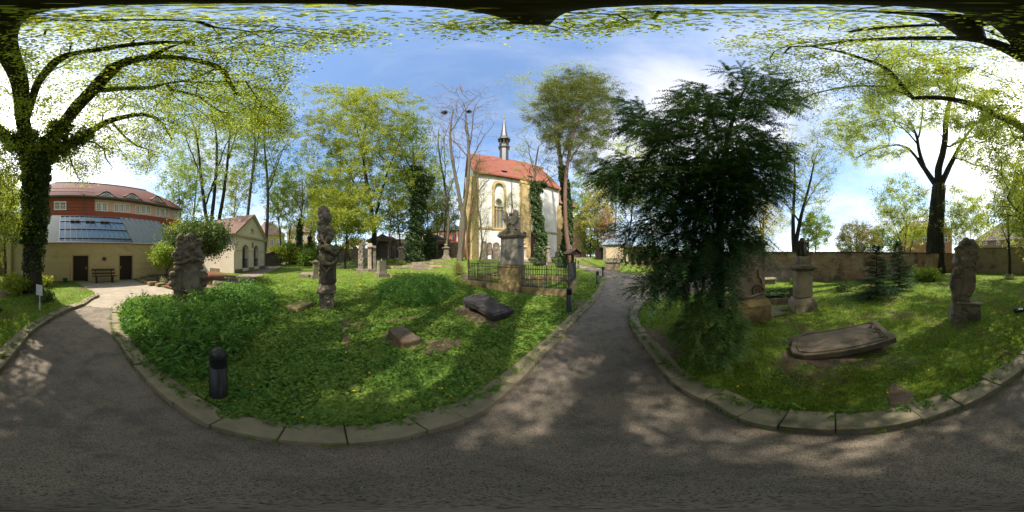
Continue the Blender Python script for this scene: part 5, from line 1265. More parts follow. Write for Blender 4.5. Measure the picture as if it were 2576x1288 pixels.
def shrubs():
    shrub('rhododendron', 'large glossy rhododendron bush behind the dark baroque monument', 500, 697, 4.3, 4.6, L_DARKG, 26000, 0.16, r=12.2, tw=0.09, sig=0.42, lo=0.4, nT=330, bark=M_BARK, aspect=0.5)
    shrub('rhododendron', 'smaller pale green bush left of the baroque monument', 418, 697, 2.6, 1.9, L_GREEN, 6500, 0.12, r=11.6, tw=0.04, sig=0.3, lo=0.45, nT=160, bark=M_BARK, aspect=0.5)
    shrub('feathery_shrub', 'light feathery green shrub top behind the rhododendron', 470, 690, 4.9, 3.6, L_LIME2, 9000, 0.12, r=14.0, tw=0.06, sig=0.4, lo=0.5, nT=200, aspect=0.35)
    shrub('small_shrub', 'low light green shrub left of the ivy-clad trunk', 38, 740, 0.85, 1.15, L_LIME2, 3200, 0.085, sig=0.16)
    shrub('small_shrub', 'small bright shrub just right of the ivy-clad trunk', 118, 722, 0.55, 0.5, L_LIME2, 700, 0.08, sig=0.12, nT=40)
    shrub('helleb_clump'.replace('helleb', 'dark_leaf'), 'dark pointed-leaf clump behind the white sign', 112, 758, 0.32, 0.75, L_DARKG, 700, 0.14, sig=0.1, aspect=0.3, nT=50)
    shrub('root_shrub', 'low fresh green shrub at the foot of the big right tree', 2332, 706, 0.8, 1.8, L_GREEN, 5500, 0.09, sig=0.2, nT=200)
    shrub('reddish_grass_clump', 'upright brown-green twiggy clump left of the iron fence', 1153, 693, 0.95, 0.8, leafmat('rusty_leaf', [(0.14, 0.13, 0.03), (0.2, 0.13, 0.05), (0.1, 0.14, 0.03)], 0.3), 2600, 0.10, sig=0.14, aspect=0.15, lo=0.0)
    shrub('yellow_green_clump', 'small grassy clump between the flat graves in the middle lawn', 1008, 668, 0.7, 0.9, L_GREEN, 1200, 0.12, sig=0.14, aspect=0.15, lo=0.0, nT=60)
    shrub('ivy_mound', 'ivy-smothered old tombstone left of the orange-red house', 1080, 640, 4.6, 2.0, L_IVY, 9000, 0.17, r=27, tw=0.1, sig=0.4, lo=0.02, nT=220)
    shrub('ivy_mound', 'small dark round plant alone on the right lawn', 2118, 735, 0.3, 0.55, L_IVY, 700, 0.06, sig=0.1, nT=40)
    shrub('white_flower_clump', 'small grey-white flowering clump near the yellow wall', 2540, 703, 0.25, 0.7, leafmat('grey_white_petal', [(0.3, 0.3, 0.28), (0.12, 0.16, 0.08), (0.05, 0.08, 0.03)], 0.2), 700, 0.06, sig=0.1, nT=40)
    shrub('white_flower_clump', 'pale flowering clump in the red mulch beside the stone blocks', 414, 712, 0.28, 0.5, leafmat('pale_petal', [(0.5, 0.5, 0.42), (0.25, 0.28, 0.12)], 0.2), 400, 0.06, sig=0.08, nT=30)
    shrub('mossy_clump', 'small grey-green clump between the leaning slabs and the pedestal', 1998, 716, 0.3, 0.4, L_DARKG, 500, 0.06, sig=0.08, nT=30)
    for i, (u, r, h, w_, lab) in enumerate(((698, 31, 3.2, 3.6, 'bright green bush beside the chapel path'), (722, 35, 4.5, 4.5, 'taller bush behind the chapel path end'), (752, 34, 3.5, 5, 'broad bush under the ivy-wrapped trunk'), (788, 36, 4.4, 5, 'bush left of the statue column before the brick wall'), (850, 40, 3.5, 5, 'bush above the distant brick wall'), (770, 27, 2.4, 1.8, 'small light bush beside the grave pillar'), (1490, 40, 4.5, 6, 'green bush mass right of the church'))):
        shrub('background_bush', lab, u, 640, h, w_, L_GREEN if i % 2 else L_LIME2, 9000, 0.22, r=r, tw=0.06, sig=0.5, nT=150, group='bushes in the background', bark=M_BARK)
    # ivy bed beside the robed statue
    p = gp(1965, 757); n = 9000
    C = np.stack([(RNG.random(n)-0.5)*1.5, (RNG.random(n)-0.5)*1.1, 0.2+0.18*RNG.random(n)], 1)
    t = thing('ivy_grave', 'dark ivy-covered grave bed with low stone kerb beside the robed statue', 'grave', p+Vector((0, 0, 0)), face_to(1960, 0.25))
    q = MB(); q.panel([(-0.8, 0), (0.8, 0), (0.8, 0.26), (-0.8, 0.26)], [], -0.62, -0.54); q.box((0, 0.58, 0.13), (1.6, 0.08, 0.26)); q.box((-0.76, 0, 0.13), (0.08, 1.08, 0.26)); q.box((0.76, 0, 0.13), (0.08, 1.08, 0.26)); q.build('kerb_frame', M_DSTONE, t)
    leaves('ivy', C, 0.075, L_IVY, t, aspect=0.9, hang=0.5)
shrubs()

# ------------------------------------------------------------------ conifers
def spray(C, D, L, out_v, out_f, b, needle=0.03, dens=110, wid=0.004, droop=0.25):
    """a comb of needles along twigs starting at C, direction D, length L (arrays)"""
    N = len(C); k = max(3, int(dens*float(np.mean(L))))
    t = (np.arange(k)[None, :]+RNG.random((N, k)))/k
    P = C[:, None, :]+D[:, None, :]*(t*L[:, None])[:, :, None]; P[:, :, 2] -= droop*(t**2)*L[:, None]
    side = np.cross(D, np.array([0.0, 0.0, 1.0])); side /= np.linalg.norm(side, axis=1)[:, None]+1e-9
    sg = np.where(np.arange(k) % 2 == 0, 1, -1)[None, :, None]
    nl = needle*(0.6+0.6*np.sin(np.clip(t, 0, 1)*2.6+0.3))[:, :, None]
    dirn = side[:, None, :]*sg*0.85+D[:, None, :]*0.45+RNG.normal(0, 0.16, P.shape); dirn[:, :, 2] -= 0.1
    tip = P+dirn*nl; w_ = D[:, None, :]*wid
    V = np.stack([P-w_, P+w_, tip], 2).reshape(-1, 3); F = np.arange(len(V)).reshape(-1, 3)
    return V, F
def conifer(name, label, base, H, prof, nwh, mN, needle, wid, dens, sub=9, seed=0, axis=(0, 0), bare=0.0, asym=None, trad=0.12, twl=0.3, droop=0.35, group=None, cat='conifer', bark=None, sublevel=True, ragged=0.7):
    """whorled branches with flat drooping sprays; prof(t)->branch length at height fraction t"""
    t = thing(name, label, cat, base, 0, group); rnd = random.Random(seed); mb = MB()
    ax = lambda z: Vector((axis[0]*(z/H)**1.3, axis[1]*(z/H)**1.3, z))
    mb.tube([tuple(ax(H*i/14)) for i in range(15)], [trad*(1-0.93*i/14) for i in range(15)], 10)
    Cs, Ds, Ls = [], [], []
    for i in range(nwh):
        f = bare+(1-bare)*(i+rnd.random())/nwh; z = H*f; Lb = prof(f)*rnd.uniform(ragged, 1.15); a = rnd.uniform(0, 2*math.pi)
        if asym: Lb *= asym(a, f)
        if Lb < 0.08: continue
        d = Vector((math.cos(a), math.sin(a), 0)); up0 = 0.25 if f < 0.8 else 0.7
        o = ax(z); pts = []; n = 7
        for j in range(n+1):
            q = j/n; pts.append(o+d*(Lb*q)+Vector((0, 0, Lb*(up0*q-droop*1.35*q*q))))
        mb.tube([tuple(p) for p in pts], [max(0.0035, 0.012*Lb+0.006)*(1-0.85*j/n) for j in range(n+1)], 4, caps=False)
        for j in range(sub):
            q = 0.12+0.88*(j+rnd.random())/sub; k = min(n-1, int(q*n)); p = pts[k].lerp(pts[k+1], q*n-k)
            tan = (pts[k+1]-pts[k]).normalized(); s_ = 1 if j % 2 else -1
            sd = tan.cross(Vector((0, 0, 1))); sd.normalize(); l2 = Lb*(0.46-0.30*q)*rnd.uniform(0.7, 1.2)+0.06
            dd = (sd*s_*0.85+tan*0.7+Vector((0, 0, -0.12))).normalized()
            e = p+dd*l2+Vector((0, 0, -l2*droop*0.8)); mb.tube([tuple(p), tuple((p+e)/2+Vector((0, 0, 0.03*l2))), tuple(e)], [0.005, 0.0035, 0.002], 3, caps=False)
            m = max(2, int(l2/0.07)) if sublevel else 1
            for r_ in range(m):
                w_ = (r_+rnd.random())/m; c = p.lerp(e, w_); s3 = 1 if r_ % 2 else -1
                sd3 = dd.cross(Vector((0, 0, 1))).normalized(); d3 = (dd*0.75+sd3*s3*0.8+Vector((0, 0, rnd.uniform(-0.45, 0.05)))).normalized()
                Cs.append(c); Ds.append(d3); Ls.append(twl*(0.5+0.6*rnd.random())*(1-0.4*w_))
            Cs.append(p); Ds.append(dd); Ls.append(l2)
        Cs.append(pts[-2]); Ds.append((pts[-1]-pts[-2]).normalized()); Ls.append(0.25)
    mb.build('trunk', bark or M_BARK, t, smooth=True, fix=False)
    V, F = spray(np.array([tuple(c) for c in Cs]), np.array([tuple(c) for c in Ds]), np.array(Ls), None, None, 0, needle, dens, wid, droop)
    np_mesh('needles', V, F, mN, t)
    return len(F)
def conifers():
    # the big dark conifer close to the path: trunk, boughs grown to fill its outline, needle sprays on every twig
    base = gp(1812, 892, 0.03); sk = Skel(40000)
    t = thing('conifer_tree', 'tall dark green conifer with drooping sprays beside the fork of the path', 'conifer', base)
    sk.limb([(base.x, base.y, -0.1)]+[tuple(hp(u, v, r)) for u, v, r in ((1811,820,2.55),(1811,700,2.6),(1812,560,2.65),(1818,430,2.7),(1838,320,2.75),(1868,235,2.8),(1893,190,2.85))], [0.10, 0.085, 0.075, 0.065, 0.055, 0.04, 0.022, 0.008], start=-1, step=0.15)
    cv = lambda l: [(1485.5+x*1.0244, 128.8+y*1.0244) for x, y in l]
    ax = sk.P[:sk.n].copy()
    def fill(poly, n, r0, r1, rmax, zmax=10.2, zmin=0.1):
        P = np.array(poly, float); u0, v0 = P.min(0); u1, v1 = P.max(0); out = []
        while len(out) < n:
            u = u0+(u1-u0)*RNG.random(4000); v = v0+(v1-v0)*RNG.random(4000); ok = inpoly(P, u, v)
            for a_, b_ in zip(u[ok], v[ok]):
                if RNG.random() > math.cos((644-b_)*K)*0.7+0.3: continue
                p = hp(a_, b_, r0+(r1-r0)*RNG.random())
                if not zmin < p.z < zmax: continue
                k = int(np.argmin(abs(ax[:, 2]-p.z))); 
                if math.hypot(p.x-ax[k][0], p.y-ax[k][1]) < rmax: out.append(tuple(p))
                if len(out) >= n: break
        return np.array(out)
    main = [(95,112),(130,135),(195,215),(205,112),(240,68),(290,92),(330,98),(352,62),(322,42),(380,30),(430,42),(500,75),(498,118),(425,150),(405,205),(490,226),(488,290),(486,345),(400,375),(375,425),(450,470),(450,490),(400,470),(345,490),(335,550),(310,585),(262,540),(238,600),(180,590),(108,578),(190,530),(118,490),(62,440),(35,438),(62,412),(190,395),(110,368),(45,335),(6,300),(60,262),(130,252),(175,225),(60,180),(120,170)]
    T = np.vstack([fill(cv(main), 1550, 1.75, 4.0, 2.3), fill(cv([(60,108),(130,128),(200,175),(260,230),(200,260),(120,190)]), 70, 2.3, 3.4, 2.8), fill(cv([(0,300),(60,250),(160,250),(200,330),(80,350)]), 70, 2.3, 3.3, 2.8)])
    T = np.vstack([T, fill(cv([(130,430),(180,300),(300,260),(420,330),(400,420),(400,480),(345,500),(330,560),(250,540),(220,590),(130,560),(150,500)]), 480, 1.7, 3.6, 2.0), fill(cv([(200,120),(300,100),(430,80),(440,200),(430,330),(330,420),(180,380),(120,280)]), 240, 1.9, 3.8, 1.9), fill(cv([(235,250),(390,250),(385,470),(345,500),(330,570),(255,540)]), 330, 1.8, 2.7, 0.95)])
    sk.grow(T, bf=0.22, step=0.22, wob=0.03, sag=0.22, up=0.12)
    k1 = sk.n
    T2 = fill(cv([(190,700),(225,660),(290,560),(330,565),(360,620),(385,690),(370,740),(330,762),(250,740)]), 260, 1.7, 3.1, 0.9, 1.35)
    sk.grow(T2, bf=0.3, step=0.15, wob=0.02, up=0.1)
    sk.radii(0.0035, 0.5); base_v = np.array(base); sk.P[:sk.n] -= base_v
    sk.mesh('trunk', M_BARK, t)
    idx = [i for i in range(sk.n) if not sk.fix[i] and sk.rad[i] < 0.02]; idx = np.array(idx)
    idx = np.concatenate([idx, idx[RNG.random(len(idx)) < 0.7], np.array(sk.tips), np.array(sk.tips), np.array(sk.tips)]); low = idx >= k1
    C = sk.P[idx]; D = sk.D[idx]*0.8+RNG.normal(0, 0.5, C.shape); o = C-np.array([[0.0, 0.0, 0.0]]); 
    rad_ = C.copy(); rad_[:, 2] = 0; rad_ /= np.linalg.norm(rad_, axis=1)[:, None]+1e-9
    D += rad_*0.35; D[:, 2] = D[:, 2]*0.45-0.28; D /= np.linalg.norm(D, axis=1)[:, None]
    Ls = 0.18+0.24*RNG.random(len(C)); Ls[low] *= 0.6
    for nm, sel, mt in (('needles', ~low, L_YEW), ('young_growth', low, leafmat('young_yew_needle', [(0.06, 0.13, 0.035), (0.11, 0.19, 0.05), (0.16, 0.24, 0.06)], 0.25, 1.3, 0.05))):
        V, F = spray(C[sel], D[sel], Ls[sel], None, None, 0, 0.040 if mt is L_YEW else 0.032, 80, 0.009 if mt is L_YEW else 0.012, 0.35); np_mesh(nm, V, F, mt, t)
        print(nm, len(F))
    # pair of young spruces
    p = gp(2205, 750); 
    conifer('young_spruce', 'front one of the two young dark spruces before the brick wall', p+Vector((0.0, 0, 0)), 2.25, lambda f: 1.15*(1-f)**0.85+0.05, 120, L_YEW, 0.034, 0.012, 60, sub=9, seed=8, trad=0.04, twl=0.16, droop=0.12, group='young spruces')
    p = pol(az(2262), 8.6)
    conifer('young_spruce', 'taller rear one of the two young dark spruces before the brick wall', p, 2.55, lambda f: 1.1*(1-f)**0.8+0.05, 120, L_YEW, 0.036, 0.014, 50, sub=9, seed=9, trad=0.04, twl=0.18, droop=0.1, group='young spruces')
conifers()
# ------------------------------------------------------------------ monuments and graves near the path
def local(u, v, off=0.05, r=None, turn=0.0):
    if r is None: p = gp(u, v, off)
    else: p = pol(az(u), r); p.z = ter(p.x, p.y)+off
    return p, face_to(u, turn)
def blob_row(q, pts, y, r, sq=(1, 0.8, 1)):
    for x, z, k in pts: q.ball((x, y, z), r*k, 10, sq)
def figure(q, c, h, w_=1.0, lean=0.0, arms=True):
    """a draped standing figure, base at c"""
    x, y, z = c; k = h/1.75
    q.lathe([(0.24*k*w_, 0), (0.25*k*w_, 0.1*k), (0.2*k*w_, 0.55*k), (0.19*k*w_, 0.9*k), (0.165*k*w_, 1.08*k), (0.2*k*w_, 1.3*k), (0.19*k*w_, 1.42*k), (0.075*k, 1.5*k), (0.06*k, 1.56*k)], 20, c, 1, 0.85, fold=0.10, nf=6)
    q.ball((x+lean*0.03, y-0.02*k, z+1.63*k), 0.105*k, 12, (0.9, 1, 1.15)); q.ball((x, y+0.04*k, z+1.67*k), 0.11*k, 10, (1, 0.9, 1))
    if arms:
        q.tube([(x-0.19*k*w_, y, z+1.38*k), (x-0.26*k*w_, y-0.05*k, z+1.12*k), (x-0.05*k, y-0.2*k, z+1.05*k)], [0.07*k, 0.06*k, 0.045*k], 8)
        q.tube([(x+0.19*k*w_, y, z+1.38*k), (x+0.27*k*w_, y-0.05*k, z+1.15*k), (x+0.06*k, y-0.22*k, z+1.2*k)], [0.07*k, 0.06*k, 0.045*k], 8)
        q.tube([(x+0.2*k*w_, y-0.1*k, z+1.2*k), (x, y-0.2*k, z+1.0*k), (x-0.25*k*w_, y-0.12*k, z+0.75*k), (x-0.2*k*w_, y+0.1*k, z+0.3*k)], [0.06*k, 0.08*k, 0.07*k, 0.03*k], 8)

def cartouche_monument():
    p, rz = local(474, 766, r=5.6, turn=0.10)
    t = thing('baroque_monument', 'dark weathered baroque monument with scrollwork top and blank oval tablet', 'monument', p, rz)
    S_ = 0.00228; f = lambda l: [((x-375)*S_, (1215-y)*S_) for x, y in l]
    out = f([(150,1240),(150,1110),(100,1060),(100,1030),(130,1010),(100,860),(75,780),(90,710),(150,690),(140,620),(170,560),(120,480),(115,400),(160,340),(190,320),(160,270),(200,230),(180,160),(230,140),(320,160),(340,130),(400,115),(460,140),(500,200),(590,180),(600,240),(580,330),(620,420),(600,520),(560,560),(560,640),(540,700),(620,680),(660,740),(640,800),(600,830),(630,920),(600,1000),(620,1040),(600,1130),(610,1240)])
    q = MB(); q.prism([(x*0.9, z) for x, z in out], -0.10, 0.17)
    g = lambda x, y: ((x-375)*S_, (1215-y)*S_)
    for (x, y, r, tr, th, fl, a0) in ((190,450,70,1.9,0.035,1,0),(560,470,70,1.9,0.035,-1,3),(260,220,62,1.6,0.035,1,2),(520,230,50,1.5,0.03,-1,1),(340,380,58,1.5,0.03,1,0.5),(440,520,78,0.9,0.035,1,0),(150,760,60,1.5,0.035,1,1),(610,740,55,1.5,0.035,-1,2),(230,990,50,1.6,0.03,1,0),(560,980,50,1.6,0.03,-1,0),(420,190,60,1.2,0.035,1,0)):
        c = g(x, y); q.scroll(c, r*S_, tr, th, -0.13, fl, a0)
    for x, y, r in ((400,150,60),(250,160,45),(560,210,40),(420,300,70),(350,430,50),(500,400,60),(200,620,50),(560,620,45),(140,720,60),(130,860,60),(180,930,55),(600,760,55),(600,880,50),(560,940,40),(430,500,60),(300,540,40),(540,560,40),(250,480,40),(470,270,50),(330,210,40)):
        c = g(x, y); q.ball((c[0], -0.1, c[1]), r*S_, 10, (1, 0.9, 0.9))
    q.tube([tuple((g(x, y)[0], -0.14, g(x, y)[1])) for x, y in ((290,640),(300,600),(340,585),(420,590),(490,585),(520,605),(530,650),(535,900),(520,950),(440,990),(360,1000),(300,960),(285,900),(290,640))], 0.028, 6)
    q.tube([(g(150,560)[0], -0.16, g(0,560)[1]), (g(300,540)[0], -0.18, g(0,535)[1]), (g(440,470)[0], -0.2, g(0,470)[1]), (g(600,545)[0], -0.16, g(0,550)[1])], 0.05, 6)
    q.build('carved_body', M_DSTONE, t, remesh=0.017, disp=0.05, dscale=0.09)
    q = MB(); q.prism(f([(292,900),(292,640),(330,600),(420,588),(500,600),(527,650),(530,900),(500,950),(430,985),(350,985)]), -0.15, -0.05); q.build('tablet', M_STONE, t, bevel=0.012, disp=0.015)
    q = MB(); q.box((-0.02, 0.03, 0.16), (1.02, 0.5, 0.42), taper=0.94); q.box((0.0, 0.02, 0.40), (1.12, 0.56, 0.08)); q.ball((0.08, -0.22, 0.2), 0.24, 12, (1, 0.4, 0.8)); q.build('pedestal', M_DSTONE, t, remesh=0.02, disp=0.05, dscale=0.1)

def statue_column():
    p, rz = local(823, 772, r=5.4, turn=0.0)
    t = thing('statue_column', 'tall narrow weathered monument with a draped woman in front and carved figures above', 'monument', p, rz)
    S_ = 0.0029; g = lambda x, y: ((x-300)*S_, (1240-y)*S_)
    q = MB(); q.box((-0.02, 0.05, 0.26), (0.47, 0.52, 0.60)); q.box((-0.02, 0.04, 0.58), (0.60, 0.62, 0.09)); q.lathe([(0.31, 0), (0.33, 0.08), (0.24, 0.24)], 14, (-0.01, 0, 0.60), 1, 0.95); 
    q.scroll((0.0, 0.42), 0.09, 1.5, 0.03, -0.22, 1); q.ball((0.05, -0.22, 0.22), 0.06, 8); q.scroll((0.03, 0.2), 0.06, 1.2, 0.025, -0.22, -1)
    q.build('pedestal', M_DSTONE, t, remesh=0.016, disp=0.035, dscale=0.08)
    q = MB(); k = 1
    zf = g(0, 950)[1]
    q.lathe([(0.25, 0), (0.27, 0.08), (0.25, 0.4), (0.27, 0.7), (0.27, 0.86), (0.21, 1.0), (0.28, 1.12), (0.2, 1.24), (0.08, 1.3), (0.075, 1.36)], 26, (0.03, -0.06, zf), 1, 0.8, fold=0.09, nf=7)
    q.ball((0.06, -0.1, zf+1.44), 0.115, 14, (0.92, 1, 1.15)); q.ball((0.05, -0.03, zf+1.47), 0.125, 12); q.ball((0.12, -0.19, zf+1.42), 0.03, 8)
    q.tube([(-0.24, -0.05, zf+1.15), (-0.1, -0.22, zf+1.2), (0.05, -0.28, zf+1.08), (0.22, -0.25, zf+0.98), (0.33, -0.12, zf+1.02)], [0.07, 0.09, 0.07, 0.06, 0.05], 8)
    q.tube([(0.25, -0.04, zf+1.2), (0.36, -0.1, zf+1.05), (0.2, -0.28, zf+0.95)], [0.08, 0.07, 0.05], 8)
    q.tube([(-0.28, -0.1, zf+0.9), (-0.1, -0.28, zf+0.66), (0.12, -0.3, zf+0.62), (0.3, -0.22, zf+0.75), (0.32, -0.05, zf+0.9)], [0.06, 0.085, 0.07, 0.07, 0.05], 8)
    q.tube([(-0.2, -0.12, zf+0.62), (0.1, -0.3, zf+0.52), (0.32, -0.22, zf+0.72)], [0.05, 0.06, 0.03], 8)
    q.tube([(-0.05, -0.2, zf+0.02), (-0.02, -0.27, zf+0.3), (0.06, -0.3, zf+0.5)], [0.05, 0.05, 0.04], 8)
    q.tube([(-0.2, 0.0, zf+1.36), (0.0, -0.05, zf+1.42), (-0.1, -0.1, zf+1.2)], [0.04, 0.07, 0.05], 8)
    q.build('draped_woman', mat('mossy_dark_stone', (0.10, 0.08, 0.055), (0.04, 0.033, 0.025), 3.5, bump=0.5, bscale=26, c3=(0.17, 0.13, 0.085), s3=2.0, moss=0.95), t, remesh=0.014, disp=0.02, dscale=0.09)
    q = MB(); q.box((-0.1, 0.2, 1.45), (0.36, 0.3, 2.1), taper=0.85); 
    for x, y, r in ((250,330,70),(230,420,60),(320,330,60),(330,400,62),(250,110,70),(270,180,80),(300,190,60),(260,90,60),(240,240,55),(290,250,40),(270,145,75),(335,325,45),(345,385,42)):
        c = g(x, y); q.ball((c[0], 0.12, c[1]), r*S_*0.95, 10, (1, 0.9, 1.1))
    q.lathe([(0.13, 0), (0.15, 0.1), (0.1, 0.2), (0.2, 0.35), (0.19, 0.55), (0.1, 0.68)], 12, (-0.1, 0.14, g(0, 280)[1]), 1, 0.9)
    q.tube([(-0.26, 0.1, 2.7), (-0.16, 0.0, 2.3), (0.02, -0.05, 2.1), (0.16, 0, 2.35)], 0.06, 7)
    q.build('upper_figures', M_DSTONE, t, remesh=0.017, disp=0.06, dscale=0.09)

def angel_monument():
    # fenced plot: local x along the front, y into the plot
    A = Vector((-2.45, 8.95, 0)); B = Vector((2.33, 6.45, 0)); F = Front(A, B); Lf = F.len; Dp = 3.25
    nrm = Vector((-F.d.y, F.d.x, 0))
    xm, r = F.s(1284)
    c = F.A+F.d*xm-nrm*0.05; z0 = ter(c.x, c.y)+0.02
    t = thing('angel_monument', 'tall grey pedestal monument topped by a broken winged angel, set in the iron fence', 'monument', (c.x, c.y, z0), F.rz)
    Z = lambda v: EYE+7.45*math.tan(pt(v))-z0
    q = MB(); q.box((0, 0.25, 0.15), (1.18, 1.0, 0.5)); q.box((0, 0.25, (0.3+Z(710))/2+0.05), (1.08, 0.92, Z(710)-0.25)); q.box((0, 0.25, (Z(710)+Z(672))/2), (1.02, 0.86, Z(672)-Z(710)+0.02)); q.box((0, 0.25, Z(670)), (1.1, 0.94, 0.07)); q.build('plinth', M_YSTONE, t, bevel=0.025, disp=0.015)
    q = MB(); q.box((0, 0.25, (Z(668)+Z(592))/2+0.02), (0.92, 0.74, Z(592)-Z(668)), taper=0.97); q.build('inscription_block', mat('streaked_grey_stone', (0.27, 0.24, 0.205), (0.16, 0.14, 0.12), 1.6, bump=0.3, bscale=20, vec=(2.2, 2.2, 0.7), c3=(0.42, 0.40, 0.37), s3=1.3, m3=(0.55, 0.7)), t, bevel=0.015)
    q = MB(); zc = Z(593); zp = Z(573)
    for y in (-0.18,): q.prism([(-0.60, zc), (0.60, zc), (0.60, zc+0.08), (0.0, zp+0.05), (-0.60, zc+0.08)], -0.22, 0.72)
    q.box((0, 0.25, zc-0.03), (1.06, 0.86, 0.07)); q.ball((-0.5, -0.08, zc+0.16), 0.09, 10); q.ball((0.5, -0.08, zc+0.18), 0.10, 10, (0.8, 1, 1.3)); q.ball((-0.5, 0.6, zc+0.16), 0.09, 10); q.ball((0.5, 0.6, zc+0.18), 0.10, 10)
    q.box((0.53, 0.1, Z(618)), (0.16, 0.3, 0.07)); q.box((-0.5, 0.1, Z(618)), (0.08, 0.3, 0.06))
    q.build('pediment', M_STONE, t, bevel=0.01, disp=0.02)
    q = MB(); b0 = zp+0.0
    q.lathe([(0.26, 0), (0.25, 0.2), (0.2, 0.42), (0.22, 0.6), (0.12, 0.72)], 18, (0.0, 0.2, b0-0.04), 1.05, 0.8, fold=0.1, nf=6)
    q.ball((0.02, 0.12, b0+0.74), 0.11, 12)
    for s, zt in ((-1, 0.93), (1, 0.90)):
        pr = [(s*0.02, b0+0.30), (s*0.13, b0+0.62), (s*0.20, b0+zt-0.06), (s*0.28, b0+zt+0.02), (s*0.38, b0+zt-0.05), (s*0.42, b0+0.72), (s*0.36, b0+0.42), (s*0.22, b0+0.18), (s*0.10, b0+0.15)]
        q.prism(pr, -0.02, 0.12)
        for k in range(4): q.tube([(s*(0.08+0.05*k), -0.01, b0+0.3+0.06*k), (s*(0.2+0.035*k), 0.0, b0+0.85-0.06*k)], 0.018, 5)
    q.lathe([(0.14, 0), (0.13, 0.5), (0.15, 0.62)], 9, (0.27, 0.32, b0-0.05), 1, 1, fold=0.1); q.tube([(-0.2, 0.05, b0+0.1), (0.0, -0.02, b0+0.28), (0.22, 0.05, b0+0.4)], 0.06, 7)
    q.build('winged_angel', mat('lichened_grey_stone', (0.33, 0.28, 0.22), (0.2, 0.17, 0.13), 4, bump=0.5, bscale=24, c3=(0.09, 0.08, 0.065), s3=2.0, moss=0.4), t, remesh=0.014, disp=0.025, dscale=0.08)
    # kerb wall and railings
    fz = z0
    t = thing('iron_fence', 'black iron railing on a low stone kerb around the angel monument plot', 'fence', (F.A.x, F.A.y, 0), F.rz)
    zl = ter(F.A.x, F.A.y); zr_ = 0.0
    corners = [(0, 0), (Lf, 0), (Lf, Dp), (0, Dp)]
    def wz(x, y): 
        w_ = F.A+F.d*x+nrm*y; return ter(w_.x, w_.y)
    segs = [((0, 0), (xm-0.6, 0)), ((xm+0.6, 0), (Lf, 0)), ((Lf, 0), (Lf, Dp)), ((Lf, Dp), (0, Dp)), ((0, Dp), (0, 0))]
    for (x0, y0), (x1, y1) in segs:
        L_ = math.hypot(x1-x0, y1-y0); a = math.atan2(y1-y0, x1-x0); za = wz((x0+x1)/2, (y0+y1)/2)
        q = MB(); q.box(((x0+x1)/2, (y0+y1)/2, za+0.12), (L_+0.0, 0.24, 0.5), rz=a); q.build('kerb', M_YSTONE, t, bevel=0.02, disp=0.02)
        q = MB(); n = int(L_/0.105)
        for i in range(n+1):
            f = i/n; x, y = x0+(x1-x0)*f, y0+(y1-y0)*f; big = i % 11 == 0 or i == n
            q.tube([(x, y, za+0.33), (x, y, za+(1.30 if not big else 1.36))], 0.012 if not big else 0.02, 5)
            if i % 2 == 0 and i < n:
                xx, yy = x+(x1-x0)/n/2, y+(y1-y0)/n/2; q.tube([(xx, yy, za+0.33), (xx, yy, za+0.78)], 0.007, 4); q.tube([(xx, yy, za+0.76), (xx, yy, za+0.82), (xx, yy, za+0.87)], [0.008, 0.018, 0.002], 4)
            q.tube([(x, y, za+1.29), (x, y, za+1.33), (x, y, za+1.40)], [0.009, 0.02, 0.002], 4)
        for z in (0.42, 0.74, 1.18): q.tube([(x0, y0, za+z), (x1, y1, za+z)], 0.017, 5)
        q.build('railing_panel', M_IRON, t)
    for (x, y) in corners:
        q = MB(); za = wz(x, y); q.tube([(x, y, za+0.3), (x, y, za+1.45)], 0.028, 8); q.ball((x, y, za+1.48), 0.045, 8); q.build('post', M_IRON, t)
    # interior of the plot: dry leaves, weathered grave slab
    c2 = F.A+F.d*(Lf*0.6)+nrm*1.7; q = MB(); q.box((0, 0, 0.03), (1.0, 1.9, 0.2)); o = q.build('grave_slab', M_YSTONE, bevel=0.03, disp=0.02); o.location = (c2.x, c2.y, ter(c2.x, c2.y)+0.1); o.rotation_euler = (0, 0, F.rz)
    tag(o, 'flat mossy grave slab lying inside the iron fence', 'grave slab')
    # wooden box with little saddle roof on a post by the fence corner
    p = F.A+F.d*(Lf-0.15)+nrm*(Dp-0.35); zb_ = ter(p.x, p.y)
    t = thing('nesting_box_post', 'small brown gabled wooden box on a post at the right fence corner', 'wooden box', (p.x, p.y, zb_), face_to(1440, 0.6))
    rr = math.hypot(p.x, p.y); zt = EYE+rr*math.tan(pt(627))-zb_
    q = MB(); q.box((0, 0, zt/2-0.15), (0.12, 0.12, zt-0.3)); q.build('post', M_DWOOD, t)
    q = MB(); q.prism([(-0.26, zt-0.36), (0.26, zt-0.36), (0.26, zt-0.26), (0, zt-0.06), (-0.26, zt-0.26)], -0.3, 0.3); q.build('case', M_BWOOD, t)
    q = MB()
    for s in (-1, 1): q.box((s*0.22, 0, zt-0.13), (0.54, 0.85, 0.035), ry=s*0.62)
    q.build('roof', mat('weathered_brown_boards', (0.12, 0.075, 0.055), (0.08, 0.05, 0.04), 3, vec=(9, 0.8, 9), bump=0.3), t)

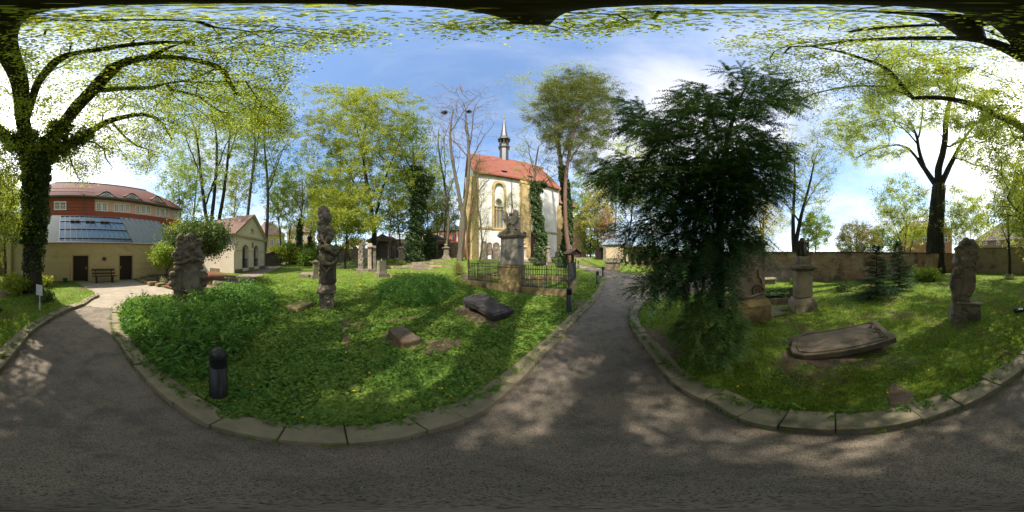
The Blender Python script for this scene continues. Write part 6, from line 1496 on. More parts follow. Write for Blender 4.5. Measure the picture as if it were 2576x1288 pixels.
def seated_statue():
    p, rz = local(2019, 779, turn=0.42)
    t = thing('statue_pedestal', 'dark robed stone statue seen from behind on a tall moulded pedestal', 'statue', p, rz)
    z = lambda v: EYE+5.25*math.tan(pt(v))-p.z
    q = MB(); q.box((0, 0, 0.12), (0.74, 0.66, 0.34)); q.box((0, 0, 0.36), (0.66, 0.58, 0.14), taper=0.9); q.box((0, 0, z(710)), (0.50, 0.44, z(676)-z(742))); q.build('shaft', M_PSTONE, t, bevel=0.012, disp=0.01)
    q = MB(); q.box((0, 0, z(676)-0.02), (0.56, 0.5, 0.06)); q.box((0, 0, z(672)), (0.70, 0.62, 0.07)); q.box((0, 0, z(668)+0.02), (0.56, 0.48, 0.06), taper=0.8); q.build('cornice', M_DSTONE, t, bevel=0.01, disp=0.01)
    q = MB(); q.box((0, 0, (z(666)+z(647))/2), (0.42, 0.38, z(645)-z(667))); q.build('upper_block', M_STONE, t, bevel=0.02, disp=0.02)
    q = MB(); b0 = z(650); h = z(598)-b0
    q.lathe([(0.16, -0.18), (0.17, 0), (0.17, h*0.3), (0.15, h*0.62), (0.16, h*0.78), (0.06, h*0.86)], 20, (-0.02, 0, b0), 1.0, 0.85, fold=0.13, nf=8)
    q.ball((-0.02, -0.02, b0+h*0.86), 0.085, 12, (1.1, 1, 1.0)); q.lathe([(0.12, 0), (0.13, 0.02), (0.05, 0.05)], 12, (-0.02, 0, b0+h*0.80)); q.tube([(-0.13, 0, b0+h*0.7), (0.0, -0.08, b0+h*0.76), (0.13, 0, b0+h*0.7)], 0.05, 7)
    q.tube([(0.12, 0.0, b0+h*0.7), (0.17, -0.04, b0+h*0.55), (0.15, -0.04, b0+h*0.78)], 0.04, 6)
    q.build('robed_figure', mat('dark_greenish_stone', (0.06, 0.06, 0.04), (0.03, 0.03, 0.022), 4, bump=0.5, bscale=26, moss=0.7), t, remesh=0.010, disp=0.012, dscale=0.06)
    q = MB(); q.box((0.19, -0.02, b0+h*0.47), (0.045, 0.05, h*1.02)); q.box((0.19, -0.02, b0+h*0.85), (0.14, 0.045, 0.045)); q.build('cross', M_STONE, t, bevel=0.006)

def scroll_monument():
    p, rz = local(2428, 804, r=4.3, turn=0.25)
    t = thing('rococo_monument', 'tall weathered rococo gravestone with bulging carved top alone on the right lawn', 'monument', p, rz)
    S_ = 0.00203; f = lambda l: [((x-560)*S_, (1215-y)*S_) for x, y in l]; g = lambda x, y: ((x-560)*S_, (1215-y)*S_)
    out = f([(395,1000),(380,900),(395,860),(365,760),(360,680),(385,610),(400,540),(440,500),(400,440),(415,350),(440,290),(415,260),(440,235),(475,240),(490,170),(540,135),(620,140),(680,180),(735,240),(735,300),(720,370),(690,410),(720,460),(710,510),(690,560),(690,740),(660,840),(610,890),(610,1000)])
    q = MB(); q.prism(out, -0.12, 0.16)
    for x, y, r, tr, th, fl, a0 in ((660,290,55,1.4,0.04,1,0),(600,200,60,1.2,0.045,-1,1),(450,330,45,1.4,0.035,1,0),(530,420,55,1.5,0.03,1,0),(430,540,45,1.3,0.03,-1,0),(670,460,40,1.3,0.03,1,2),(540,860,55,1.5,0.03,1,0),(470,260,40,1.2,0.03,1,0),(700,340,45,1.2,0.04,-1,0)):
        q.scroll(g(x, y), r*S_, tr, th, -0.13, fl, a0)
    for x, y, r in ((620,290,48),(690,280,50),(560,170,55),(640,180,50),(520,400,50),(430,430,40),(560,470,38),(660,400,45),(440,270,34),(400,600,30),(680,510,38),(520,900,40),(590,850,40),(370,720,25),(690,230,45)):
        c = g(x, y); q.ball((c[0], -0.1, c[1]), r*S_, 10, (1, 0.95, 1))
    q.tube([(g(500,0)[0], -0.14, g(0,480)[1]), (g(505,0)[0], -0.13, g(0,700)[1]), (g(515,0)[0], -0.14, g(0,850)[1])], 0.03, 6)
    q.build('carved_slab', M_STONE, t, remesh=0.014, disp=0.04, dscale=0.07)
    q = MB(); q.prism(f([(515,510),(590,510),(600,600),(640,640),(640,760),(600,830),(520,850)]), -0.155, -0.1); q.prism(f([(395,640),(490,640),(500,850),(400,880)]), -0.15, -0.1); q.build('tablets', M_RSTONE, t, bevel=0.01)
    q = MB(); q.prism(f([(385,1230),(380,1010),(395,960),(480,935),(740,1010),(745,1230)]), -0.2, 0.22); q.box((g(610,0)[0], 0.0, g(0,965)[1]), (0.68, 0.5, 0.05), ry=0.16); q.scroll(g(500,1040), 0.1, 1.3, 0.03, -0.22, 1); q.scroll(g(550,1060), 0.11, 1.2, 0.025, -0.22, -1); q.box((g(380,0)[0], 0, 0.1), (0.1, 0.4, 0.3))
    q.build('pedestal', M_STONE, t, remesh=0.015, disp=0.025, dscale=0.08)

def big_slab_monument():
    p, rz = local(1882, 830, r=4.15, turn=0.3)
    t = thing('pale_monument', 'broad pale stone monument with a carved scroll half hidden behind the conifer', 'monument', p, rz)
    q = MB(); q.box((0, 0.1, 0.22), (1.12, 0.62, 0.5)); q.box((0, 0.1, 0.54), (1.14, 0.66, 0.18), taper=0.86); q.build('plinth', M_YSTONE, t, bevel=0.02, disp=0.02)
    q = MB(); q.box((0, 0.12, 1.32), (0.9, 0.4, 1.45), taper=0.95); q.box((0, 0.12, 2.08), (1.0, 0.5, 0.12)); q.build('stele', M_PSTONE, t, bevel=0.015, disp=0.02)
    q = MB(); q.scroll((0.22, 0.86), 0.17, 1.7, 0.03, -0.09, 1); q.tube([(0.36, -0.09, 0.95), (0.33, -0.09, 1.15), (0.26, -0.09, 1.22), (0.24, -0.09, 1.4)], 0.02, 6); q.tube([(-0.4, -0.09, 0.66), (0.0, -0.1, 0.70), (0.42, -0.09, 0.8)], 0.03, 6); q.scroll((-0.25, 0.84), 0.13, 1.4, 0.025, -0.09, -1)
    q.build('scroll_relief', M_RSTONE, t, smooth=True)
cartouche_monument(); statue_column(); angel_monument(); seated_statue(); scroll_monument(); big_slab_monument()

# ---- loose slabs near the path
def plate(name, label, c, size, rz, m, rx=0.0, ry=0.0, outline=None, carve=False, cat='grave slab', group=None, bevel=0.02, disp=0.012):
    t = thing(name, label, cat, c, 0, group); t.rotation_euler = (rx, ry, rz)
    L_, w_, h = size; q = MB()
    out = outline or [(-L_/2, -w_/2), (L_/2, -w_/2), (L_/2, w_/2), (-L_/2, w_/2)]
    n = len(out); vs = [(x, y, 0) for x, y in out]+[(x, y, h) for x, y in out]
    tri = tessellate_polygon([[Vector((x, y, 0)) for x, y in out]])
    fs = [tuple(i+n for i in f) for f in tri]+[tuple(reversed(f)) for f in tri]+[(i, (i+1) % n, (i+1) % n+n, i+n) for i in range(n)]
    q.add(vs, fs)
    if not carve:
        bpy.data.objects.remove(t); t = q.build(name, m, None, bevel=bevel, disp=disp); t.location = c; t.rotation_euler = (rx, ry, rz); return tag(t, label, cat, group)
    q.build('slab', m, t, bevel=bevel, disp=disp)
    if carve:
        q = MB(); k = 0.86; pts = [(x*k, y*k, h+0.006) for x, y in out]; pts.append(pts[0]); q.tube(pts, 0.011, 5, caps=False)
        if carve == 2:
            for i in range(9): a = i*0.33; q.tube([(L_/2-0.14-0.05*math.sin(i*1.3), -w_/2*0.7+w_*0.7*i/8, h+0.008), (L_/2-0.2-0.04*math.cos(i*2.1), -w_/2*0.66+w_*0.7*i/8, h+0.016)], 0.02, 5)
        q.build('carved_border', m, t)
    return t
def slabs():
    z = lambda x, y: ter(x, y)+0.07
    # dark shaped slab, head end raised
    out = [(-0.72, -0.36), (-0.70, -0.18), (-0.80, 0.02), (-0.72, 0.2), (-0.70, 0.40), (-0.52, 0.46), (-0.25, 0.44), (-0.05, 0.38), (0.72, 0.36), (0.72, -0.36), (0.0, -0.38), (-0.25, -0.44), (-0.52, -0.48)]
    plate('fallen_gravestone', 'dark shaped gravestone lying tilted on the grass before the iron fence', (-0.73, 4.70, z(-0.73, 4.7)+0.17), (1.5, 0.9, 0.15), math.atan2(-0.94, 1.08), mat('dark_slate_stone', (0.06, 0.052, 0.05), (0.035, 0.03, 0.03), 4, bump=0.4, bscale=30, c3=(0.10, 0.085, 0.075), s3=3), ry=0.16, outline=[(x, y*1.02) for x, y in out], carve=1)
    q = MB(); q.box((0, 0, 0.08), (0.3, 0.7, 0.22)); o = q.build('stone_block', M_DSTONE, bevel=0.02, disp=0.02); o.location = (-1.15, 5.06, z(-1.15, 5.06)); o.rotation_euler = (0, 0, math.atan2(-0.94, 1.08)); tag(o, 'dark stone block propping up the head of the tilted dark gravestone', 'stone block')
    plate('stone_block', 'short thick stone block with orange lichen in the green ground cover', (-1.92, 2.44, z(-1.9, 2.4)-0.05), (0.66, 0.38, 0.19), math.atan2(-0.25, 0.57), mat('orange_lichen_stone', (0.16, 0.115, 0.08), (0.10, 0.075, 0.05), 5, bump=0.6, bscale=22, c3=(0.26, 0.11, 0.045), s3=3.2, m3=(0.54, 0.68)), ry=0.05, bevel=0.03, disp=0.03, cat='stone block')
    p = gp(755, 776, 0.05); plate('low_stone_plinth', 'low flat stone plinth left of the statue column', p, (0.85, 0.5, 0.15), face_to(755, 0.9), M_YSTONE, cat='stone block')
    p = gp(800, 768, 0.05)
    plate('carved_grave_slab', 'reddish flat grave slab with arched carved border tilted in bare soil on the right lawn', (2.55, -1.22, z(2.5, -1.2)+0.05), (1.7, 0.92, 0.12), math.atan2(-1.4, -0.40), M_RSTONE, ry=-0.13, carve=2, outline=[(-0.84, -0.2), (-0.78, -0.36), (-0.6, -0.44), (0.85, -0.47), (0.85, 0.47), (-0.6, 0.44), (-0.78, 0.36), (-0.84, 0.2)])
    # three big slabs reclining side by side behind the baroque monument
    lab = ['nearest of the three reclining carved slabs behind the baroque monument', 'middle one of the three reclining carved slabs', 'farthest of the three reclining carved slabs toward the chapel']
    for i, (u, r) in enumerate(((540, 7.6), (574, 8.9), (606, 10.4))):
        p = pol(az(u), r); p.z = 0.12
        plate('reclining_slab', lab[i], p, (1.75, 0.95, 0.22), face_to(u, 0.15), M_RSTONE if i != 1 else M_STONE, ry=0.10, carve=1, group='carved slabs reclining in a row', outline=[(-0.85, -0.3), (-0.75, -0.46), (0.87, -0.48), (0.87, 0.48), (-0.75, 0.46), (-0.85, 0.3)])
        q = MB(); q.box((-0.6, 0, 0), (0.3, 0.8, 0.3)); o = q.build('stone_block', M_DSTONE, bevel=0.02); o.location = p+Vector((0, 0, 0.05)); o.rotation_euler = (0, 0, face_to(u, 0.15)); tag(o, ['stone block under the head of the nearest reclining slab', 'stone block under the head of the middle reclining slab', 'stone block under the head of the farthest reclining slab'][i], 'stone block')
    # flat stones sunk in the ground
    fl = [(1018, 806, 0.9, 0.22, 0.5, 'long flat edging stone sunk in the grass above the lichen block'), (905, 816, 0.7, 0.2, 0.1, 'narrow flat stone sunk in grass left of the lichen block'), (1545, 691, 0.9, 0.3, 0.2, 'small flat stone plate by the path fork'),
          (1385, 702, 1.3, 0.5, 0.1, 'x')]
    for u, v, a, b, rz, lb in fl[:2]:
        p = gp(u, v, 0.03); plate('flat_stone', lb, p, (a, b, 0.06), face_to(u, rz), M_YSTONE)
    p = gp(1492, 692, 0.02)
    # stepped slabs between the pale monument and the robed statue
    for i, (u, v, a, b, rz) in enumerate(((1948, 782, 1.0, 0.5, 0.2), (1935, 797, 0.9, 0.45, 0.5))):
        p = gp(u, v, 0.0); plate('flat_stone', ['upper worn flat slab between the pale monument and the robed statue', 'lower worn flat slab between the pale monument and the robed statue'][i], p, (a, b, 0.09), face_to(u, rz), M_STONE, bevel=0.02)
    p = gp(1925, 716, 0.05); t = thing('stone_bench_tomb', 'low table tomb with pale end blocks beyond the ivy bed', 'tomb', p, face_to(1925, 0.2))
    q = MB(); q.box((0, 0, 0.36), (1.3, 0.6, 0.09)); q.build('top_slab', M_PSTONE, t, bevel=0.01); q = MB(); q.box((0, 0.02, 0.16), (1.1, 0.5, 0.34)); q.build('body', M_DSTONE, t); q = MB(); q.box((0.58, 0, 0.16), (0.12, 0.55, 0.32)); q.build('end_block', M_PSTONE, t)
    # gravestones leaning against the brick wall
    lb = ['leftmost small dark slab leaning on the brick wall', 'tallest dark slab leaning on the brick wall', 'third dark slab leaning on the brick wall from the left', 'fourth dark slab leaning on the brick wall from the left', 'dark slab leaning on the wall just left of the statue pedestal', 'low pale slab leaning on the wall just right of the statue pedestal', 'broad low slab behind the young spruces', 'narrow slab at the wall left of the big right trunk']
    for i, (u, w_, h) in enumerate(((1921, 0.5, 0.7), (1938, 0.72, 1.15), (1961, 0.72, 0.92), (1986, 0.74, 0.88), (2004, 0.55, 0.85), (2047, 0.5, 0.5), (2300, 0.9, 0.6), (2318, 0.5, 0.55))):
        a = math.degrees(az(u)); p = onW(a)-nW.normalized()*0.42; q = MB(); q.box((0, 0, h/2), (w_, 0.12, h))
        o = q.build('leaning_gravestone', M_DSTONE, bevel=0.02, disp=0.01); o.location = p+Vector((0, 0, 0.05)); o.rotation_euler = (-0.26, 0.05*math.sin(i*2), -R(105)+0.0); tag(o, lb[i], 'gravestone', 'old slabs leaning against the brick wall')
slabs()

# ---- bollards, sign, spotlights, lantern
def bollard(u, v, h, r, label, first=None):
    p = gp(u, v, 0.04)
    t = thing('bollard_light', label, 'bollard', p, 0, 'black bollard lights along the path')
    q = MB(); zc = h*0.72
    q.lathe([(r*1.06, -0.1), (r*1.06, 0.0), (r, 0.01), (r, zc)], 28); q.build('post', M_BLACK, t, smooth=True)
    q = MB(); pr = []
    for k in range(4): z = zc+k*h*0.033; pr += [(r*0.9, z), (r*1.02, z+0.004), (r*1.02, z+h*0.022), (r*0.9, z+h*0.025)]
    q.lathe(pr, 28); q.build('louvre_rings', M_BLACK, t)
    q = MB(); z0 = zc+4*h*0.033; q.lathe([(r*1.03, z0), (r*1.03, z0+h*0.03)]+[(r*1.03*math.cos(a), z0+h*0.03+(h-z0-h*0.03)*math.sin(a)) for a in np.linspace(0.15, 1.5, 8)], 28); q.build('domed_cap', M_BLACK, t, smooth=True)
bollard(549, 1003, 0.83, 0.085, 'black dome-topped bollard light, nearest one, beside the tall weeds')
bollard(1432, 787, 0.83, 0.085, 'black bollard light in front of the iron fence corner')
bollard(1503, 716, 0.83, 0.085, 'black bollard light at the path fork, nearer of the pair')
bollard(1517, 698, 0.83, 0.085, 'black bollard light at the path fork, farther of the pair')
bollard(1455, 672, 0.7, 0.085, 'far small bollard light on the path beyond the fence')
def small_stuff():
    p = gp(100, 782, 0.05); t = thing('white_sign', 'small white board on a white post on the left lawn', 'sign', p, face_to(100, -0.75))
    r = math.hypot(p.x, p.y); h = EYE+r*math.tan(pt(717))-p.z
    q = MB(); q.tube([(0, 0, -0.05), (0, 0, h-0.05)], 0.016, 8); q.tube([(0, 0, -0.02), (0, 0, 0.24)], 0.028, 10); q.build('post', M_WHITE, t)
    q = MB(); q.box((0, -0.022, h-0.16), (0.26, 0.012, 0.34)); q.build('board', M_WHITE, t, bevel=0.003)
    for u, v, s, lb, kind in ((1652, 770, 0.17, 'black square spotlight on a short stand on the small lawn by the conifer', 0), (2566, 786, 0.2, 'black flat floodlight lying in the grass at the right edge', 1)):
        p = gp(u, v, 0.05); t = thing('spotlight', lb, 'spotlight', p, face_to(u, 0.5)); q = MB()
        if kind == 0:
            q.box((0, 0, 0.20), (s, s*0.7, s), ry=0.6, rx=0.2); q.build('housing', M_BLACK, t, bevel=0.01); q = MB(); q.tube([(0, 0, 0), (0, 0, 0.14)], 0.015, 8); q.build('stand', mat('galvanised', (0.35, 0.35, 0.35), rough=0.4, metal=0.8, bump=0), t); q = MB(); q.lathe([(0.05, 0), (0.05, 0.015)], 14); q.build('foot', M_WHITE, t)
        else:
            q.box((0, 0, 0.07), (0.36, 0.16, 0.12), rx=0.3); q.build('housing', M_BLACK, t, bevel=0.01); q = MB(); q.tube([(-0.19, 0, 0.02), (-0.19, 0, 0.1)], 0.01, 6); q.tube([(0.19, 0, 0.02), (0.19, 0, 0.1)], 0.01, 6); q.tube([(-0.19, 0, 0.01), (0.19, 0, 0.01)], 0.01, 6); q.build('bracket', M_BLACK, t)
    # lantern beyond the wall
    r = 15.5; p = pol(az(2167), r); t = thing('street_lantern', 'old street lantern with copper-coloured cap showing above the brick wall', 'street lamp', p, face_to(2167)); z = lambda v: EYE+r*math.tan(pt(v))
    q = MB(); q.tube([(0, 0, 0), (0, 0, z(630))], [0.06, 0.045], 10); q.build('post', M_IRON, t)
    q = MB(); q.lathe([(0.11, z(630)), (0.19, z(615))], 6); q.build('glass', mat('milky_glass', (0.55, 0.55, 0.5), rough=0.2, bump=0), t)
    q = MB()
    for k in range(6):
        a = 2*math.pi*k/6; q.tube([(0.115*math.cos(a), 0.115*math.sin(a), z(630)), (0.195*math.cos(a), 0.195*math.sin(a), z(615))], 0.01, 4)
    q.build('glazing_frame', M_IRON, t)
    q = MB(); q.lathe([(0.24, z(615)), (0.22, z(613.5)), (0.10, z(609.5)), (0.05, z(608.5)), (0.05, z(607)), (0.02, z(605))], 12); q.build('cap', mat('copper_cap', (0.42, 0.22, 0.18), (0.3, 0.16, 0.13), bump=0.1), t, smooth=True)
small_stuff()
# ------------------------------------------------------------------ graves in the middle distance
def height_at(r, v, z0): return EYE+r*math.tan(pt(v))-z0
def small_grave(kind, label, u, v, vt, w_, m=None, turn=0.0, name=None, cat=None, group=None, dep=None, extra=None):
    p = gp(u, v, 0.03); r = math.hypot(p.x, p.y); h = height_at(r, vt, p.z); W = w_*K*r; m = m or M_STONE
    nm = name or {'pillar': 'grave_pillar', 'urn': 'urn_pedestal', 'stele': 'gravestone', 'flat': 'flat_grave', 'chest': 'chest_tomb', 'block': 'stone_block', 'cross': 'grave_cross'}[kind]
    t = thing(nm, label, cat or {'pillar': 'monument', 'urn': 'monument', 'stele': 'gravestone', 'flat': 'grave', 'chest': 'tomb', 'block': 'stone block', 'cross': 'grave cross'}[kind], p, face_to(u, turn), group)
    D = dep or W*0.8
    if kind == 'pillar':
        q = MB(); q.b0((0, 0, -0.05), (W, D, h*0.25+0.05), taper=0.92); q.build('base', m, t, bevel=0.02, disp=0.02)
        q = MB(); q.b0((0, 0, h*0.25), (W*0.66, D*0.66, h*0.62), taper=0.95); q.build('shaft', m, t, bevel=0.015, disp=0.015)
        q = MB(); q.b0((0, 0, h*0.87), (W*0.9, D*0.9, h*0.06)); q.b0((0, 0, h*0.93), (W*0.7, D*0.7, h*0.07), taper=0.3); q.build('cap', m, t, bevel=0.01)
    elif kind == 'urn':
        q = MB(); q.b0((0, 0, -0.05), (W, D, h*0.2+0.05), taper=0.85); q.b0((0, 0, h*0.2), (W*0.8, D*0.8, h*0.12), taper=0.7); q.build('base', m, t, bevel=0.02, disp=0.03)
        q = MB(); q.b0((0, 0, h*0.32), (W*0.5, D*0.5, h*0.4), taper=1.05); q.b0((0, 0, h*0.72), (W*0.85, D*0.85, h*0.05)); q.b0((0, 0, h*0.77), (W*0.6, D*0.6, h*0.08), taper=0.4); q.build('shaft', m, t, bevel=0.015)
        q = MB(); q.lathe([(W*0.1, h*0.82), (W*0.2, h*0.88), (W*0.24, h*0.93), (W*0.1, h*0.98), (W*0.02, h)], 10); q.build('urn', m, t, smooth=True)
    elif kind == 'stele':
        q = MB(); q.prism(arch(-W/2, W/2, 0, h-W/2, 8, 0.8), -0.1, 0.1); q.build('slab', m, t, bevel=0.015, disp=0.01)
        q = MB(); q.b0((0, 0, -0.05), (W*1.25, 0.4, h*0.14+0.05)); q.build('base', m, t, bevel=0.015)
    elif kind == 'flat':
        q = MB(); q.b0((0, 0, -0.05), (W, D, h+0.05), taper=0.96); q.build('slab', m, t, bevel=0.03, disp=0.05)
        q = MB(); q.b0((0, 0, -0.04), (W*1.06, D*1.08, h*0.4+0.04)); q.build('kerb_frame', M_DSTONE, t, bevel=0.02, disp=0.02)
    elif kind == 'chest':
        q = MB(); q.b0((0, 0, -0.05), (W*0.98, D, 0.17)); q.build('base', m, t, bevel=0.015); q = MB(); q.b0((0, 0, 0.12), (W*0.8, D*0.75, h-0.2)); q.build('body', m, t, bevel=0.01)
        for s in (-1, 1): q = MB(); q.b0((s*W*0.38, -D*0.36, 0.12), (W*0.1, 0.1, h-0.2), taper=0.9); q.build('corner_pilaster', m, t)
        q = MB(); q.b0((0, 0, h-0.09), (W, D*1.02, 0.1)); q.build('top_slab', M_STONE, t, bevel=0.01)
    elif kind == 'block':
        lc, ro, ct, gp_ = t.location.copy(), t.rotation_euler.copy(), t['category'], t.get('group'); bpy.data.objects.remove(t)
        q = MB(); q.b0((0, 0, -0.05), (W, D, h+0.05), taper=0.9); t = q.build(nm, m, None, bevel=0.03, disp=0.04); t.location = lc; t.rotation_euler = ro; tag(t, label, ct, gp_)
    elif kind == 'cross':
        q = MB(); q.b0((0, 0, 0), (W*0.25, 0.08, h)); q.b0((0, 0, h*0.62), (W, 0.08, h*0.13)); q.build('cross', m, t)
        q = MB(); q.b0((0, 0, -0.05), (W*0.8, 0.3, h*0.2)); q.build('base', m, t, bevel=0.01)
    return t, p, r, h, W
G = small_grave
def graves():
    # stone pedestal with small knob, middle lawn
    p = gp(960, 697, 0.03); r = math.hypot(p.x, p.y); k = K*r
    t = thing('knob_pedestal', 'squat square stone pedestal with a small knob near the broken pillar', 'monument', p, face_to(960, 0.45)); h = height_at(r, 651, p.z)
    q = MB(); q.b0((0, 0, -0.05), (34*k*0.8, 34*k*0.7, 0.34)); q.build('base', M_DSTONE, t, bevel=0.02, disp=0.03)
    q = MB(); q.b0((0, 0, 0.29), (0.66, 0.5, h-0.45), taper=0.93); q.b0((0, 0, 0.29), (0.72, 0.56, 0.16), taper=0.9); q.build('body', mat('mossy_grey_stone', (0.2, 0.17, 0.12), (0.13, 0.115, 0.08), 3, bump=0.4, c3=(0.10, 0.11, 0.05), s3=1.5, moss=0.5), t, bevel=0.02, disp=0.02)
    q = MB(); q.lathe([(0.09, h-0.18), (0.05, h-0.12), (0.06, h-0.06), (0.01, h)], 10); q.build('knob', M_STONE, t, smooth=True)
    G('block', 'low square stone lying right of the knob pedestal', 990, 699, 690, 16, M_YSTONE, 0.4)
    # broken pillar with stele
    p = gp(925, 684, 0.03); r = math.hypot(p.x, p.y); k = K*r
    t = thing('broken_pillar_monument', 'tall eroded double pillar monument with iron brackets in the middle lawn', 'monument', p, face_to(925, 0.1)); Z = lambda v: height_at(r, v, p.z); X = lambda u: (u-925)*k
    q = MB(); q.b0((X(925), 0.1, -0.05), (58*k, 1.0, Z(676)+0.05)); q.build('base', M_STONE, t, bevel=0.04, disp=0.06)
    q = MB(); q.b0((X(908), 0.15, Z(677)), (13*k, 0.5, Z(618)-Z(677)), taper=0.85); q.b0((X(914), 0.3, Z(677)), (10*k, 0.4, Z(604)-Z(677)), taper=0.7); q.build('eroded_pillar', M_STONE, t, bevel=0.05, disp=0.16, remesh=0.04, dscale=0.3)
    q = MB(); q.b0((X(930), 0.0, Z(677)), (9*k, 0.4, Z(620)-Z(677)), taper=0.9); q.b0((X(930), 0, Z(622)), (15*k, 0.6, Z(612)-Z(622)), taper=0.7); q.build('stele', M_PSTONE, t, bevel=0.03, disp=0.03)
    q = MB(); q.b0((X(942), 0.1, Z(677)), (8*k, 0.4, Z(625)-Z(677))); q.b0((X(940), 0.1, Z(625)), (12*k, 0.6, Z(618)-Z(625))); q.build('side_pier', M_DSTONE, t, bevel=0.03, disp=0.03)
    q = MB(); q.b0((X(922), 0.25, Z(616)), (30*k, 0.4, Z(612)-Z(616))); q.build('lintel', M_DSTONE, t); q = MB(); q.tube([(X(912), 0, Z(653)), (X(922), -0.1, Z(653)), (X(922), -0.1, Z(676))], 0.03, 5); q.build('iron_bracket', M_IRON, t)
    G('stele', 'pale leaning stele behind the broken pillar', 893, 660, 618, 12, M_STONE, 0.2)
    G('pillar', 'pale square grave pillar in front of the ivy-wrapped tree', 1009, 660, 620, 17, M_PSTONE, 0.4)
    G('urn', 'dark urn-topped pedestal left of the church corner', 1122, 655, 613, 22, M_DSTONE, 0.2)
    G('pillar', 'slim stone pillar left of the urn pedestal near the ivy stump', 1062, 650, 622, 10, M_PSTONE, 0.2)
    G('urn', 'small pale figure pedestal right behind the iron fence', 1318, 664, 607, 22, M_PSTONE, 0.2)
    G('urn', 'tall grey pedestal with vase between the two ivy trunks', 1378, 666, 609, 20, M_STONE, 0.1)
    G('pillar', 'wide weathered pedestal beside the chapel path end', 739, 664, 628, 26, M_STONE, 0.3, dep=0.9)
    G('pillar', 'leaning pale tombstone next to the wide weathered pedestal', 756, 664, 636, 16, M_PSTONE, 0.5)
    G('pillar', 'slim square grave pillar left of the statue column', 777, 664, 624, 14, M_STONE, 0.1)
    G('pillar', 'dark short pedestal immediately left of the statue column', 794, 703, 654, 20, M_DSTONE, 0.1)
    G('stele', 'narrow dark gravestone right of the statue column', 858, 661, 633, 8, M_DSTONE, 0.3)
    G('chest', 'lonely pale chest tomb with overhanging top slab on the lawn right of the path', 1541, 677, 658, 42, M_RSTONE, 0.05, dep=0.9)
    G('flat', 'mossy flat grave beside the fallen trunk-like stones', 1090, 664, 659, 44, M_YSTONE, 0.05, dep=1.0)
    fl = [(1112,672,667,62,M_YSTONE,'long flat lichen-covered grave slab in the middle lawn'),(1035,661,656.5,70,M_YSTONE,'wide flat grave slab before the ivy-wrapped tree'),(1058,669,659.5,46,M_STONE,'raised flat grave with shadowed edge in the middle lawn'),(1040,674,668,60,M_RSTONE,'flat reddish grave slab behind the tall grass patch'),(1066,677,672,52,M_DSTONE,'dark sunken grave slab behind the tall grass patch'),(990,675,669,60,M_YSTONE,'flat pale slab right of the knob pedestal'),(1010,652,649,40,M_PSTONE,'distant flat slab left of the pale pillar'),(1098,656,653,26,M_DSTONE,'small dark slab before the arched tomb'),
          (790,692,686,66,M_PSTONE,'broad pale flat grave left of the statue column'),(765,697,690,26,M_DSTONE,'small dark kerb stone left of the broad pale grave'),(840,668,664,60,M_STONE,'long low grave edging behind the statue column'),(876,672,668,44,M_STONE,'low flat stones right of the statue column'),(1465,654,650,40,M_STONE,'low flat tomb by the path right of the church'),(1600,700,697,40,M_RSTONE,'sunken slab at the lawn edge left of the conifer')]
    for u, v, vt, w_, m, lb in fl[:-1]: G('flat', lb, u, v, vt, w_, m, 0.1*math.sin(u), group='flat graves in the middle lawn', dep=1.1)
    G('block', 'rough reddish stone at the left corner of the iron fence', 1172, 706, 690, 20, M_RSTONE, 0.3)
    G('stele', 'small dark slab leaning at the slate-roofed tomb house', 1557, 654, 643, 7, M_DSTONE, 0.2)
    G('block', 'low white block in front of the three church epitaphs', 1231, 651, 643, 10, M_WHITE, 0.0)
    G('stele', 'broad pale gravestone against the church wall left of the door', 1313, 652, 620, 14, M_STONE, 0.0)
    for i, (u, vt, lb) in enumerate(((1196, 628, 'narrow dark slab standing at the ochre church buttress'), (1400, 632, 'grey slab standing at the right end of the church wall'), (1140, 626, 'thin grave cross left of the bare ash trunk'), (1128, 630, 'small grave cross beside the urn pedestal'))):
        G('stele' if i < 2 else 'cross', lb, u, 650, vt, 7 if i < 2 else 5, M_DSTONE, 0.1)
    # low iron railing around a grave, far
    p = gp(862, 656, 0.02); t = thing('grave_railing', 'low black railing around a grave before the distant brick wall', 'fence', p, face_to(862, 0.1)); r = math.hypot(p.x, p.y)
    for (x, y, a) in ((0, -1.0, 0), (0, 1.0, 0), (-1.5, 0, math.pi/2), (1.5, 0, math.pi/2)):
        q = MB(); L_ = 3.0 if a == 0 else 2.0
        for i in range(13): 
            f = (i/12-0.5)*L_; q.tube([(x+f*math.cos(a), y+f*math.sin(a), 0), (x+f*math.cos(a), y+f*math.sin(a), 0.85)], 0.02, 4)
        for z in (0.15, 0.8): q.tube([(x-L_/2*math.cos(a), y-L_/2*math.sin(a), z), (x+L_/2*math.cos(a), y+L_/2*math.sin(a), z)], 0.025, 4)
        q.build('railing_panel', M_IRON, t)
graves()

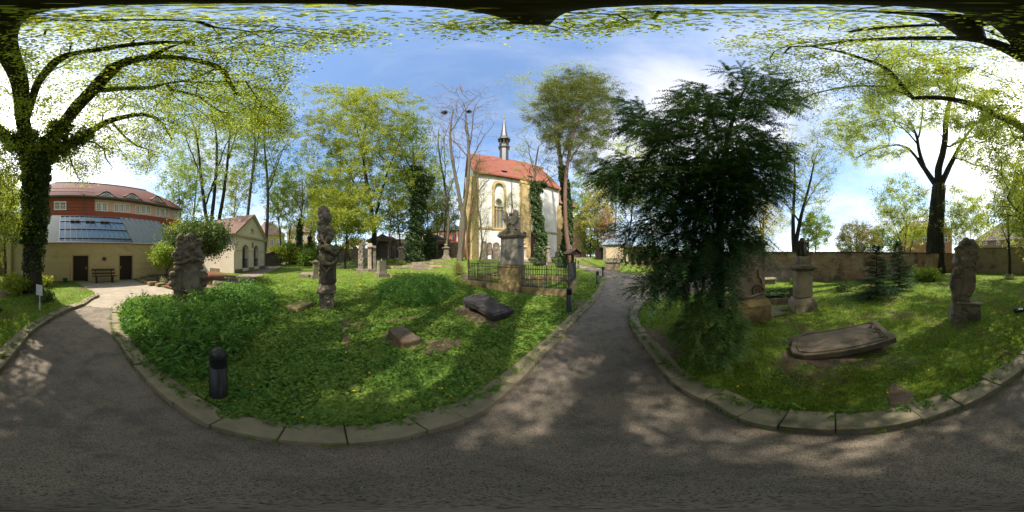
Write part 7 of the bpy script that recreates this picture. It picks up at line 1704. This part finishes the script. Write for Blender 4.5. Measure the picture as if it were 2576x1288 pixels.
# ---- tomb buildings along the far wall
def tomb_front(name, label, u, r, W, h, m, kind=0, turn=0.0, cat='tomb'):
    p = pol(az(u), r); p.z = ter(p.x, p.y)-0.05
    t = thing(name, label, cat, p, face_to(u, turn)); n = 2 if kind == 1 else 1
    ops = [arch(-W*0.2, W*0.2, 0.25, h*0.5)] if n == 1 else [arch(-W*0.33, -W*0.05, 0.3, h*0.48), arch(W*0.05, W*0.33, 0.3, h*0.48)]
    q = MB(); q.panel(rect(-W/2, W/2, 0, h*0.72), ops, -0.2, 0.3);
    q.build('wall', m, t, bevel=0.02)
    q = MB(); q.box((0, 0.95, h*0.36), (W*0.98, 0.1, h*0.7)); q.build('niche_back', M_DSTONE, t)
    for x in (-W*0.44, -W*0.26, W*0.26, W*0.44) if n == 1 else (-W*0.44, 0, W*0.44): q = MB(); q.lathe([(0.22, 0), (0.22, 0.3), (0.15, 0.4), (0.13, h*0.6), (0.2, h*0.66), (0.22, h*0.7)], 10, (x, -0.42, 0)); q.build('column', m, t, smooth=True)
    q = MB(); q.b0((0, 0.0, h*0.70), (W*1.08, 1.1, h*0.07)); q.build('entablature', m, t, bevel=0.02)
    q = MB()
    if kind == 0:
        q.prism([(-W*0.5, h*0.77), (W*0.5, h*0.77), (W*0.34, h*0.87), (W*0.15, h*0.9), (0.0, h), (-W*0.15, h*0.9), (-W*0.34, h*0.87)], -0.3, 0.3); q.scroll((-W*0.3, h*0.84), 0.3, 1.4, 0.08, -0.35); q.scroll((W*0.3, h*0.84), 0.3, 1.4, 0.08, -0.35, -1); q.ball((0, -0.2, h*0.9), 0.3, 10)
        q.build('gable', m, t, remesh=0.05, disp=0.08)
    else:
        q.prism([(-W*0.54, h*0.77), (W*0.54, h*0.77), (W*0.3, h*0.84), (W*0.1, h*0.93), (0.0, h), (-W*0.1, h*0.93), (-W*0.3, h*0.84)], -0.5, 1.2); q.build('roof', M_LEAD, t)
    q = MB()
    for op in ops:
        x0, x1 = op[0][0], op[1][0]
        for i in range(7): x = x0+(x1-x0)*(i+0.5)/7; q.tube([(x, 0.1, 0.2), (x, 0.1, h*0.5)], 0.02, 4)
        q.tube([(x0, 0.1, h*0.4), (x1, 0.1, h*0.4)], 0.025, 4)
    q.build('iron_grille', M_IRON, t)
def tombs():
    tomb_front('baroque_tomb', 'dark baroque columned tomb front left of the pale wall niche', 962, 33, 6.0, 5.2, M_DSTONE, 0)
    tomb_front('arched_tomb', 'brown tomb house with two arches and curved lead roof left of the church', 1098, 29.5, 4.6, 4.3, M_RSTONE, 1)
    # pale niche in the wall between
    p = pol(az(1006), 33); p.z = ter(p.x, p.y); t = thing('wall_niche_tomb', 'cream wall tomb with a shallow blind arch and grey door', 'tomb', p, face_to(1006))
    q = MB(); q.panel(rect(-2.4, 2.4, 0, 3.9), [arch(-1.6, 1.6, 1.9, 2.3, 10, 0.5)], -0.1, 0.4); q.build('wall', M_CREAM, t); q = MB(); q.box((0, 0.5, 2), (4.6, 0.15, 3.8)); q.build('niche_back', M_CREAM, t); q = MB(); q.b0((-0.6, -0.16, 0), (1.3, 0.1, 1.75)); q.build('door', mat('grey_door', (0.09, 0.095, 0.1), bump=0.1), t)
    p = pol(az(1140), 31.5); p.z = ter(p.x, p.y); t = thing('wall_niche_tomb', 'weathered low wall with an arched niche right of the arched tomb', 'tomb', p, face_to(1140))
    q = MB(); q.panel(rect(-3.0, 1.6, 0, 3.0), [arch(-2.4, -0.9, 0.3, 1.5)], 0, 0.4); q.build('wall', M_RSTONE, t, bevel=0.02); q = MB(); q.box((-0.7, 0.5, 1.5), (4.4, 0.1, 2.9)); q.build('niche_back', M_DSTONE, t)
    # slate roofed tomb house right of the path
    A = pol(az(1517), 25.5); B = pol(az(1573), 24.3); F = Front(A, B); zt = ter(F.A.x, F.A.y)-0.1
    t = thing('tomb_house', 'cream tomb house with blue-grey mansard slate roof right of the church', 'building', (F.A.x, F.A.y, zt), F.rz); W = F.len; h = F.z(1545, 615)-zt
    q = MB(); q.box((W/2, 2.2, h/2), (W, 4.4, h)); q.build('wall', mat('pinkish_cream_render', (0.56, 0.43, 0.29), (0.48, 0.37, 0.25), 1.2, bump=0.15), t)
    q = MB(); zs = F.z(1545, 600)-zt; zp = F.z(1545, 590)-zt
    q.add([(-0.25, -0.25, h), (W+0.25, -0.25, h), (W+0.25, 4.6, h), (-0.25, 4.6, h), (0.5, 0.6, zs), (W-0.5, 0.6, zs), (W-0.5, 3.8, zs), (0.5, 3.8, zs), (1.5, 2.0, zp), (W-1.5, 2.0, zp), (W-1.5, 2.4, zp), (1.5, 2.4, zp)], [(0, 1, 5, 4), (1, 2, 6, 5), (2, 3, 7, 6), (3, 0, 4, 7), (4, 5, 9, 8), (5, 6, 10, 9), (6, 7, 11, 10), (7, 4, 8, 11), (8, 9, 10, 11)])
    q.build('roof', mat('blue_grey_slates', (0.21, 0.25, 0.30), (0.15, 0.19, 0.23), 4, rough=0.5, bump=0.3, spec=0.5), t)
    q = MB(); q.box((W/2, -0.03, h-0.06), (W+0.3, 0.3, 0.14)); q.box((W/2, -0.03, 0.25), (W+0.06, 0.1, 0.5)); q.box((0.3, -0.05, h/2), (0.45, 0.12, h-0.2)); q.build('trim', M_STONE, t)
    q = MB(); q.box((-0.9, 1.5, h*0.42), (1.2, 2.4, h*0.84)); q.build('dark_annex', M_DWOOD, t)
    # arcaded tomb row
    A = pol(az(1568), 22.5); B = pol(az(1652), 19.5); F = Front(A, B); zt = ter((F.A.x+F.B.x)/2, (F.A.y+F.B.y)/2)-0.35; h = F.z(1600, 622)-zt; W = F.len
    t = thing('tomb_arcade', 'ochre arcaded tomb row with dark grated arches left of the conifer', 'tomb', (F.A.x, F.A.y, zt), F.rz); n = 5
    ops = [arch(W*(i+0.12)/n, W*(i+0.88)/n, 0.5, h*0.62, 8, 0.6) for i in range(n)]
    q = MB(); q.panel(rect(0, W, 0, h), ops, 0, 0.45); q.build('wall', M_YSTONE, t, bevel=0.01)
    q = MB(); q.box((W/2, 1.2, h/2), (W, 0.2, h)); q.box((W/2, 0.8, h-0.05), (W, 1.5, 0.15)); q.build('rear_wall', M_DSTONE, t)
    for op in ops:
        q = MB(); x0, x1 = op[0][0], op[1][0]
        for i in range(8): x = x0+(x1-x0)*(i+0.5)/8; q.tube([(x, 0.2, 0.4), (x, 0.2, h*0.72)], 0.016, 4)
        q.build('iron_grille', M_IRON, t)
    q = MB(); q.box((W/2, 0.1, h+0.04), (W+0.2, 0.9, 0.1)); q.build('coping', M_PSTONE, t)
tombs()

# ---- houses beyond the cemetery walls
def house(name, label, u0, r0, u1, r1, dep, ve, vr, mw, mr, wins=(), hip=0.0, z0=-0.2, cat='house', mid=None):
    F = Front(pol(az(u0), r0), pol(az(u1), r1)); W = F.len; um = (u0+u1)/2; ze = F.z(um, ve); rm = F.s(um)[1]; zr = EYE+(rm+dep/2)*math.tan(pt(vr))
    t = thing(name, label, cat, (F.A.x, F.A.y, 0), F.rz)
    q = MB(); q.box((W/2, dep/2, ze/2), (W, dep, ze)); q.build('wall', mw, t)
    q = MB(); e = 0.4
    q.add([(-e, -e, ze), (W+e, -e, ze), (W+e, dep+e, ze), (-e, dep+e, ze), (hip, dep/2, zr), (W-hip, dep/2, zr)], [(0, 1, 5, 4), (1, 2, 5), (2, 3, 4, 5), (3, 0, 4)]); rf = q.build('roof', mr, t, fix=False)
    for (a, b, v0, v1) in wins:
        x0, x1, z0_, z1_ = F.x(a), F.x(b), F.z((a+b)/2, v1), F.z((a+b)/2, v0)
        q = MB(); q.panel(rect(x0-0.12, x1+0.12, z0_-0.12, z1_+0.12), [rect(x0, x1, z0_, z1_)], -0.1, 0.05); q.box(((x0+x1)/2, -0.04, (z0_+z1_)/2), (0.12, 0.08, z1_-z0_)); q.box(((x0+x1)/2, -0.04, z0_+(z1_-z0_)*0.6), (x1-x0, 0.08, 0.12)); f = q.build('window', M_WHITE, t)
        q = MB(); q.box(((x0+x1)/2, 0.0, (z0_+z1_)/2), (x1-x0, 0.04, z1_-z0_)); q.build('pane', M_GLASS, f)
    if mid:
        for f_ in mid: q = MB(); q.box((W*f_, -0.06, ze*0.55), (0.35, 0.14, ze*0.9)); q.build('pilaster', M_CREAM, t)
    q = MB(); q.box((W*0.7, dep*0.5, zr-0.2), (0.6, 0.6, 1.2)); q.build('chimney', M_TILE, rf)
    return F
M_ORG = mat('orange_red_render', (0.56, 0.105, 0.04), (0.48, 0.09, 0.035), 1.5, bump=0.05)
house('orange_house', 'bright orange-red house with white windows behind the tombs', 1058, 52, 1153, 47, 9, 582, 562, M_ORG, mat('dark_slate_roof', (0.07, 0.08, 0.085), (0.05, 0.06, 0.065), 3, bump=0.2), [(a, a+6, v, v+12) for v in (589, 609) for a in (1064, 1078, 1093, 1108, 1122, 1136)], hip=3, mid=(0.5, 0.97))
house('yellow_house', 'ochre yellow house glimpsed behind the trees beyond the chapel path', 668, 52, 716, 56, 9, 592, 560, mat('yellow_house_render', (0.46, 0.34, 0.15), (0.42, 0.31, 0.14), 1.5, bump=0.05), M_PTILE, [(680, 686, 604, 616), (697, 703, 604, 616)], hip=2)
house('sandstone_house', 'sandy apartment house with reddish roof behind the ivy-wrapped trunk', 722, 60, 784, 58, 10, 585, 566, mat('sandy_render', (0.42, 0.29, 0.17), (0.38, 0.27, 0.16), 1.5, bump=0.05), M_PTILE, [(a, a+6, v, v+10) for v in (592, 610) for a in (728, 742, 757, 771)], hip=2)
house('pale_house', 'pale low house with reddish roof above the distant brick wall', 862, 56, 905, 54, 8, 614, 603, M_CREAM, M_PTILE, [(872, 877, 618, 626)], hip=1)
house('grey_roofed_house', 'low grey-roofed building behind the pale far wall', 960, 47, 1056, 45, 9, 612, 588, M_CREAM, mat('grey_sheet_roof', (0.22, 0.24, 0.25), (0.18, 0.2, 0.21), 2, bump=0.1), [], hip=1)
house('salmon_house', 'salmon and cream house glimpsed through leaves behind the big right tree', 2278, 33, 2395, 36, 9, 572, 556, mat('salmon_render', (0.48, 0.22, 0.12), (0.43, 0.2, 0.11), 1.5, bump=0.05), M_PTILE, [(2296, 2306, 592, 608), (2320, 2330, 592, 608), (2372, 2382, 592, 608)], hip=3)
house('gabled_house', 'brown-roofed house beyond the yellow wall at the right edge of the view', 2452, 38, 2600, 33, 11, 604, 560, mat('brownish_render', (0.30, 0.2, 0.13), (0.26, 0.18, 0.12), 1.5, bump=0.05), mat('purplish_tiles', (0.2, 0.13, 0.12), (0.15, 0.10, 0.095), 3, bump=0.3), [(a, a+7, 606, 615) for a in (2462, 2476, 2508, 2540)], hip=4)

# ---- two visitors far off right of the church
def person(label, u, v, r, shirt, trousers, pose):
    p = pol(az(u), r); p.z = ter(p.x, p.y)+0.03
    J = {'pel': (0, 0, 0.95), 'chest': (0, 0, 1.3), 'neck': (0, 0, 1.5), 'head': (0, -0.02, 1.66), 'top': (0, -0.01, 1.76), 'sl': (-0.19, 0, 1.43), 'el': (-0.27, 0.02, 1.15), 'hl': (-0.24, -0.1, 0.92), 'sr': (0.19, 0, 1.43), 'er': (0.28, 0.02, 1.15), 'hr': (0.22, -0.12, 0.95),
         'hipl': (-0.1, 0, 0.9), 'kl': (-0.12, -0.08*pose, 0.5), 'al': (-0.12, 0.05*pose, 0.09), 'tl': (-0.13, -0.14, 0.04), 'hipr': (0.1, 0, 0.9), 'kr': (0.12, 0.1*pose, 0.5), 'ar': (0.12, 0.2*pose, 0.09), 'tr': (0.13, 0.02, 0.04)}
    E = [('pel', 'chest'), ('chest', 'neck'), ('neck', 'head'), ('head', 'top'), ('chest', 'sl'), ('sl', 'el'), ('el', 'hl'), ('chest', 'sr'), ('sr', 'er'), ('er', 'hr'), ('pel', 'hipl'), ('hipl', 'kl'), ('kl', 'al'), ('al', 'tl'), ('pel', 'hipr'), ('hipr', 'kr'), ('kr', 'ar'), ('ar', 'tr')]
    rad = {'pel': .15, 'chest': .15, 'neck': .055, 'head': .10, 'top': .06, 'sl': .07, 'el': .048, 'hl': .035, 'sr': .07, 'er': .048, 'hr': .035, 'hipl': .095, 'kl': .065, 'al': .045, 'tl': .04, 'hipr': .095, 'kr': .065, 'ar': .045, 'tr': .04}
    def body(name, keys, k, m, parent):
        ks = [q for q in J if q in keys]; me = bpy.data.meshes.new(name); me.from_pydata([J[q] for q in ks], [(ks.index(a), ks.index(b)) for a, b in E if a in ks and b in ks], [])
        o = bpy.data.objects.new(name, me); COL.objects.link(o); md = o.modifiers.new('skin', 'SKIN')
        for i, q in enumerate(ks): me.skin_vertices[0].data[i].radius = (rad[q]*k, rad[q]*k)
        me.skin_vertices[0].data[0].use_root = True; sb = o.modifiers.new('sub', 'SUBSURF'); sb.levels = 1; sb.render_levels = 1; me.materials.append(m); o.parent = parent; return o
    t = thing('person', label, 'person', p, face_to(u, 0.6))
    body('body', set(J), 1.0, mat('skin', (0.5, 0.3, 0.22), bump=0), t)
    body('jacket', {'pel', 'chest', 'sl', 'el', 'sr', 'er'}, 1.22, shirt, t); body('trousers', {'pel', 'hipl', 'kl', 'hipr', 'kr', 'al', 'ar'}, 1.18, trousers, t)
    q = MB(); q.ball((0, 0.02, 1.70), 0.115, 10, (1, 1.05, 1)); q.build('hair', mat('dark_hair', (0.03, 0.02, 0.015), bump=0), t, smooth=True)
try:
    person('far person in a black jacket standing among the graves right of the church', 1478.5, 645, 41, mat('black_cloth', (0.015, 0.015, 0.02), bump=0), mat('grey_cloth', (0.15, 0.15, 0.16), bump=0), 1)
    person('far person in a light grey jacket standing next to the one in black', 1485, 645, 41.5, mat('light_grey_cloth', (0.3, 0.3, 0.32), bump=0), mat('pale_cloth', (0.35, 0.33, 0.3), bump=0), -1)
except Exception as ex: print('person', ex)
# ------------------------------------------------------------------ grass, ground cover, tall weeds, litter
AZ_A0, AZ_A1 = az(278), az(1525)
def ring_pts(n, r0, r1, a0=-math.pi, a1=math.pi):
    r = np.exp(np.log(r0)+(np.log(r1)-np.log(r0))*RNG.random(n)); a = a0+(a1-a0)*RNG.random(n)
    return r*np.sin(a), r*np.cos(a), r
SLABPOLY = [np.array([(2.95,-0.35),(2.15,-0.6),(1.75,-1.95),(2.75,-2.2)]), np.array([(-1.6,4.7),(-1.05,5.75),(0.15,4.7),(-0.45,3.85)])]
BUILD = [np.array([(FO.A.x, FO.A.y), (FO.B.x, FO.B.y), (FO.B.x*1.6, FO.B.y*1.6), (FO.A.x*1.6, FO.A.y*1.6)])]
SH_A = poly2([pol(az(u), r) for u, r in ((262, 1.0), (262, 9), (400, 9.0), (600, 9), (700, 7.0))])
def kerbzone(x, y):
    """the kerb stones' own strip: keep plants off it"""
    out = np.zeros(x.shape, bool)
    for pts, w_ in ((A_, 0.25), (B_, 0.25), (L_, 0.25)):
        P = poly2(pts); d = np.full(x.shape, 9.0)
        for i in range(len(P)-1):
            a, b = P[i], P[i+1]; ab = b-a; t = np.clip(((x-a[0])*ab[0]+(y-a[1])*ab[1])/(ab@ab+1e-9), 0, 1)
            d = np.minimum(d, np.hypot(x-a[0]-t*ab[0], y-a[1]-t*ab[1]))
        out |= d < w_
    return out
SOIL = [(2.6, -1.15, 1.3, 0.85, -1.85), (2.05, 1.95, 1.15, 0.8, 0.6), (1.45, 0.95, 0.45, 0.3, 0.4), (1.0, -1.05, 0.4, 0.16, 2.4), (-0.9, 4.6, 1.1, 0.85, -0.7), (-4.4, 6.0, 1.0, 0.45, 0.4), (-3.1, 1.9, 1.1, 0.12, 2.6), (2.6, 5.3, 0.7, 0.4, 0.2), (-2.0, 2.4, 0.55, 0.38, -0.4), (-0.7, -7.4, 1.3, 1.0, 0.0), (-1.2, 2.6, 0.5, 0.3, 1.0)]
def soil_k(x, y):
    m = np.zeros(x.shape)
    for cx, cy, a, b, th in SOIL:
        dx, dy = x-cx, y-cy; p = (dx*math.cos(th)+dy*math.sin(th))/a; q = (-dx*math.sin(th)+dy*math.cos(th))/b
        m = np.maximum(m, 1.15-np.sqrt(p*p+q*q)+0.22*sn(x, y, 5.0, cx))
    return m
def soil(x, y): return (soil_k(x, y) > 0.18) | ((sn(x, y, 0.9, 4.0)+0.35*sn(x, y, 3.7, 1.0)) > 0.62)
def free(x, y):
    ok = ~hard(x, y) & ~inpoly(MULCH, x, y) & ~kerbzone(x, y)
    for b in BUILD: ok &= ~inpoly(b, x, y)
    for b in SLABPOLY: ok &= ~inpoly(b, x, y)
    return ok & ~(((x+3.6)**2+(y-0.2)**2) < 0)
def zone_cover(x, y):
    a = np.arctan2(x, y); return (a > AZ_A0) & (a < AZ_A1)
def gz(x, y): return ter_np(x, y)+0.055+0.02*sn(x, y, 1.3)+0.012*sn(x, y, 4.1, 2.0)
def blades(name, x, y, r, h0, m, wk=1.0, lean=0.35):
    n = len(x); z = gz(x, y); h = h0*(0.6+0.8*RNG.random(n)); wd = (0.0022+0.0016*r)*wk
    a = RNG.random(n)*6.283; L_ = np.stack([np.cos(a), np.sin(a), np.zeros(n)], 1); b = a+RNG.normal(0, 1.5, n)
    P = np.stack([x, y, z-0.01], 1); tip = P+np.stack([np.cos(b)*h*lean, np.sin(b)*h*lean, h], 1)
    V = np.stack([P-L_*wd[:, None], P+L_*wd[:, None], tip], 1).reshape(-1, 3)
    return tag(np_mesh(name, V, np.arange(3*n).reshape(-1, 3), m), kind='stuff')
def bare_soil():
    sm = mat('bare_soil', (0.19, 0.125, 0.08), (0.12, 0.08, 0.052), 7, bump=0.9, bscale=50, c3=(0.07, 0.085, 0.025), s3=4.0)
    for cx, cy, a, b, th in SOIL:
        n, k = 48, 10; V = [(cx, cy, 0)]; F = []
        for j in range(1, k+1):
            for i in range(n):
                t = 2*math.pi*i/n; rr = 0.8*j/k*(1+0.16*math.sin(3*t+cx*3)+0.1*math.sin(7*t+cy*5)+0.06*math.sin(13*t)); p, q = a*rr*math.cos(t), b*rr*math.sin(t)
                V.append((cx+p*math.cos(th)-q*math.sin(th), cy+p*math.sin(th)+q*math.cos(th), j/k))
        V = np.array(V); edge = V[:, 2].copy(); V[:, 2] = gz(V[:, 0], V[:, 1])+np.where(edge > 0.95, -0.03, 0.014)
        V[:, 2] = np.where(hard(V[:, 0], V[:, 1]), ter_np(V[:, 0], V[:, 1])-0.05, V[:, 2])
        F = [(0, 1+i, 1+(i+1) % n, 0) for i in range(n)]+[(1+(j-1)*n+i, 1+j*n+i, 1+j*n+(i+1) % n, 1+(j-1)*n+(i+1) % n) for j in range(1, k) for i in range(n)]
        me = bpy.data.meshes.new('bare_soil'); me.from_pydata([tuple(v) for v in V], [], [f[:3] if f[0] == f[3] else f for f in F]); me.materials.append(sm)
        o = bpy.data.objects.new('bare_soil', me); COL.objects.link(o); tag(o, kind='structure')
bare_soil()
def plants():
    # short grass on the right and left lawns and farther parts of the island
    x, y, r = ring_pts(330000, 1.0, 32)
    ok = free(x, y); ok &= ~(soil(x, y) & (RNG.random(len(x)) < 0.88)); ok &= ~(zone_cover(x, y) & (r < 5.5) & (RNG.random(len(x)) < 0.85))
    patch = 0.5+0.5*sn(x, y, 1.7, 7.0); ok &= RNG.random(len(x)) < 0.45+0.6*patch
    blades('grass', x[ok], y[ok], r[ok], 0.035+0.045*np.clip(patch[ok], 0, 1)+0.0015*r[ok], L_GRASS)
    # broad-leaved ground cover on the island
    x, y, r = ring_pts(200000, 0.9, 14, AZ_A0-0.02, AZ_A1+0.02); ok = free(x, y) & ~(soil(x, y) & (RNG.random(len(x)) < 0.85)) & (RNG.random(len(x)) < np.clip(1.3-r/11, 0.15, 1)*np.clip(0.75+0.6*sn(x, y, 2.6, 6.0), 0.15, 1))
    x, y, r = x[ok], y[ok], r[ok]; n = len(x); C = np.stack([x, y, gz(x, y)+0.012+0.06*RNG.random(n)*(0.5+0.5*np.abs(sn(x, y, 2.3, 3.0)))], 1)
    pale = (sn(x, y, 1.4, 8.0)+0.5*sn(x, y, 5.0, 3.0)+RNG.normal(0, 0.25, n)) > 0.25
    for sel, mt in ((~pale, L_COVER), (pale, L_COVER2)): tag(leaves('ground_cover', C[sel], 0.034+0.0055*r[sel], mt, None, aspect=1.0, hang=1.1), kind='stuff')
    # clover-like leaves scattered in the other lawns
    x, y, r = ring_pts(30000, 1.0, 7); ok = free(x, y) & ~zone_cover(x, y) & (sn(x, y, 1.9, 9.0) > 0.25); x, y, r = x[ok], y[ok], r[ok]
    o = leaves('ground_cover', np.stack([x, y, gz(x, y)+0.02+0.02*RNG.random(len(x))], 1), 0.022+0.003*r, L_COVER, None, aspect=1.0, hang=1.1); tag(o, kind='stuff')
    # tall weeds: two patches
    def weeds(name, polyuv, n, h0, h1, m, leafy=9, ls=0.085, grass=0.25):
        P = poly2([gp(u, v, 0.05) for u, v in polyuv]); mn, mx = P.min(0), P.max(0); X = mn[0]+(mx[0]-mn[0])*RNG.random(n*4); Y = mn[1]+(mx[1]-mn[1])*RNG.random(n*4)
        ok = inpoly(P, X, Y) & free(X, Y); X, Y = X[ok][:n], Y[ok][:n]; n = len(X)
        ed = np.full(n, 9.0)
        for i in range(len(P)):
            a_, b_ = P[i], P[(i+1) % len(P)]; ab = b_-a_; t_ = np.clip(((X-a_[0])*ab[0]+(Y-a_[1])*ab[1])/(ab@ab+1e-9), 0, 1); ed = np.minimum(ed, np.hypot(X-a_[0]-t_*ab[0], Y-a_[1]-t_*ab[1]))
        H = (h0+(h1-h0)*RNG.random(n)**1.5)*(0.72+0.42*sn(X, Y, 2.3, 2.0))*np.clip(0.45+ed*1.1, 0, 1); H = np.maximum(H, 0.1); r = np.hypot(X, Y)
        b = RNG.random(n)*6.28; ln = np.stack([np.cos(b), np.sin(b), np.zeros(n)], 1)*(0.15+0.15*RNG.random(n))[:, None]
        base = np.stack([X, Y, gz(X, Y)-0.02], 1); top = base+ln*H[:, None]; top[:, 2] += H
        a = RNG.random(n)*6.28; L_ = np.stack([np.cos(a), np.sin(a), np.zeros(n)], 1)*(0.0022+0.0010*r)[:, None]
        V = [np.stack([base-L_, base+L_, top], 1).reshape(-1, 3)]; Fs = [np.arange(3*n).reshape(-1, 3)]
        me = blades_from(name, V[0], m)
        k = leafy; t = (np.arange(k)[None, :]+RNG.random((n, k)))/k; t = 0.18+0.82*t
        C = base[:, None, :]+(top-base)[:, None, :]*t[:, :, None]; d = RNG.normal(0, 1, (n, k, 3)); d[:, :, 2] = 0.25-0.6*RNG.random((n, k)); d /= np.linalg.norm(d, axis=2)[:, :, None]
        C = C+d*ls*0.45; o = leaves(name, C.reshape(-1, 3), ls, m, None, aspect=0.32, hang=0.5, dirs=d.reshape(-1, 3), dj=0.1); tag(o, kind='stuff')
        # arching grass leaves
        g = int(n*grass); X2, Y2 = X[:g]+RNG.normal(0, 0.1, g), Y[:g]+RNG.normal(0, 0.1, g); okk = free(X2, Y2); blades(name, X2[okk], Y2[okk], np.hypot(X2, Y2)[okk]*0+3.5, H[:g][okk]*0.95, L_GRASS, lean=0.5)
    def blades_from(name, V, m):
        return tag(np_mesh(name, V, np.arange(len(V)).reshape(-1, 3), m), kind='stuff')
    weeds('tall_weeds', [(300,795),(330,765),(440,775),(560,735),(640,728),(690,745),(690,790),(650,835),(610,880),(575,920),(500,965),(440,975),(380,930),(330,870),(298,830)], 3600, 0.36, 0.95, L_WEED, leafy=8, ls=0.12, grass=0.5)
    weeds('tall_weeds', [(945,728),(1000,705),(1080,700),(1135,712),(1140,740),(1110,765),(1060,780),(1010,772),(955,752)], 1300, 0.45, 1.0, L_WEED, leafy=7, ls=0.14, grass=1.0)
    weeds('tall_weeds', [(585,1005),(560,960),(600,940),(660,965),(650,1000)], 60, 0.12, 0.24, L_WEED, leafy=7, ls=0.06)
    weeds('tall_weeds', [(478,1020),(500,1000),(530,1015),(520,1035)], 26, 0.06, 0.14, L_WEED, leafy=6, ls=0.045)
    # dandelions
    x, y, r = ring_pts(1500, 1.0, 22); ok = free(x, y) & (RNG.random(1500) < 0.16); x, y, r = x[ok], y[ok], r[ok]
    tag(leaves('dandelions', np.stack([x, y, gz(x, y)+0.07+0.05*RNG.random(len(x))], 1), 0.02+0.0035*r, mat('yellow_petal', (0.75, 0.5, 0.02), (0.7, 0.42, 0.01), bump=0), None, aspect=1.0, hang=1.5), kind='stuff')
    # litter on the asphalt
    x, y, r = ring_pts(6000, 0.25, 14); kz = kerbzone(x*1.06, y*1.06) | kerbzone(x*1.12, y*1.12); ok = hard(x, y) & (RNG.random(6000) < np.where(kz, 0.9, 0.2)); x, y, r = x[ok], y[ok], r[ok]
    tag(leaves('leaf_litter', np.stack([x, y, ter_np(x, y)+0.008+0*x], 1), 0.012+0.004*r, mat('dry_leaf', (0.30, 0.13, 0.05), (0.42, 0.3, 0.17), 40, bump=0), None, aspect=0.3, hang=3.0), kind='stuff')
    # moss and weeds in the kerb joints
    pts = []
    for K_ in (A_, B_, L_):
        for i in range(len(K_)-1):
            for _ in range(5): 
                q = K_[i].lerp(K_[i+1], RNG.random()); o = q.normalized()*RNG.uniform(0.20, 0.34); pts += [(q.x+o.x+RNG.normal(0, 0.03), q.y+o.y+RNG.normal(0, 0.03), ter(q.x, q.y)+0.10+0.02*RNG.random()) for _ in range(9)]
    tag(leaves('kerb_weeds', np.array(pts), 0.04, L_COVER, None, aspect=0.6, hang=0.7), kind='stuff')
plants()
